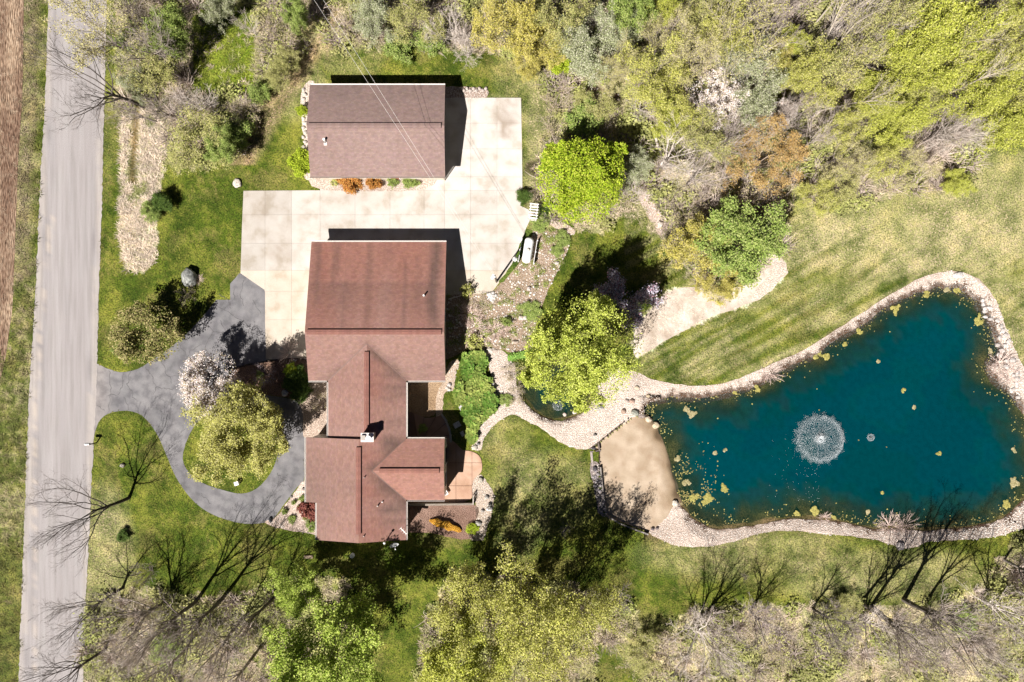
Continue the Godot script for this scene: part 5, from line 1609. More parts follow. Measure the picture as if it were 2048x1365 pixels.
# ---------------------------------------------------------------- stones
func make_stones() -> void:
	boulder(381, 556, 30, 38, 1.05, Color(0.33, 0.34, 0.32), "huge grey boulder on the front lawn west of the concrete yard", 0.2)
	boulder(475, 367, 17, 19, 0.35, Color(0.72, 0.64, 0.56), "white rock alone on the lawn near the yard's corner", 0.4)
	var list := [
		[1916, 551, 22, 13, 0.4, Color(0.78, 0.74, 0.7), "flat white rock at the top bend of the pond rim", 0.1],
		[1800, 1092, 17, 18, 0.45, Color(0.62, 0.56, 0.54), "grey rock with a dark side on the pond's south rim", 0.3],
		[1313, 852, 15, 14, 0.4, Color(0.72, 0.60, 0.42), "sandy yellow rock where the beach meets the pond inlet", 0.5],
		[1299, 840, 12, 15, 0.35, Color(0.70, 0.58, 0.44), "oblong tan rock just above the sandy yellow one", 0.9],
		[1285, 832, 16, 12, 0.4, Color(0.34, 0.28, 0.25), "dark brown rock at the head of the inlet", 0.2],
		[1270, 826, 17, 12, 0.4, Color(0.38, 0.39, 0.33), "greenish grey rock at the head of the inlet", -0.4],
		[1264, 803, 11, 9, 0.3, Color(0.55, 0.38, 0.30), "reddish rock on the north side of the inlet", 0.0],
		[1254, 803, 9, 9, 0.25, Color(0.6, 0.5, 0.44), "small pinkish rock left of the reddish inlet rock", 0.0],
		[1247, 823, 10, 10, 0.3, Color(0.5, 0.36, 0.28), "brown stone on the gravel west of the inlet", 0.0],
		[1274, 776, 10, 8, 0.25, Color(0.72, 0.60, 0.45), "yellowish stone on the gravel north of the inlet", 0.0],
		[1297, 793, 8, 8, 0.25, Color(0.7, 0.56, 0.38), "small orange stone on the inlet's north shore", 0.0],
		[1200, 816, 16, 10, 0.4, Color(0.5, 0.48, 0.44), "grey rock at the edge of the leaning pale green crown", 0.3],
		[1150, 825, 9, 10, 0.3, Color(0.74, 0.66, 0.6), "white rock on the small pond's south shore", 0.0],
		[1130, 830, 8, 9, 0.3, Color(0.74, 0.62, 0.54), "pinkish white rock standing in the small pond's edge", 0.0],
		[1190, 870, 8, 5, 0.3, Color(0.3, 0.28, 0.26), "dark stone alone in the middle of the gravel walk", 0.0],
		[984, 768, 12, 12, 0.4, Color(0.74, 0.71, 0.68), "white rock between the green perennials and the gravel walk", 0.4],
		[899, 770, 9, 8, 0.3, Color(0.62, 0.58, 0.56), "grey stone in the cluster at the garage's southeast corner", 0.0],
		[894, 776, 7, 7, 0.25, Color(0.72, 0.66, 0.58), "tan stone in the cluster at the garage's southeast corner", 0.0],
		[899, 780, 7, 6, 0.25, Color(0.8, 0.74, 0.66), "lowest, palest stone of the cluster at the garage corner", 0.0],
		[949, 896, 12, 9, 0.3, Color(0.76, 0.70, 0.6), "white rock at the south tip of the narrow gravel path", 0.3],
		[957, 888, 7, 6, 0.3, Color(0.3, 0.29, 0.3), "dark little stone just above the path's south tip", 0.0],
		[1043, 698 - 62, 13, 9, 0.35, Color(0.74, 0.62, 0.56), "pinkish flat rock in the rocky garden's southeast", -0.4],
		[1050, 636, 11, 10, 0.35, Color(0.76, 0.68, 0.62), "white rock at the right of the pinkish flat one", 0.0],
		[1030, 685, 14, 7, 0.3, Color(0.68, 0.56, 0.46), "tan slab stone at the edge of the bare soil patch", 0.1],
		[1058, 578, 8, 9, 0.3, Color(0.72, 0.64, 0.58), "pale rock in the middle of the rocky garden", 0.0],
		[1114, 527, 10, 9, 0.3, Color(0.7, 0.62, 0.56), "pale rock at the east edge of the rocky garden", 0.0],
		[979, 700, 12, 8, 0.3, Color(0.76, 0.68, 0.6), "white rocks at the top end of the gravel walk", 0.0],
		[962, 960, 10, 12, 0.35, Color(0.50, 0.46, 0.38), "topmost dark backed boulder in the patio gravel bed", 0.4],
		[974, 994, 9, 8, 0.3, Color(0.42, 0.4, 0.37), "second dark backed boulder in the patio gravel bed", 0.0],
		[979, 1018, 14, 10, 0.35, Color(0.78, 0.74, 0.68), "large white rock in the patio gravel bed", 0.3],
		[980, 1009, 8, 7, 0.4, Color(0.4, 0.38, 0.34), "brown boulder right above the large white rock", 0.0],
		[965, 1022, 8, 7, 0.3, Color(0.46, 0.42, 0.38), "small grey rock left of the large white rock", 0.0],
		[957, 1047, 14, 10, 0.4, Color(0.5, 0.48, 0.44), "lowest dark backed boulder in the patio gravel bed", -0.3],
		[541, 1040, 7, 11, 0.35, Color(0.12, 0.12, 0.13), "black boulder at the drive's edge by the corner gravel bed", 0.2],
		[607, 978, 6, 6, 0.25, Color(0.3, 0.26, 0.24), "dark stone near the top of the corner gravel bed", 0.0],
		[583, 994, 5, 5, 0.2, Color(0.36, 0.32, 0.3), "small dark stone on the drive side of the corner gravel bed", 0.0],
		[570, 787, 13, 13, 0.4, Color(0.72, 0.70, 0.70), "pale rock at the foot of the yellow tree's stems", 0.0],
		[1320, 130, 11, 9, 0.4, Color(0.74, 0.66, 0.58), "white stone among the trees at the top, lower one", 0.0],
		[1318, 62, 16, 9, 0.5, Color(0.76, 0.68, 0.6), "white stone among the trees at the top, upper one", 0.9],
		[1265, 398, 12, 10, 0.4, Color(0.72, 0.64, 0.56), "pale rock at the head of the stony gully", 0.0],
		[1320, 450, 12, 14, 0.4, Color(0.74, 0.66, 0.58), "pale rock at the foot of the stony gully", 0.0],
		[1256, 158, 14, 9, 0.4, Color(0.76, 0.70, 0.6), "pale rock on the north bank of the creek", 0.0],
		[1130, 163, 16, 7, 0.35, Color(0.34, 0.33, 0.32), "grey slab rock over the creek's west end", 0.2],
		[1352, 1008, 13, 13, 0.35, Color(0.78, 0.70, 0.6), "pale rock where the beach meets the southern gravel", 0.0],
		[1307, 1060, 7, 7, 0.3, Color(0.2, 0.17, 0.18), "dark rock at the end of the beach wall, left one", 0.0],
		[1316, 1059, 6, 6, 0.3, Color(0.24, 0.2, 0.2), "dark rock at the end of the beach wall, right one", 0.0],
		[1190, 938, 9, 10, 0.35, Color(0.12, 0.11, 0.12), "black stone at the top of the purplish stone strip", 0.3],
		[1187, 897, 10, 6, 0.3, Color(0.12, 0.11, 0.12), "black stone at the top of the beach steps", 0.0],
		[245, 931, 9, 9, 0.3, Color(0.46, 0.42, 0.36), "round stone alone on the grass corner by the road", 0.0],
		[590, 720, 9, 7, 0.25, Color(0.55, 0.5, 0.58), "lilac grey stone at the top of the mulch bed", 0.0]]
	for q in list:
		boulder(q[0], q[1], q[2], q[3], q[4], q[5], q[6], q[7])
	# heap of bleached rubble where the yard meets the garden
	for k in 14:
		var a := k * 2.4
		boulder(983 + cos(a) * (1 + k * 0.6), 594 + sin(a) * (1 + k * 0.75), 8.5 - k * 0.2, 7.5, 0.3 - k * 0.008, Color(0.82, 0.78, 0.74), "bleached white stone in the heap below the utility pole", a, "white stones heaped below the utility pole", "white_stone")
	# wall stones along the outbuilding's west side
	for k in 16:
		boulder(607 + (k % 2) * 3.5, 180 + k * 9.5, 7, 8, 0.25, Color(0.68, 0.62, 0.56), "pale stone along the outbuilding's west wall, %s from the north" % ordinal(k), k * 0.7, "stones along the outbuilding's west wall", "border_stone")
	for k in 9:
		boulder(922 + k * 6.2, 180 + (k % 2) * 4 - 2, 8, 7, 0.28, Color(0.58, 0.5, 0.45), "stone in the row at the outbuilding's northeast corner, %s from the wall" % ordinal(k), k * 0.9, "stones at the outbuilding's northeast corner", "border_stone")
	# bigger stones of the east rim, which the photograph shows singly
	for k in 34:
		var t := k / 33.0
		var e := Vector2(1975, 600).lerp(Vector2(2044, 790), t) + Vector2(sin(t * 5.0) * 6 + rng.randf_range(-11, 11), rng.randf_range(-6, 6))
		boulder(e.x, e.y, rng.randf_range(8, 12), rng.randf_range(7, 10), 0.25, Color(0.72, 0.66, 0.62) * rng.randf_range(0.75, 1.08), "pale stone of the rocky rim at the pond's east end, %s from the north" % ordinal(k), rng.randf() * 6, "rim stones at the pond's east end", "rim_stone")
	# stones of the purplish strip
	for k in 22:
		var e := Vector2(1190, 944).lerp(Vector2(1206, 1024), k / 21.0) + Vector2(rng.randf_range(-6, 6), rng.randf_range(-3, 3))
		boulder(e.x, e.y, rng.randf_range(5, 8), rng.randf_range(5, 8), 0.2, Color(0.36, 0.33, 0.34) * rng.randf_range(0.7, 1.4), "stone in the purplish strip behind the beach wall, %s from the steps" % ordinal(k), rng.randf() * 6, "stones of the purplish strip", "strip_stone")
	# pebbles
	var pm := MB.new()
	pm.grid(3, 6, func(u: float, v: float) -> Vector3:
		var a := -TAU * v
		return Vector3(sin(PI * u) * cos(a), cos(PI * u) * 0.55, sin(PI * u) * sin(a) * 0.8), func(_p: Vector3) -> Color: return Color.WHITE)
	var mesh := pm.mesh()
	var places := []
	var tints := PackedColorArray()
	for b in range(1, gh_n - 1):
		for a in range(1, gw - 1):
			var id := region[b * gw + a]
			var rocky := id == 5 and b * CELL - GZ < 1.5 and a * CELL - GX > -8.0
			if id != 4 and not rocky:
				continue
			for k in (1 if rocky else 3):
				var x := (a + rng.randf()) * CELL - GX
				var z := (b + rng.randf()) * CELL - GZ
				if region_at(x, z) != id or (x > -25 and x < -7 and z > -30 and z < 21 and x / S < -130):
					continue
				var rim := 1.5 if x > 48 else 1.0
				var s := rng.randf_range(0.03, 0.075) * rim if not rocky else 0.04 + 0.13 * pow(rng.randf(), 3.0)
				places.append(Transform3D(Basis(Vector3.UP, rng.randf() * TAU).scaled(Vector3.ONE * s), Vector3(x, ground(x, z) + 0.045, z)))
				var t := rng.randf_range(0.62, 1.08)
				if x > 10 and z > -10 and z < 24 and ground(x, z) < WATER + 0.12:
					t *= 0.3
				tints.append(Color(0.68, 0.63, 0.58).lerp(Color(0.48, 0.39, 0.31), rng.randf() * rng.randf()) * t)
	scatter("pebbles", mesh, M.pebble, places, tints, "loose pale pebbles of the gravel walks and pond rims", "pebbles")

# ---------------------------------------------------------------- trees and shrubs
# k: height, trunk share, limbs, children per level, opening angles, length ratios, leaves per twig, leaf size, palettes
const KINDS := {
	"bare": {h = 12.0, trunk = 0.16, n = [9, 7, 6, 4], ang = [0.62, 0.62, 0.7, 0.7], ratio = [0.62, 0.5, 0.42, 0.5], leaves = 0, bark = Color(0.30, 0.26, 0.235), twig = Color(0.45, 0.385, 0.345), trop = 0.10, thick = 0.27},
	"bare_pale": {h = 10.0, trunk = 0.12, n = [10, 7, 6, 4], ang = [0.75, 0.6, 0.6, 0.6], ratio = [0.68, 0.5, 0.42, 0.5], leaves = 0, bark = Color(0.55, 0.50, 0.46), twig = Color(0.60, 0.53, 0.47), trop = 0.08, thick = 0.24},
	"bare_dark": {h = 13.0, trunk = 0.2, n = [8, 6, 6, 5], ang = [0.7, 0.6, 0.65, 0.7], ratio = [0.66, 0.52, 0.42, 0.5], leaves = 0, bark = Color(0.085, 0.072, 0.064), twig = Color(0.19, 0.165, 0.15), trop = 0.06, thick = 0.28},
	"bare_tall": {h = 15.0, trunk = 0.22, n = [8, 6, 6, 5], ang = [0.5, 0.55, 0.65, 0.7], ratio = [0.48, 0.55, 0.45, 0.5], leaves = 0, bark = Color(0.17, 0.145, 0.13), twig = Color(0.42, 0.36, 0.32), trop = 0.12, thick = 0.3},
	"spring": {h = 11.0, trunk = 0.14, n = [9, 7, 6, 4], ang = [0.7, 0.62, 0.7, 0.7], ratio = [0.66, 0.5, 0.44, 0.5], leaves = 14, size = 0.125, spread = 0.28, pal = [Color(0.32, 0.43, 0.06), Color(0.40, 0.49, 0.09), Color(0.24, 0.34, 0.045), Color(0.46, 0.52, 0.14)], bark = Color(0.17, 0.15, 0.13), twig = Color(0.28, 0.25, 0.17), trop = 0.08, thick = 0.22},
	"haze": {h = 10.0, trunk = 0.04, n = [12, 7, 7, 4], ang = [0.62, 0.6, 0.7, 0.7], ratio = [0.8, 0.5, 0.44, 0.5], leaves = 17, size = 0.1, spread = 0.27, pal = [Color(0.46, 0.45, 0.12), Color(0.40, 0.40, 0.10), Color(0.50, 0.47, 0.20), Color(0.36, 0.35, 0.10)], bark = Color(0.36, 0.32, 0.29), twig = Color(0.46, 0.41, 0.31), trop = 0.04, thick = 0.13, round = 1},
	"pole": {h = 13.0, trunk = 0.34, n = [7, 6, 6], ang = [0.5, 0.6, 0.7], ratio = [0.34, 0.5, 0.45], leaves = 2, size = 0.1, spread = 0.25, pal = [Color(0.46, 0.43, 0.17), Color(0.40, 0.38, 0.13)], bark = Color(0.50, 0.44, 0.37), twig = Color(0.50, 0.44, 0.36), trop = 0.1, thick = 0.16},
	"budding": {h = 12.0, trunk = 0.14, n = [9, 7, 7, 4], ang = [0.62, 0.6, 0.65, 0.7], ratio = [0.62, 0.5, 0.42, 0.5], leaves = 3, size = 0.09, spread = 0.22, pal = [Color(0.50, 0.46, 0.18), Color(0.42, 0.40, 0.15), Color(0.52, 0.47, 0.26)], bark = Color(0.22, 0.19, 0.165), twig = Color(0.46, 0.40, 0.33), trop = 0.1, thick = 0.22},
	"orange": {h = 11.0, trunk = 0.14, n = [9, 7, 7, 4], ang = [0.72, 0.6, 0.65, 0.7], ratio = [0.66, 0.5, 0.42, 0.5], leaves = 6, size = 0.085, spread = 0.2, pal = [Color(0.46, 0.29, 0.10), Color(0.40, 0.27, 0.11), Color(0.50, 0.37, 0.15)], bark = Color(0.40, 0.33, 0.27), twig = Color(0.42, 0.31, 0.2), trop = 0.06, thick = 0.2, round = 1},
	"airy": {h = 11.0, trunk = 0.12, n = [9, 7, 6, 4], ang = [0.68, 0.62, 0.7, 0.7], ratio = [0.66, 0.5, 0.44, 0.5], leaves = 7, size = 0.115, spread = 0.26, pal = [Color(0.50, 0.50, 0.12), Color(0.42, 0.43, 0.09), Color(0.55, 0.52, 0.19), Color(0.30, 0.32, 0.06)], bark = Color(0.2, 0.17, 0.15), twig = Color(0.44, 0.39, 0.29), trop = 0.08, thick = 0.2},
	"yellow": {h = 11.0, trunk = 0.12, n = [9, 7, 6, 4], ang = [0.68, 0.62, 0.7, 0.7], ratio = [0.66, 0.5, 0.44, 0.5], leaves = 9, size = 0.11, spread = 0.26, pal = [Color(0.52, 0.45, 0.10), Color(0.45, 0.41, 0.09), Color(0.56, 0.49, 0.19), Color(0.36, 0.34, 0.07)], bark = Color(0.22, 0.19, 0.16), twig = Color(0.44, 0.38, 0.27), trop = 0.08, thick = 0.18, round = 1},
	"olive": {h = 10.0, trunk = 0.12, n = [9, 7, 6, 4], ang = [0.7, 0.62, 0.7, 0.7], ratio = [0.66, 0.5, 0.44, 0.5], leaves = 5, size = 0.115, spread = 0.28, pal = [Color(0.42, 0.41, 0.14), Color(0.34, 0.35, 0.11), Color(0.48, 0.44, 0.20), Color(0.25, 0.27, 0.08)], bark = Color(0.2, 0.17, 0.15), twig = Color(0.40, 0.35, 0.27), trop = 0.08, thick = 0.18},
	"silver": {h = 10.0, trunk = 0.12, n = [9, 7, 6, 4], ang = [0.7, 0.62, 0.7, 0.7], ratio = [0.66, 0.5, 0.44, 0.5], leaves = 8, size = 0.11, spread = 0.28, pal = [Color(0.40, 0.42, 0.26), Color(0.31, 0.35, 0.18), Color(0.54, 0.53, 0.40), Color(0.25, 0.28, 0.13)], bark = Color(0.22, 0.2, 0.18), twig = Color(0.44, 0.40, 0.34), trop = 0.08, thick = 0.18},
	"green": {h = 10.0, trunk = 0.14, n = [9, 7, 6, 4], ang = [0.7, 0.62, 0.7, 0.7], ratio = [0.66, 0.5, 0.44, 0.5], leaves = 13, size = 0.12, spread = 0.28, pal = [Color(0.25, 0.34, 0.07), Color(0.32, 0.40, 0.10), Color(0.18, 0.26, 0.055), Color(0.38, 0.43, 0.15)], bark = Color(0.17, 0.15, 0.13), twig = Color(0.26, 0.23, 0.17), trop = 0.08, thick = 0.2},
	"lime": {h = 11.0, trunk = 0.14, n = [9, 7, 6, 4], ang = [0.7, 0.62, 0.7, 0.7], ratio = [0.66, 0.5, 0.44, 0.5], leaves = 12, size = 0.125, spread = 0.28, pal = [Color(0.40, 0.43, 0.06), Color(0.46, 0.48, 0.09), Color(0.31, 0.35, 0.05), Color(0.52, 0.52, 0.16)], bark = Color(0.17, 0.15, 0.13), twig = Color(0.28, 0.25, 0.17), trop = 0.08, thick = 0.2},
	"maple": {h = 10.5, trunk = 0.16, n = [10, 8, 7, 4], ang = [0.72, 0.62, 0.7, 0.7], ratio = [0.66, 0.5, 0.44, 0.5], leaves = 17, size = 0.125, spread = 0.26, shell = 7000, pal = [Color(0.29, 0.40, 0.02), Color(0.37, 0.47, 0.03), Color(0.21, 0.31, 0.015), Color(0.46, 0.50, 0.07)], bark = Color(0.15, 0.13, 0.11), twig = Color(0.24, 0.22, 0.13), trop = 0.08, thick = 0.22, round = 1},
	"willow": {h = 14.0, trunk = 0.16, n = [10, 8, 7, 4], ang = [0.75, 0.62, 0.7, 0.7], ratio = [0.7, 0.55, 0.46, 0.5], leaves = 20, size = 0.125, spread = 0.24, shell = 3600, pal = [Color(0.48, 0.54, 0.09), Color(0.40, 0.47, 0.07), Color(0.55, 0.59, 0.16), Color(0.30, 0.36, 0.05)], bark = Color(0.2, 0.17, 0.14), twig = Color(0.34, 0.32, 0.16), trop = 0.03, thick = 0.22, round = 1},
	"blossom": {h = 7.0, trunk = 0.14, n = [9, 7, 6, 4], ang = [0.75, 0.62, 0.7, 0.7], ratio = [0.68, 0.5, 0.44, 0.5], leaves = 17, size = 0.085, spread = 0.16, pal = [Color(0.80, 0.73, 0.70), Color(0.84, 0.80, 0.78), Color(0.68, 0.56, 0.52), Color(0.42, 0.36, 0.2)], bark = Color(0.12, 0.1, 0.09), twig = Color(0.2, 0.15, 0.12), trop = 0.08, thick = 0.18, round = 1, shell = 1800},
	"crab": {h = 6.5, trunk = 0.14, n = [9, 7, 6, 4], ang = [0.75, 0.62, 0.7, 0.7], ratio = [0.68, 0.5, 0.44, 0.5], leaves = 11, size = 0.09, spread = 0.2, pal = [Color(0.62, 0.60, 0.70), Color(0.80, 0.76, 0.84), Color(0.13, 0.11, 0.14), Color(0.20, 0.17, 0.22), Color(0.60, 0.34, 0.40)], bark = Color(0.09, 0.07, 0.07), twig = Color(0.14, 0.1, 0.1), trop = 0.05, thick = 0.16},
	"thicket": {h = 4.0, trunk = 0.03, n = [14, 7, 6], ang = [0.85, 0.5, 0.6], ratio = [0.85, 0.5, 0.45], leaves = 1, size = 0.1, spread = 0.2, pal = [Color(0.34, 0.31, 0.14), Color(0.4, 0.33, 0.22)], bark = Color(0.3, 0.25, 0.22), twig = Color(0.50, 0.41, 0.35), trop = 0.1, thick = 0.06},
	"purple_thicket": {h = 4.0, trunk = 0.03, n = [14, 8, 7], ang = [0.85, 0.5, 0.6], ratio = [0.85, 0.5, 0.45], leaves = 0, bark = Color(0.25, 0.2, 0.21), twig = Color(0.40, 0.33, 0.34), trop = 0.1, thick = 0.06},
	"bush": {h = 3.0, trunk = 0.03, n = [12, 7, 6], ang = [0.9, 0.6, 0.7], ratio = [0.8, 0.5, 0.45], leaves = 14, size = 0.1, spread = 0.2, pal = [Color(0.22, 0.31, 0.07), Color(0.3, 0.38, 0.09), Color(0.16, 0.23, 0.05), Color(0.36, 0.4, 0.14)], bark = Color(0.2, 0.17, 0.14), twig = Color(0.28, 0.24, 0.17), trop = 0.08, thick = 0.06},
	"bright_bush": {h = 2.4, trunk = 0.03, n = [12, 7, 6], ang = [0.9, 0.6, 0.7], ratio = [0.8, 0.5, 0.45], leaves = 16, size = 0.095, spread = 0.18, shell = 900, pal = [Color(0.36, 0.46, 0.03), Color(0.44, 0.52, 0.05), Color(0.27, 0.36, 0.025)], bark = Color(0.2, 0.17, 0.14), twig = Color(0.28, 0.26, 0.12), trop = 0.08, thick = 0.05},
	"dark_bush": {h = 2.6, trunk = 0.03, n = [12, 7, 6], ang = [0.9, 0.6, 0.7], ratio = [0.8, 0.5, 0.45], leaves = 15, size = 0.095, spread = 0.2, shell = 500, pal = [Color(0.05, 0.09, 0.02), Color(0.08, 0.14, 0.025), Color(0.12, 0.18, 0.035)], bark = Color(0.12, 0.1, 0.08), twig = Color(0.12, 0.12, 0.06), trop = 0.08, thick = 0.05},
	"golden": {h = 7.0, trunk = 0.12, n = [14, 7, 6], ang = [0.85, 0.55, 0.6], ratio = [0.55, 0.5, 0.45], leaves = 18, size = 0.1, spread = 0.2, shell = 800, pal = [Color(0.34, 0.30, 0.12), Color(0.26, 0.25, 0.08), Color(0.4, 0.34, 0.16), Color(0.17, 0.19, 0.05)], bark = Color(0.2, 0.16, 0.12), twig = Color(0.28, 0.22, 0.14), trop = 0.05, thick = 0.16, round = 1},
	"rust": {h = 1.6, trunk = 0.03, n = [14, 8, 6], ang = [0.9, 0.55, 0.6], ratio = [0.85, 0.5, 0.45], leaves = 7, size = 0.09, spread = 0.12, pal = [Color(0.46, 0.20, 0.045), Color(0.38, 0.15, 0.04), Color(0.5, 0.28, 0.07)], bark = Color(0.25, 0.14, 0.08), twig = Color(0.36, 0.2, 0.1), trop = 0.05, thick = 0.04},
	"maroon": {h = 1.5, trunk = 0.03, n = [14, 8, 6], ang = [0.95, 0.55, 0.6], ratio = [0.85, 0.5, 0.45], leaves = 7, size = 0.1, spread = 0.14, pal = [Color(0.20, 0.065, 0.05), Color(0.27, 0.1, 0.075), Color(0.14, 0.04, 0.035)], bark = Color(0.12, 0.07, 0.06), twig = Color(0.18, 0.08, 0.06), trop = 0.04, thick = 0.04},
	"fan": {h = 1.5, trunk = 0.02, n = [36, 7], ang = [1.15, 0.35], ratio = [0.95, 0.4], leaves = 0, bark = Color(0.58, 0.44, 0.40), twig = Color(0.66, 0.52, 0.46), trop = 0.02, thick = 0.05},
	"yellow_fan": {h = 1.2, trunk = 0.02, n = [26, 5], ang = [1.2, 0.3], ratio = [0.95, 0.4], leaves = 6, size = 0.11, spread = 0.12, pal = [Color(0.48, 0.48, 0.16), Color(0.36, 0.38, 0.1)], bark = Color(0.5, 0.42, 0.25), twig = Color(0.5, 0.44, 0.24), trop = 0.02, thick = 0.03},
}

func grow(wood: MB, tips: Array, r: RandomNumberGenerator, k: Dictionary, pos: Vector3, dir: Vector3, len_: float, rad: float, lv: int) -> void:
	var most: int = k.n.size()
	var segs: int = [6, 6, 4, 3, 2][lv]
	var pts := PackedVector3Array([pos])
	var rads := PackedFloat32Array([rad])
	var wig: float = [0.05, 0.14, 0.18, 0.2, 0.22][lv]
	for s in segs:
		dir = (dir + Vector3(r.randfn(0, wig), r.randfn(0, wig) + k.trop, r.randfn(0, wig))).normalized()
		pos += dir * len_ / segs
		pts.append(pos)
		rads.append(rad * lerpf(1.0, 0.32 if lv > 0 else 0.5, float(s + 1) / segs))
	var t: float = clampf(float(lv) / most * 1.4, 0.0, 1.0)
	wood.path(pts, rads, [8, 6, 4, 3, 3][lv], k.bark.lerp(k.twig, t) * r.randf_range(0.85, 1.12))
	if lv >= most - (1 if most > 3 else 0):
		tips.append(pts)
	if lv == most:
		return
	var n: int = k.n[lv]
	var turn := r.randf() * TAU
	for j in n:
		var f: float = lerpf(0.85 if lv == 0 and k.trunk > 0.1 else 0.25, 1.0, (j + r.randf()) / n)
		if lv == 0 and k.trunk > 0.1:
			f = lerpf(0.5, 1.0, (j + r.randf()) / n)
		var x := f * segs
		var a := mini(int(x), segs - 1)
		var p: Vector3 = pts[a].lerp(pts[a + 1], x - a)
		var d: Vector3 = (pts[a + 1] - pts[a]).normalized()
		turn += 2.4 + r.randf_range(-0.5, 0.5)
		var side := d.cross(Vector3(0.9, 0.1, 0.42)).normalized().rotated(d, turn)
		var ang: float = k.ang[lv] * r.randf_range(0.6, 1.3)
		var l: float = len_ * k.ratio[lv] * r.randf_range(0.7, 1.2) * (1.0 if lv == 0 else 1.25 - 0.6 * f)
		if lv == 0:
			l = k.h * k.ratio[0] * r.randf_range(0.75, 1.1)
		var cr := lerpf(rads[a], rads[a + 1], x - a) * (0.62 if lv > 0 else 0.5)
		grow(wood, tips, r, k, p, (d * cos(ang) + side * sin(ang)).normalized(), l, maxf(cr, 0.011), lv + 1)

func tucked(p: Vector3, radius: float, top: float) -> Vector3:
	var c := Vector3(0, top * 0.5, 0)
	var q := (p - c) / Vector3(radius * 0.93, top * 0.5, radius * 0.93)
	var way := q.normalized()
	var d := q.length() / (0.98 + 0.26 * noise_b.get_noise_3dv(way * 6.0) + 0.14 * noise_b.get_noise_3dv(way * 17.0))
	if d <= 1.0 or p.y < top * 0.25:
		return p
	return c + (p - c) / d * (1.0 + (d - 1.0) * 0.4)

func tree_mesh(kind: String, variant: int) -> Dictionary:
	var key := "%s%d" % [kind, variant]
	if trees.has(key):
		return trees[key]
	var k: Dictionary = KINDS[kind]
	var r := RandomNumberGenerator.new()
	r.seed = hash(key)
	var wood := MB.new()
	var tips := []
	grow(wood, tips, r, k, Vector3(0, -0.15, 0), Vector3.UP, k.h * maxf(k.trunk * 2.2, 0.05), k.thick, 0)
	var reach: Array[float] = []
	var top := 0.0
	for t in tips:
		var e: Vector3 = t[t.size() - 1]
		reach.append(Vector2(e.x, e.z).length())
		top = maxf(top, e.y)
	reach.sort()
	var radius: float = reach[int(reach.size() * 0.93)]
	if k.has("round"):
		# the crown keeps within a rounded outline
		for q in wood.v.size():
			wood.v[q] = tucked(wood.v[q], radius, top)
	var leaf := MB.new()
	if k.leaves > 0:
		for t in tips:
			var tone: float = r.randf_range(0.82, 1.12)
			for j in k.leaves:
				var f: float = r.randf() * (t.size() - 1)
				var a := mini(int(f), t.size() - 2)
				var p: Vector3 = t[a].lerp(t[a + 1], f - a) + Vector3(r.randfn(0, 1), r.randfn(0, 0.8), r.randfn(0, 1)) * k.spread
				if k.has("round"):
					p = tucked(p, radius, top)
				var s: float = k.size * r.randf_range(0.6, 1.25)
				var x := Vector3(r.randfn(0, 1), r.randfn(0, 0.55), r.randfn(0, 1)).normalized()
				var y := x.cross(Vector3(r.randfn(0, 0.6), 1, r.randfn(0, 0.6))).normalized()
				leaf.leaf(p, x * s, y * s * 0.55, k.pal[r.randi() % k.pal.size()] * tone)
		for j in k.get("shell", 0):
			var d := Vector3(r.randfn(0, 1), absf(r.randfn(0, 0.9)) - 0.25, r.randfn(0, 1)).normalized()
			var lump := 0.86 + 0.16 * noise_b.get_noise_3dv(d * 9.0 + Vector3.ONE * variant * 20)
			var p := Vector3(0, top * 0.5, 0) + d * Vector3(radius, top * 0.47, radius) * (lump + r.randfn(0, 0.05))
			var s: float = k.size * r.randf_range(0.6, 1.25)
			var x := Vector3(r.randfn(0, 1), r.randfn(0, 0.55), r.randfn(0, 1)).normalized()
			var y := x.cross(Vector3(r.randfn(0, 0.6), 1, r.randfn(0, 0.6))).normalized()
			leaf.leaf(p, x * s, y * s * 0.55, k.pal[r.randi() % k.pal.size()] * r.randf_range(0.85, 1.1))
	var out := {wood = wood.mesh(), leaf = leaf.mesh() if k.leaves > 0 else null, r = radius, h = top}
	trees[key] = out
	return out

# px, py: the crown's middle in the photograph for a crown in leaf, the foot for a bare tree; r: crown radius in photograph pixels
func plant(kind: String, variant: int, px: float, py: float, r: float, h: float, label: String, by_foot := false, lean := Vector2.ZERO, group := "", called := "") -> Node3D:
	var t := tree_mesh(kind, variant)
	var mid: float = 0.0 if by_foot else h * 0.62
	var k := 1.0 - mid / CAM
	var foot := Vector3((px - CX) * S * k, 0, (py - CY) * S * k)
	foot.y = ground(foot.x, foot.z)
	var s: float = r * S * (1.0 - h * 0.62 / CAM) / t.r
	if called == "":
		called = kind_name(kind, h)
	var o := thing(called, label, "shrub" if h < 4.6 else "tree", foot, group)
	var turn := fmod(absf(px * 1.7 + py * 2.9), TAU)
	o.basis = Basis(Vector3.RIGHT, lean.y) * Basis(Vector3.FORWARD, lean.x) * Basis(Vector3.UP, turn).scaled_local(Vector3(s, h / t.h, s))
	obj("trunk" if h >= 4.6 else "stems", t.wood, M.bark, o)
	if t.leaf:
		obj("crown" if h >= 4.6 else "foliage", t.leaf, M.petal if kind in ["blossom", "crab"] else M.leaf, o)
	return o

func kind_name(kind: String, h: float) -> String:
	match kind:
		"bare", "bare_pale", "bare_dark", "bare_tall": return "bare_tree"
		"blossom", "crab": return "blossom_tree"
		"maple": return "maple_tree"
		"willow": return "pale_green_tree"
		"thicket", "purple_thicket": return "twiggy_thicket"
	return "leafy_tree" if h >= 4.6 else "leafy_shrub"

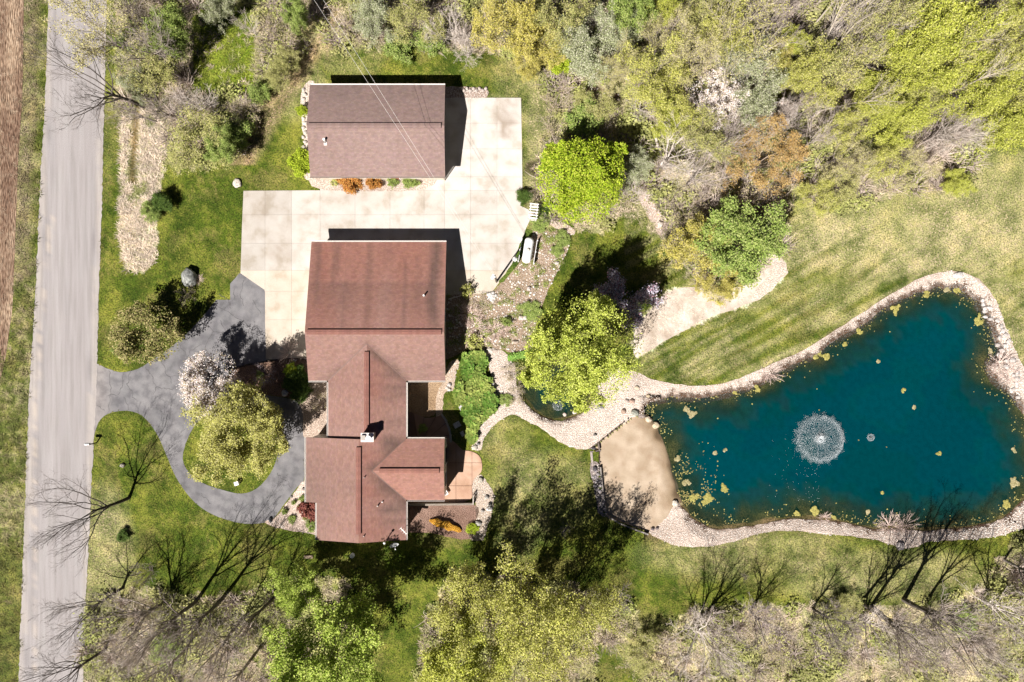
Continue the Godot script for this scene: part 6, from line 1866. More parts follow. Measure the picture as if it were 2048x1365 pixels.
func make_trees() -> void:
	# by the drive, yard and pond
	plant("maple", 0, 1166, 356, 92, 10.0, "round bright green tree just east of the concrete yard")
	plant("willow", 0, 1170, 706, 124, 15.0, "wide pale yellow green tree over the small garden pond")
	plant("crab", 0, 1240, 612, 66, 7.0, "dark mauve blossom tree standing in the pale green tree's shadow")
	plant("blossom", 0, 414, 768, 68, 7.0, "white blossom tree at the bend of the asphalt drive")
	plant("haze", 0, 512, 848, 112, 10.0, "airy yellow tree with fanned stems on the drive's grass island", true, Vector2(-0.12, 0.10))
	plant("golden", 0, 288, 668, 68, 7.0, "golden green tree on the lawn between road and asphalt drive")
	plant("green", 0, 1490, 478, 82, 7.5, "mid green tree at the east end of the pale dry bed")
	plant("yellow", 1, 1400, 498, 72, 7.0, "loose yellow tree left of the mid green tree by the pale bed")
	plant("yellow", 2, 1442, 568, 46, 4.8, "low yellow tree at the north edge of the pale dry bed")
	# upper left, along the road
	plant("bare_dark", 0, 288, 214, 128, 14.0, "large bare tree whose dark limbs reach over the road at the upper left", true, Vector2(-0.1, 0.0))
	plant("bare", 0, 312, 244, 42, 7.0, "small bare tree just below the big one over the road", true, Vector2(-0.25, 0))
	plant("budding", 0, 170, 40, 90, 13.0, "budding tree whose thin branches hang over the road at the top", false)
	plant("olive", 0, 302, 120, 62, 7.0, "olive leafed tree beside the road above the big bare tree")
	plant("green", 1, 350, 66, 46, 8.0, "dark green tree at the top between road and grass clearing")
	plant("bare", 1, 318, 70, 60, 10.0, "bare tree standing over the dark green tree at the top", true)
	plant("silver", 0, 440, 8, 34, 6.0, "pale green sapling on the top edge above the clearing")
	plant("bare_pale", 0, 382, 196, 50, 5.5, "pale purplish bare tree at the foot of the grass clearing", false)
	plant("olive", 1, 392, 282, 68, 5.5, "broad yellow olive tree at the corner of the front lawn")
	plant("green", 2, 440, 294, 34, 5.0, "bright green small tree at the lawn's corner, casting a black shadow")
	plant("bare", 2, 350, 236, 48, 7.0, "grey bare tree above the broad olive tree", true)
	plant("olive", 2, 556, 150, 28, 4.8, "olive tree between the grass clearing and the dirt track")
	plant("thicket", 0, 556, 62, 42, 4.4, "brown thicket beside the top of the dirt track")
	plant("green", 1, 596, 26, 30, 5.0, "small green tree left of the track's top end")
	plant("olive", 0, 568, 112, 30, 4.0, "yellow green shrub halfway up the left side of the dirt track")
	plant("thicket", 1, 482, 214, 36, 3.5, "tan thicket low on the left side of the dirt track")
	plant("bush", 0, 522, 184, 24, 2.4, "green bush at the lower left side of the dirt track")
	plant("bush", 1, 470, 262, 34, 2.4, "green bush between thicket and bright green small tree")
	plant("bare_pale", 1, 512, 70, 26, 5.0, "thin pale tree on the right side of the grass clearing", true)
	plant("thicket", 2, 300, 40, 46, 4.0, "brown thicket at the top left beside the road")
	plant("bush", 2, 258, 70, 34, 2.6, "olive bush on the verge at the top left")
	plant("silver", 1, 262, 170, 34, 3.6, "grey green shrub on the verge above the pale grass bed")
	plant("bare_tall", 2, 366, 158, 66, 11.5, "bare tree whose branch shadows fan across the grass clearing", true)
	# slim trunks that show as long pale streaks through the upper right wood
	for k in 34:
		var x := 1240.0 + fmod(k * 197.3, 790.0)
		var y := 6.0 + fmod(k * 71.7, 250.0)
		if y > 150 and x < 1400:
			y -= 110.0
		plant("pole", k % 3, x, y, 40.0 + fmod(k * 13.0, 18.0), 11.0 + fmod(k * 1.7, 5.0), "slim pale trunked budding tree standing in the upper right wood", true, Vector2(0.16 * sin(k * 2.1), 0.16 * cos(k * 1.3)), "slim budding trees in the upper right wood")
	# behind the outbuilding
	plant("thicket", 1, 706, 62, 46, 4.2, "brown thicket right of the track's top end")
	plant("silver", 2, 752, 36, 48, 5.5, "grey green tree at the top above the outbuilding's middle")
	plant("olive", 2, 832, 44, 54, 5.5, "olive tree at the top behind the pale fallen log")
	plant("bush", 0, 862, 84, 34, 2.6, "bright green bush at the lawn edge north of the outbuilding")
	plant("bush", 1, 796, 92, 28, 2.0, "low green bush left of the bright one north of the outbuilding")
	plant("bare_pale", 2, 905, 52, 58, 6.5, "pale spoked bare tree at the top, upper one")
	plant("bare_pale", 0, 932, 92, 42, 4.6, "pale spoked bare tree at the lawn edge, lower one")
	plant("yellow", 0, 1012, 44, 74, 9.0, "large yellow tree at the top, north of the concrete yard")
	plant("yellow", 2, 1078, 78, 58, 7.0, "yellow tree right of the large yellow one at the top")
	plant("yellow", 1, 1054, 128, 34, 4.8, "small yellow tree at the lawn edge below the two yellow trees")
	plant("olive", 1, 1128, 40, 58, 9.0, "olive tree at the top east of the yellow trees")
	plant("silver", 0, 1156, 100, 58, 7.5, "grey green tree above the creek's west end")
	plant("bright_bush", 0, 1116, 122, 22, 2.4, "bright green shrub at the creek's west end")
	plant("silver", 2, 1226, 56, 62, 9.0, "large grey green tree at the top middle")
	plant("budding", 1, 1218, 130, 52, 7.0, "tan budding tree on the creek's north bank")
	plant("green", 0, 1266, 16, 46, 10.0, "green tree cut by the top edge, middle of the picture")
	plant("airy", 0, 1310, 148, 72, 10.0, "yellow olive tree east of the creek")
	plant("airy", 1, 1336, 214, 56, 8.8, "yellow olive tree above the dark shadow east of the round tree")
	plant("bare_pale", 1, 1288, 204, 36, 5.0, "small pale bare tree in the round tree's black shadow", false)
	plant("budding", 2, 1330, 66, 56, 10.0, "tan budding tree around the white stones at the top")
	plant("budding", 0, 1392, 100, 66, 11.2, "tall tan budding tree right of the white stones")
	plant("lime", 0, 1330, 16, 44, 10.0, "lime green tree on the top edge above the white stones")
	plant("blossom", 1, 1438, 196, 62, 8.0, "white blossom tree in the wood at the upper right")
	plant("silver", 1, 1500, 136, 56, 10.0, "silvery tree right above the wood's white blossom")
	plant("silver", 0, 1520, 208, 54, 8.8, "silvery tree right of the wood's white blossom")
	plant("blossom", 2, 1566, 228, 32, 5.0, "small whitish blossom tree at the dark gap in the wood")
	plant("airy", 2, 1460, 60, 62, 11.2, "yellow olive tree on the top edge above the silvery trees")
	plant("yellow", 1, 1552, 118, 34, 8.1, "small golden tree among the silvery and tan trees")
	plant("lime", 1, 1586, 84, 30, 7.5, "small lime tree right of the small golden tree")
	plant("bare", 3, 1552, 40, 62, 12.5, "brownish bare tree on the top edge east of the middle")
	plant("bare_pale", 2, 1632, 88, 82, 12.0, "large pale bare tree leaning to the upper right", true, Vector2(0.3, -0.1))
	plant("olive", 1, 1690, 118, 66, 11.2, "olive tree right of the large leaning bare tree")
	plant("airy", 0, 1640, 160, 58, 10.0, "yellowish tree below the large leaning bare tree")
	plant("olive", 0, 1772, 46, 62, 12.5, "olive tree on the top edge at the upper right")
	plant("lime", 0, 1742, 196, 64, 10.0, "broad yellow olive tree in the middle of the right wood")
	plant("lime", 2, 1872, 50, 84, 13.8, "large lime green tree on the top edge at the far right")
	plant("lime", 0, 1948, 66, 70, 13.8, "lime green tree right of the large one at the top")
	plant("lime", 1, 1812, 128, 62, 11.2, "lime green tree below the olive one at the upper right")
	plant("airy", 2, 2024, 40, 62, 12.5, "pale olive tree in the top right corner")
	plant("lime", 2, 1900, 152, 62, 11.2, "lime green tree below the two large ones at the right")
	plant("lime", 0, 1974, 196, 74, 11.2, "broad lime green tree at the right edge of the wood")
	plant("airy", 0, 2034, 156, 60, 11.2, "yellow green tree at the right edge, upper one")
	plant("lime", 1, 2024, 246, 54, 8.8, "lime green tree at the meadow edge on the far right")
	plant("bare_pale", 0, 1862, 282, 78, 9.0, "white branched bare tree at the meadow's north edge", true, Vector2(0.22, -0.05))
	plant("bare", 1, 1920, 250, 62, 10.0, "grey twiggy tree right behind the white branched one", false)
	plant("lime", 1, 1784, 244, 52, 8.8, "yellow olive tree left of the white branched bare tree")
	plant("olive", 2, 1846, 206, 44, 8.8, "dark olive tree above the white branched bare tree")
	plant("bare", 2, 1650, 268, 62, 8.8, "grey bare tree over the dark gap in the wood", false)
	plant("budding", 1, 1700, 300, 62, 8.1, "tan budding tree right of the orange one")
	plant("airy", 2, 1770, 308, 50, 7.5, "pale yellow tree near the meadow's northwest edge")
	plant("budding", 2, 1830, 338, 52, 5.5, "tan budding tree at the meadow edge below the white branched one")
	plant("lime", 1, 1918, 366, 30, 3.0, "bright lime shrub at the meadow edge")
	plant("olive", 0, 1690, 372, 46, 4.8, "pale olive small tree at the meadow's west corner")
	plant("airy", 0, 1634, 388, 42, 4.4, "pale yellow shrub at the meadow's far west corner")
	plant("orange", 0, 1532, 322, 92, 9.0, "rounded orange budding tree in the wood north of the pond")
	plant("bare", 0, 1470, 268, 56, 10.0, "brown bare tree left above the orange tree", false)
	plant("olive", 1, 1412, 276, 52, 8.8, "olive tree below the wood's white blossom")
	plant("bare_pale", 1, 1322, 330, 92, 8.5, "large silvery bare tree east of the round bright green tree", true, Vector2(0.12, -0.12))
	plant("bare", 3, 1400, 346, 70, 8.0, "grey bare tree between the silvery bare one and the orange one", false)
	plant("silver", 2, 1268, 330, 38, 4.8, "grey green small tree right against the round bright green one")
	plant("lime", 1, 1342, 248, 40, 7.5, "lime small tree beside the round tree's shadow")
	plant("bare_pale", 2, 1272, 372, 40, 3.8, "low silvery shrub by the stony gully")
	plant("thicket", 2, 1376, 424, 50, 3.6, "brown thicket between stony gully and loose yellow tree")
	plant("thicket", 0, 1520, 410, 60, 3.8, "dark brown thicket between the orange and the mid green tree")
	plant("olive", 2, 1190, 210, 40, 3.4, "olive shrub south of the creek")
	plant("thicket", 1, 1122, 204, 40, 2.6, "pale thicket between lawn strip and creek")
	plant("bush", 0, 1160, 238, 40, 2.6, "green bush above the round bright green tree")
	plant("thicket", 2, 1108, 262, 36, 2.2, "pink tan thicket by the lawn strip above the round tree")
	plant("bare", 2, 1600, 220, 50, 10.0, "brown bare tree in the dark gap of the wood", false)
	plant("airy", 1, 1590, 150, 46, 10.0, "yellowish tree right of the silvery pair")
	plant("olive", 0, 1404, 30, 52, 11.2, "olive tree on the top edge right of the lime one")
	plant("budding", 0, 1830, 20, 50, 12.5, "tan budding tree on the top edge between olive and lime")
	plant("bare", 1, 1720, 50, 60, 13.8, "grey bare tree on the top edge right of the leaning one", false)
	plant("airy", 2, 1690, 240, 50, 8.8, "yellow olive tree just right of the dark gap")
	plant("budding", 1, 1250, 100, 50, 10.0, "tan tree right of the grey green pair")
	plant("olive", 1, 2030, 100, 40, 11.2, "olive tree at the right edge between the lime ones")
	# bottom left: bare trees that lean over the road and throw long shadows
	plant("bare_dark", 1, 258, 996, 92, 13.5, "dark bare tree leaning over the road beside the drive's mouth", true, Vector2(-0.28, 0.06))
	plant("bare_dark", 2, 246, 1176, 72, 12.0, "dark bare tree with budding tips leaning over the road", true, Vector2(-0.3, 0.1))
	plant("bare", 0, 330, 1206, 86, 12.0, "grey bare tree at the north edge of the bottom left wood", true, Vector2(-0.1, 0.0))
	plant("bare_tall", 1, 392, 1204, 82, 15.0, "tall bare tree whose shadow reaches the looped drive", true)
	plant("bare_tall", 0, 446, 1196, 78, 14.5, "tall dark bare tree in the bottom left wood, second in the row", true)
	plant("bare", 2, 470, 1256, 84, 14.0, "grey bare tree left of the bright green one at the bottom", true)
	plant("bare_dark", 1, 210, 1300, 84, 12.0, "dark bare tree low over the road at the bottom left", true, Vector2(-0.22, 0.1))
	plant("bare", 3, 372, 1300, 74, 13.0, "wide grey bare tree on the bottom edge at the left", true)
	plant("bare_pale", 0, 318, 1262, 70, 10.0, "pale bare tree among the grey ones at the bottom left", true)
	plant("bare", 1, 500, 1322, 80, 12.0, "grey bare tree at the bottom edge beside the bright green one", true)
	plant("purple_thicket", 0, 284, 1152, 34, 3.4, "purplish thicket on the lawn north of the bottom left wood")
	plant("thicket", 1, 300, 1230, 36, 3.8, "tan thicket under the bare trees at the bottom left")
	plant("thicket", 0, 420, 1290, 38, 3.4, "tan thicket under the bare trees near the bottom edge")
	plant("bush", 2, 330, 1300, 34, 2.2, "green bush under the bare trees at the bottom left")
	plant("dark_bush", 0, 243, 1074, 12, 0.9, "little dark bush alone on the verge lawn")
	plant("bare_tall", 2, 548, 1196, 54, 13.0, "slender bare tree above the bright green one at the bottom", true)
	plant("spring", 1, 646, 1288, 108, 14.0, "tall bright green tree at the bottom, west one of a pair", false)
	plant("lime", 0, 620, 1345, 70, 10.0, "lime green tree on the bottom edge below the tall bright green one", false)
	plant("spring", 0, 590, 1180, 52, 9.0, "small green tree at the north side of the tall bright green one", false)
	plant("airy", 0, 930, 1204, 84, 13.0, "pale green tree at the bottom, northwest one of the big clump", false)
	plant("airy", 1, 1062, 1222, 100, 15.0, "pale green tree at the bottom, middle of the big clump", false)
	plant("airy", 2, 1164, 1222, 74, 13.0, "pale green tree at the bottom, northeast one of the big clump", false)
	plant("lime", 2, 920, 1312, 92, 12.0, "yellow green tree at the bottom edge, southwest one of the big clump", false)
	plant("airy", 0, 1036, 1326, 88, 12.0, "pale tree at the bottom edge, south one of the big clump", false)
	plant("budding", 2, 1130, 1314, 76, 11.0, "tan budding tree at the bottom edge, southeast one of the big clump", false)
	plant("purple_thicket", 1, 1244, 1204, 30, 3.0, "pinkish thicket at the east side of the big clump")
	plant("thicket", 2, 1232, 1268, 40, 2.4, "pale brush pile east of the big clump")
	# bottom right
	plant("bare", 0, 1404, 1236, 72, 11.0, "bare tree at the wood's northwest corner south of the pond", true)
	plant("bare_pale", 1, 1420, 1290, 92, 9.0, "wide pale bare tree south of the lawn below the pond", false)
	plant("bare", 3, 1500, 1222, 64, 9.5, "bare tree with a feathery shadow, right of the corner one", true)
	plant("bare_dark", 2, 1624, 1216, 62, 10.0, "forked dark bare tree south of the flat algae shore", true)
	plant("bare_tall", 1, 1722, 1206, 70, 13.0, "tall bare tree whose shadow reaches the pond, left one", true)
	plant("bare_tall", 0, 1744, 1212, 74, 15.0, "tall dark bare tree whose thick shadow crosses the grey rim rock", true)
	plant("bare_tall", 2, 1808, 1200, 80, 15.5, "tall bare tree with a broad shadow on the southern shore", true)
	plant("bare_tall", 1, 1846, 1214, 70, 14.0, "dark bare tree right of the broad shadowed one", true)
	plant("bare_pale", 2, 1776, 1280, 78, 9.0, "wide pale bare tree near the bottom edge on the right", false)
	plant("bare", 3, 1650, 1290, 46, 7.0, "grey bare tree near the bottom edge right of the middle", false)
	plant("bare_pale", 0, 1958, 1196, 90, 11.0, "white branched bare tree at the lower right", true, Vector2(0.1, 0.0))
	plant("bare", 0, 2008, 1120, 66, 13.0, "grey bare tree at the right edge by the pond's corner", true)
	plant("bare_pale", 1, 2030, 1180, 70, 11.0, "pale bare tree cut by the right edge", true)
	plant("bare", 2, 1900, 1290, 54, 8.0, "grey bare tree near the bottom right corner", false)
	plant("bare_pale", 2, 1990, 1330, 50, 7.0, "pale bare tree in the bottom right corner", false)
	plant("purple_thicket", 2, 1530, 1240, 50, 3.4, "purplish thicket at the edge of the lower right wood, left one")
	plant("purple_thicket", 0, 1700, 1262, 60, 3.6, "purplish thicket at the edge of the lower right wood, middle one")
	plant("thicket", 1, 1560, 1330, 34, 1.6, "tan thicket at the bottom edge right of the middle")
	plant("thicket", 0, 1320, 1322, 60, 3.2, "tan thicket on the bottom edge right of the big clump")
	plant("olive", 2, 1290, 1310, 40, 3.2, "green shrub at the bottom edge right of the big clump")
	plant("bush", 1, 1930, 1248, 26, 1.6, "green bush under the white branched bare tree")
	plant("olive", 0, 1690, 1216, 34, 1.6, "low olive bush at the foot of the tall shadow casting trees")

func make_shrubs() -> void:
	plant("rust", 0, 697, 366, 21, 1.4, "larger orange brown shrub in the bed along the outbuilding")
	plant("rust", 1, 745, 364, 17, 1.2, "smaller orange brown shrub in the bed along the outbuilding")
	plant("bush", 0, 783, 364, 13, 0.9, "low green shrub right of the orange ones by the outbuilding")
	plant("bush", 1, 820, 362, 15, 0.8, "low mixed green shrub at the right end of the outbuilding's bed")
	plant("yellow_fan", 0, 668, 364, 9, 0.5, "small straw coloured tuft left of the orange shrubs")
	plant("bright_bush", 0, 604, 322, 25, 2.2, "yellow green round bush at the outbuilding's southwest corner")
	plant("bright_bush", 1, 604, 222, 12, 1.3, "little yellow green bush on the outbuilding's west side")
	plant("dark_bush", 0, 320, 402, 20, 2.2, "dark evergreen shrub beside the pale grass bed")
	plant("bush", 2, 298, 422, 20, 1.5, "olive shrub at the foot of the dark evergreen")
	plant("bush", 0, 235, 705, 13, 1.0, "small bright green shrub at the golden tree's left foot")
	plant("dark_bush", 1, 594, 764, 27, 2.0, "large dark green shrub at the end of the mulch bed")
	plant("bright_bush", 0, 581, 744, 14, 1.6, "yellow shrub in the mulch bed beside the dark green one")
	plant("dark_bush", 2, 600, 790, 18, 1.5, "dark green shrub at the lower corner of the mulch bed")
	plant("purple_thicket", 0, 530, 752, 34, 1.6, "bare brown shrub in the middle of the mulch bed")
	plant("fan", 0, 575, 706, 30, 1.0, "bare twiggy shrub leaning over the concrete by the timber edging")
	plant("bush", 1, 518, 750, 8, 0.7, "tiny green plant in the mulch bed")
	plant("thicket", 0, 638, 802, 26, 1.2, "brown twiggy shrub in the gravel corner west of the middle wing")
	plant("maroon", 0, 623, 1022, 22, 1.4, "dark red shrub in the notch at the southwest corner of the house")
	plant("bush", 2, 622, 1052, 13, 0.9, "bright green shrub under the dark red one")
	for q in [[604, 999, 7, "topmost small green plant in the corner gravel bed"], [587, 1006, 5, "thin small green plant left of the topmost one"], [599, 1017, 6, "small green plant beside the dark red shrub"], [568, 1024, 6, "small green plant nearest the drive in the corner gravel bed"], [583, 1040, 8, "dusky green rosette low in the corner gravel bed"], [609, 1035, 6, "dusky green plant at the dark red shrub's foot"]]:
		plant("bush", int(q[0]) % 3, q[0], q[1], q[2], 0.5, q[3], false, Vector2.ZERO, "small plants in the corner gravel bed")
	plant("bright_bush", 1, 943, 1058, 12, 0.7, "bright green plant at the south end of the patio's mulch bed")
	var orange := thing("orange_shrub", "long orange yellow creeping shrub in the mulch bed south of the patio", "shrub", P(891, 1049))
	var om := MB.new()
	for k in 2600:
		var t := rng.randf_range(-1.0, 1.0)
		var wide := 0.42 * sqrt(1.0 - t * t) * (1.0 + 0.25 * sin(t * 9.0))
		var off := rng.randf_range(-1.0, 1.0) * wide
		var p := Vector3(t * 1.75, 0.12 + 0.42 * sqrt(maxf(0.0, 1.0 - t * t - pow(off / 0.6, 2) * 0.8)) * rng.randf_range(0.7, 1.05), off + t * 0.55 + t * t * 0.12)
		var x := Vector3(rng.randfn(0, 1), rng.randfn(0, 0.5), rng.randfn(0, 1)).normalized() * 0.07
		var y := x.cross(Vector3(rng.randfn(0, 0.5), 1, rng.randfn(0, 0.5))).normalized() * 0.045
		om.leaf(p, x, y, [Color(0.62, 0.34, 0.035), Color(0.55, 0.27, 0.03), Color(0.66, 0.42, 0.07), Color(0.42, 0.2, 0.03)][rng.randi() % 4])
	obj("foliage", om.mesh(), M.leaf, orange)
	var os := MB.new()
	for k in 40:
		var t := rng.randf_range(-0.9, 0.9)
		os.path(PackedVector3Array([Vector3(t * 1.2, -0.02, t * 0.4), Vector3(t * 1.5, 0.2, t * 0.5 + rng.randf_range(-0.2, 0.2)), Vector3(t * 1.7, 0.36, t * 0.55 + rng.randf_range(-0.35, 0.35))]), PackedFloat32Array([0.02, 0.014, 0.008]), 4, Color(0.2, 0.12, 0.06))
	obj("stems", os.mesh(), M.bark, orange)
	# rocky garden
	plant("yellow_fan", 1, 934, 581, 15, 1.6, "yellow green spiky shrub at the garage's east corner")
	plant("fan", 0, 940, 628, 30, 1.2, "pinkish bare shrub in the rocky garden, northwest one")
	plant("fan", 1, 990, 662, 28, 1.2, "pinkish bare shrub in the rocky garden, middle one")
	plant("fan", 2, 1012, 664, 20, 1.1, "pinkish bare shrub in the rocky garden, right one")
	plant("fan", 1, 950, 655, 28, 1.2, "pinkish bare shrub in the rocky garden, southwest one")
	plant("yellow_fan", 0, 948, 686, 20, 1.1, "straw green spiky shrub at the garden's southwest end")
	plant("bush", 0, 1016, 646, 10, 0.9, "small green bush among the pinkish bare shrubs")
	plant("bush", 1, 1062, 622, 20, 0.6, "low green plants near the pinkish flat rock")
	plant("thicket", 1, 962, 612, 26, 0.8, "brown twiggy shrub below the white rubble heap")
	plant("dark_bush", 0, 1047, 392, 15, 1.3, "dark green plant at the yard's edge above the arbour")
	plant("thicket", 2, 1072, 398, 22, 1.4, "brown shrub between the dark green plant and the round tree")
	plant("dark_bush", 2, 1088, 420, 14, 1.4, "dark shrub right of the arbour")
	plant("bush", 1, 1080, 446, 18, 0.7, "low green plants south of the arbour's path")
	plant("bush", 2, 1126, 476, 16, 0.7, "low green plant at the garden's northeast corner")
	plant("bush", 0, 1112, 500, 14, 0.6, "low green plant right of the propane tank")
	# small pond margin
	plant("thicket", 0, 1020, 745, 22, 1.0, "dry brown reeds on the small pond's west bank, upper clump")
	plant("thicket", 1, 1036, 790, 24, 1.0, "dry brown reeds on the small pond's west bank, lower clump")
	plant("yellow_fan", 1, 1044, 742, 16, 0.8, "straw coloured reeds at the small pond's northwest corner")
	plant("bush", 2, 1010, 800, 14, 0.5, "grey green plants on the gravel west of the small pond")
	var hedge := thing("low_hedge", "curved low green hedge north of the small pond", "hedge", P(1048, 710))
	var hm := MB.new()
	for k in 2400:
		var t := rng.randf_range(-1.0, 1.0)
		var p := Vector3(t * 1.75, rng.randf_range(0.05, 0.42), t * t * 0.15 - t * 0.22 + rng.randfn(0, 0.17))
		var x := Vector3(rng.randfn(0, 1), rng.randfn(0, 0.5), rng.randfn(0, 1)).normalized() * 0.1
		var y := x.cross(Vector3(rng.randfn(0, 0.5), 1, rng.randfn(0, 0.5))).normalized() * 0.05
		hm.leaf(p, x, y, [Color(0.16, 0.32, 0.06), Color(0.24, 0.42, 0.09), Color(0.32, 0.46, 0.1)][rng.randi() % 3])
	obj("foliage", hm.mesh(), M.leaf, hedge)
	# reeds on the large pond's shore
	plant("fan", 2, 1545, 748, 30, 0.9, "pinkish dry reeds on the pond's north shore")
	plant("fan", 0, 2012, 728, 32, 1.0, "dry reeds on the pond's east shore, upper clump")
	plant("fan", 1, 2028, 752, 26, 0.9, "dry reeds on the pond's east shore, lower clump")
	plant("fan", 0, 1790, 1058, 34, 0.9, "dry reeds on the south shore above the grey rock, left clump")
	plant("fan", 2, 1822, 1056, 28, 0.9, "dry reeds on the south shore above the grey rock, right clump")
	plant("fan", 1, 1655, 1040, 16, 0.5, "dry reeds at the algae point of the south shore")
	plant("purple_thicket", 1, 1131, 1062, 16, 1.0, "round twiggy shrub in the tree shadow south of the beach lawn")
	plant("purple_thicket", 2, 1492, 1156, 9, 0.7, "small twiggy stump shrub on the lawn south of the pond")
	plant("bush", 1, 845, 858, 9, 1.4, "pale leafed shrub in the dark courtyard")
	plant("thicket", 2, 372, 588, 22, 0.8, "brown dead plants at the foot of the huge boulder")
	plant("fan", 1, 395, 560, 14, 0.6, "dry tan tuft right of the huge boulder")

# ---------------------------------------------------------------- ground cover
func tuft_mesh(blades: int, tall: float, wide: float, thick: float, seed_n: int) -> ArrayMesh:
	var m := MB.new()
	var r := RandomNumberGenerator.new()
	r.seed = seed_n
	for k in blades:
		var a := r.randf() * TAU
		var d := Vector3(cos(a), 0, sin(a))
		var foot := d * wide * 0.3 * r.randf()
		var tip := foot + d * wide * r.randf_range(0.3, 1.0) + Vector3(0, tall * r.randf_range(0.5, 1.0), 0)
		var side := d.cross(Vector3.UP) * thick
		m.tri(foot - side, foot + side, tip, Color.WHITE * r.randf_range(0.8, 1.1))
	return m.mesh()

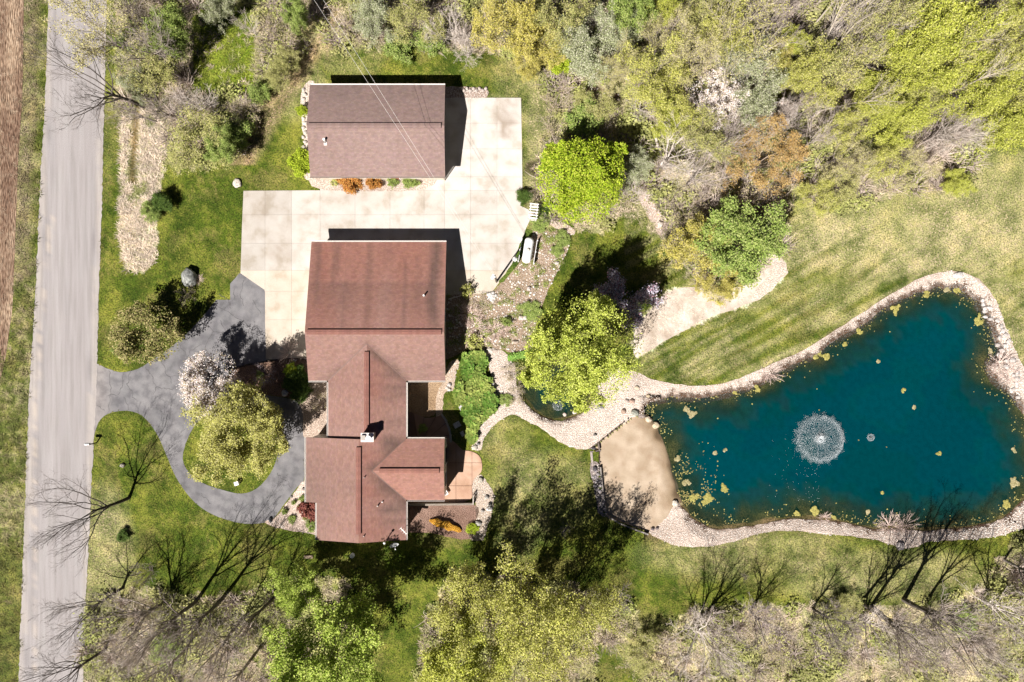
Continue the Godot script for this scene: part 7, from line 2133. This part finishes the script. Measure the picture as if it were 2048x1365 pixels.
func make_ground_cover() -> void:
	var lawn := tuft_mesh(7, 0.10, 0.16, 0.035, 3)
	var straw := tuft_mesh(12, 0.35, 0.5, 0.03, 4)
	var brush := MB.new()
	var r := RandomNumberGenerator.new()
	r.seed = 9
	for k in 46:
		var a := r.randf() * TAU
		var d := Vector3(cos(a), r.randf_range(0.4, 1.6), sin(a)).normalized()
		var p0 := Vector3(r.randfn(0, 0.12), 0, r.randfn(0, 0.12))
		var p1 := p0 + d * r.randf_range(0.4, 0.9)
		var p2 := p1 + (d + Vector3(r.randfn(0, 0.4), 0.1, r.randfn(0, 0.4))).normalized() * r.randf_range(0.2, 0.6)
		brush.path(PackedVector3Array([p0, p1, p2]), PackedFloat32Array([0.02, 0.014, 0.006]), 3, Color.WHITE * r.randf_range(0.7, 1.1))
	var sprig := MB.new()
	for k in 60:
		var p := Vector3(r.randfn(0, 0.3), r.randf_range(0.05, 0.6), r.randfn(0, 0.3))
		var x := Vector3(r.randfn(0, 1), r.randfn(0, 0.5), r.randfn(0, 1)).normalized() * 0.11
		var y := x.cross(Vector3(r.randfn(0, 0.5), 1, r.randfn(0, 0.5))).normalized() * 0.06
		sprig.leaf(p, x, y, Color.WHITE * r.randf_range(0.7, 1.15))
	var sets := {lawn = [[], PackedColorArray()], straw = [[], PackedColorArray()], brush = [[], PackedColorArray()], sprig = [[], PackedColorArray()]}
	var put := func(which: String, x: float, z: float, s: float, tall: float, c: Color) -> void:
		sets[which][0].append(Transform3D(Basis(Vector3.UP, rng.randf() * TAU).scaled(Vector3(s, s * tall, s)), Vector3(x, ground(x, z), z)))
		sets[which][1].append(c)
	for b in range(1, gh_n - 1):
		for a in range(1, gw - 1):
			var id := region[b * gw + a]
			if id in [3, 4, 6]:
				continue
			var x := (a + rng.randf() - 0.5) * CELL - GX
			var z := (b + rng.randf() - 0.5) * CELL - GZ
			if absf(x) > 60 or absf(z) > 41 or (x > 0 and ground(x, z) < -0.14 and id != 7):
				continue
			var px := x / S + CX
			var py := z / S + CY
			var n := noise_a.get_noise_2d(x * 1.6, z * 1.6)
			var n2 := noise_b.get_noise_2d(x * 1.6 + 70, z * 1.6)
			match id:
				0:
					if rng.randf() < 0.62:
						var c := ground_colour(x, z) / GAIN
						put.call("lawn", x, z, rng.randf_range(0.6, 1.25), 0.8, c * (rng.randf_range(0.8, 1.22) if px > 1230 else rng.randf_range(0.6, 1.45)))
				2, 9:
					if px < 92 - py * 0.03 and id == 9:
						if px > 48 - py * 0.035 or py > 700:
							if rng.randf() < 0.6:
								put.call("lawn" if rng.randf() < 0.7 else "straw", x, z, rng.randf_range(0.6, 1.3), 0.8, ground_colour(x, z) / GAIN * rng.randf_range(0.7, 1.3))
						elif rng.randf() < 0.12:
							put.call("straw", x, z, rng.randf_range(0.3, 0.7), 0.5, Color(0.5, 0.4, 0.29) * rng.randf_range(0.6, 1.2))
						continue
					if id == 9:
						continue
					var clear := px > 384 and px < 510 and py > 14 and py < 185
					if rng.randf() < (0.1 if clear else 0.42):
						put.call("straw", x, z, rng.randf_range(0.6, 1.3), 0.9, Color(0.58, 0.48, 0.36).lerp(Color(0.33, 0.34, 0.13), clampf(0.35 + n * 1.6, 0.0, 1.0)) * rng.randf_range(0.65, 1.25))
					if not clear and n2 > -0.12 and rng.randf() < (0.014 if py > 900 else 0.03):
						put.call("brush", x, z, rng.randf_range(0.8, 1.9), 1.0, Color(0.54, 0.45, 0.39) * rng.randf_range(0.7, 1.2))
					if not clear and n > -0.05 and rng.randf() < 0.07:
						put.call("sprig", x, z, rng.randf_range(0.7, 1.7), 1.0, Color(0.31, 0.34, 0.10).lerp(Color(0.46, 0.45, 0.17), rng.randf()) * rng.randf_range(0.6, 1.2))
					if clear and rng.randf() < 0.6:
						put.call("lawn", x, z, rng.randf_range(0.8, 1.5), 1.2, Color(0.19, 0.22, 0.03) * rng.randf_range(0.6, 1.4))
				5:
					var garden := px > 870 and py < 710
					if rng.randf() < (0.35 if garden else 0.1):
						put.call("straw", x, z, rng.randf_range(0.25, 0.6), 0.7, Color(0.56, 0.43, 0.35) * rng.randf_range(0.6, 1.3))
					if garden and n2 > -0.05 and rng.randf() < 0.16:
						put.call("sprig", x, z, rng.randf_range(0.35, 0.75), 0.6, Color(0.24, 0.28, 0.07) * rng.randf_range(0.6, 1.3))
				7:
					if n2 > 0.1 and rng.randf() < 0.1:
						put.call("lawn", x, z, rng.randf_range(0.4, 0.8), 0.5, Color(0.36, 0.3, 0.1) * rng.randf_range(0.6, 1.2))
				8:
					if rng.randf() < 0.7 and not (py < 370 and absf(px - 268 - 10 * noise_a.get_noise_2d(x, z)) < 11.0):
						put.call("straw", x, z, rng.randf_range(0.7, 1.4), 1.0, (Color(0.80, 0.68, 0.56) if n < 0.42 else Color(0.3, 0.32, 0.12)) * rng.randf_range(0.6, 1.2))
				10:
					if rng.randf() < 0.4:
						put.call("straw", x, z, rng.randf_range(0.4, 0.9), 0.5, Color(0.8, 0.7, 0.58) * rng.randf_range(0.75, 1.1))
	# bright perennials in the bed by the garage
	var bed := rounded([922, 716, 945, 708, 966, 708, 978, 742, 984, 770, 994, 800, 986, 824, 958, 846, 950, 882, 938, 880, 936, 850, 926, 820, 912, 800, 914, 776, 928, 750], 3)
	var leaves := MB.new()
	for k in 9:
		var a := r.randf() * TAU
		var d := Vector3(cos(a), 0.5, sin(a))
		leaves.leaf(d * 0.16 + Vector3(0, 0.1 + 0.12 * r.randf(), 0), d * 0.13, d.cross(Vector3.UP).normalized() * 0.075, Color.WHITE * r.randf_range(0.75, 1.15))
	var places := []
	var tints := PackedColorArray()
	for k in 5200:
		var p := Vector2(rng.randf_range(-6.6, -1.4), rng.randf_range(0.8, 11.5))
		if Geometry2D.is_point_in_polygon(p, bed) and noise_b.get_noise_2d(p.x * 3, p.y * 3) > -0.2:
			places.append(Transform3D(Basis(Vector3.UP, rng.randf() * TAU).scaled(Vector3.ONE * rng.randf_range(0.7, 1.6)), Vector3(p.x, 0.05 + 0.35 * rng.randf(), p.y)))
			tints.append(Color(0.13, 0.26, 0.035).lerp(Color(0.36, 0.42, 0.10), clampf(rng.randf() + noise_a.get_noise_2d(p.x * 3, p.y * 3), 0.0, 1.0)) * rng.randf_range(0.6, 1.15))
	scatter("perennials", leaves.mesh(), M.leaf, places, tints, "dense bright green perennials between the courtyard lawn and the gravel walk", "perennials")
	scatter("lawn_grass", lawn, M.blade, sets.lawn[0], sets.lawn[1], "short mown grass of the lawns", "grass")
	scatter("dry_grass", straw, M.blade, sets.straw[0], sets.straw[1], "dry straw coloured grass under the trees and in the pale bed", "grass")
	scatter("brushwood", brush.mesh(), M.bark, sets.brush[0], sets.brush[1], "bare brushwood between the trees", "undergrowth")
	scatter("undergrowth", sprig.mesh(), M.leaf, sets.sprig[0], sets.sprig[1], "low green undergrowth between the trees", "undergrowth")
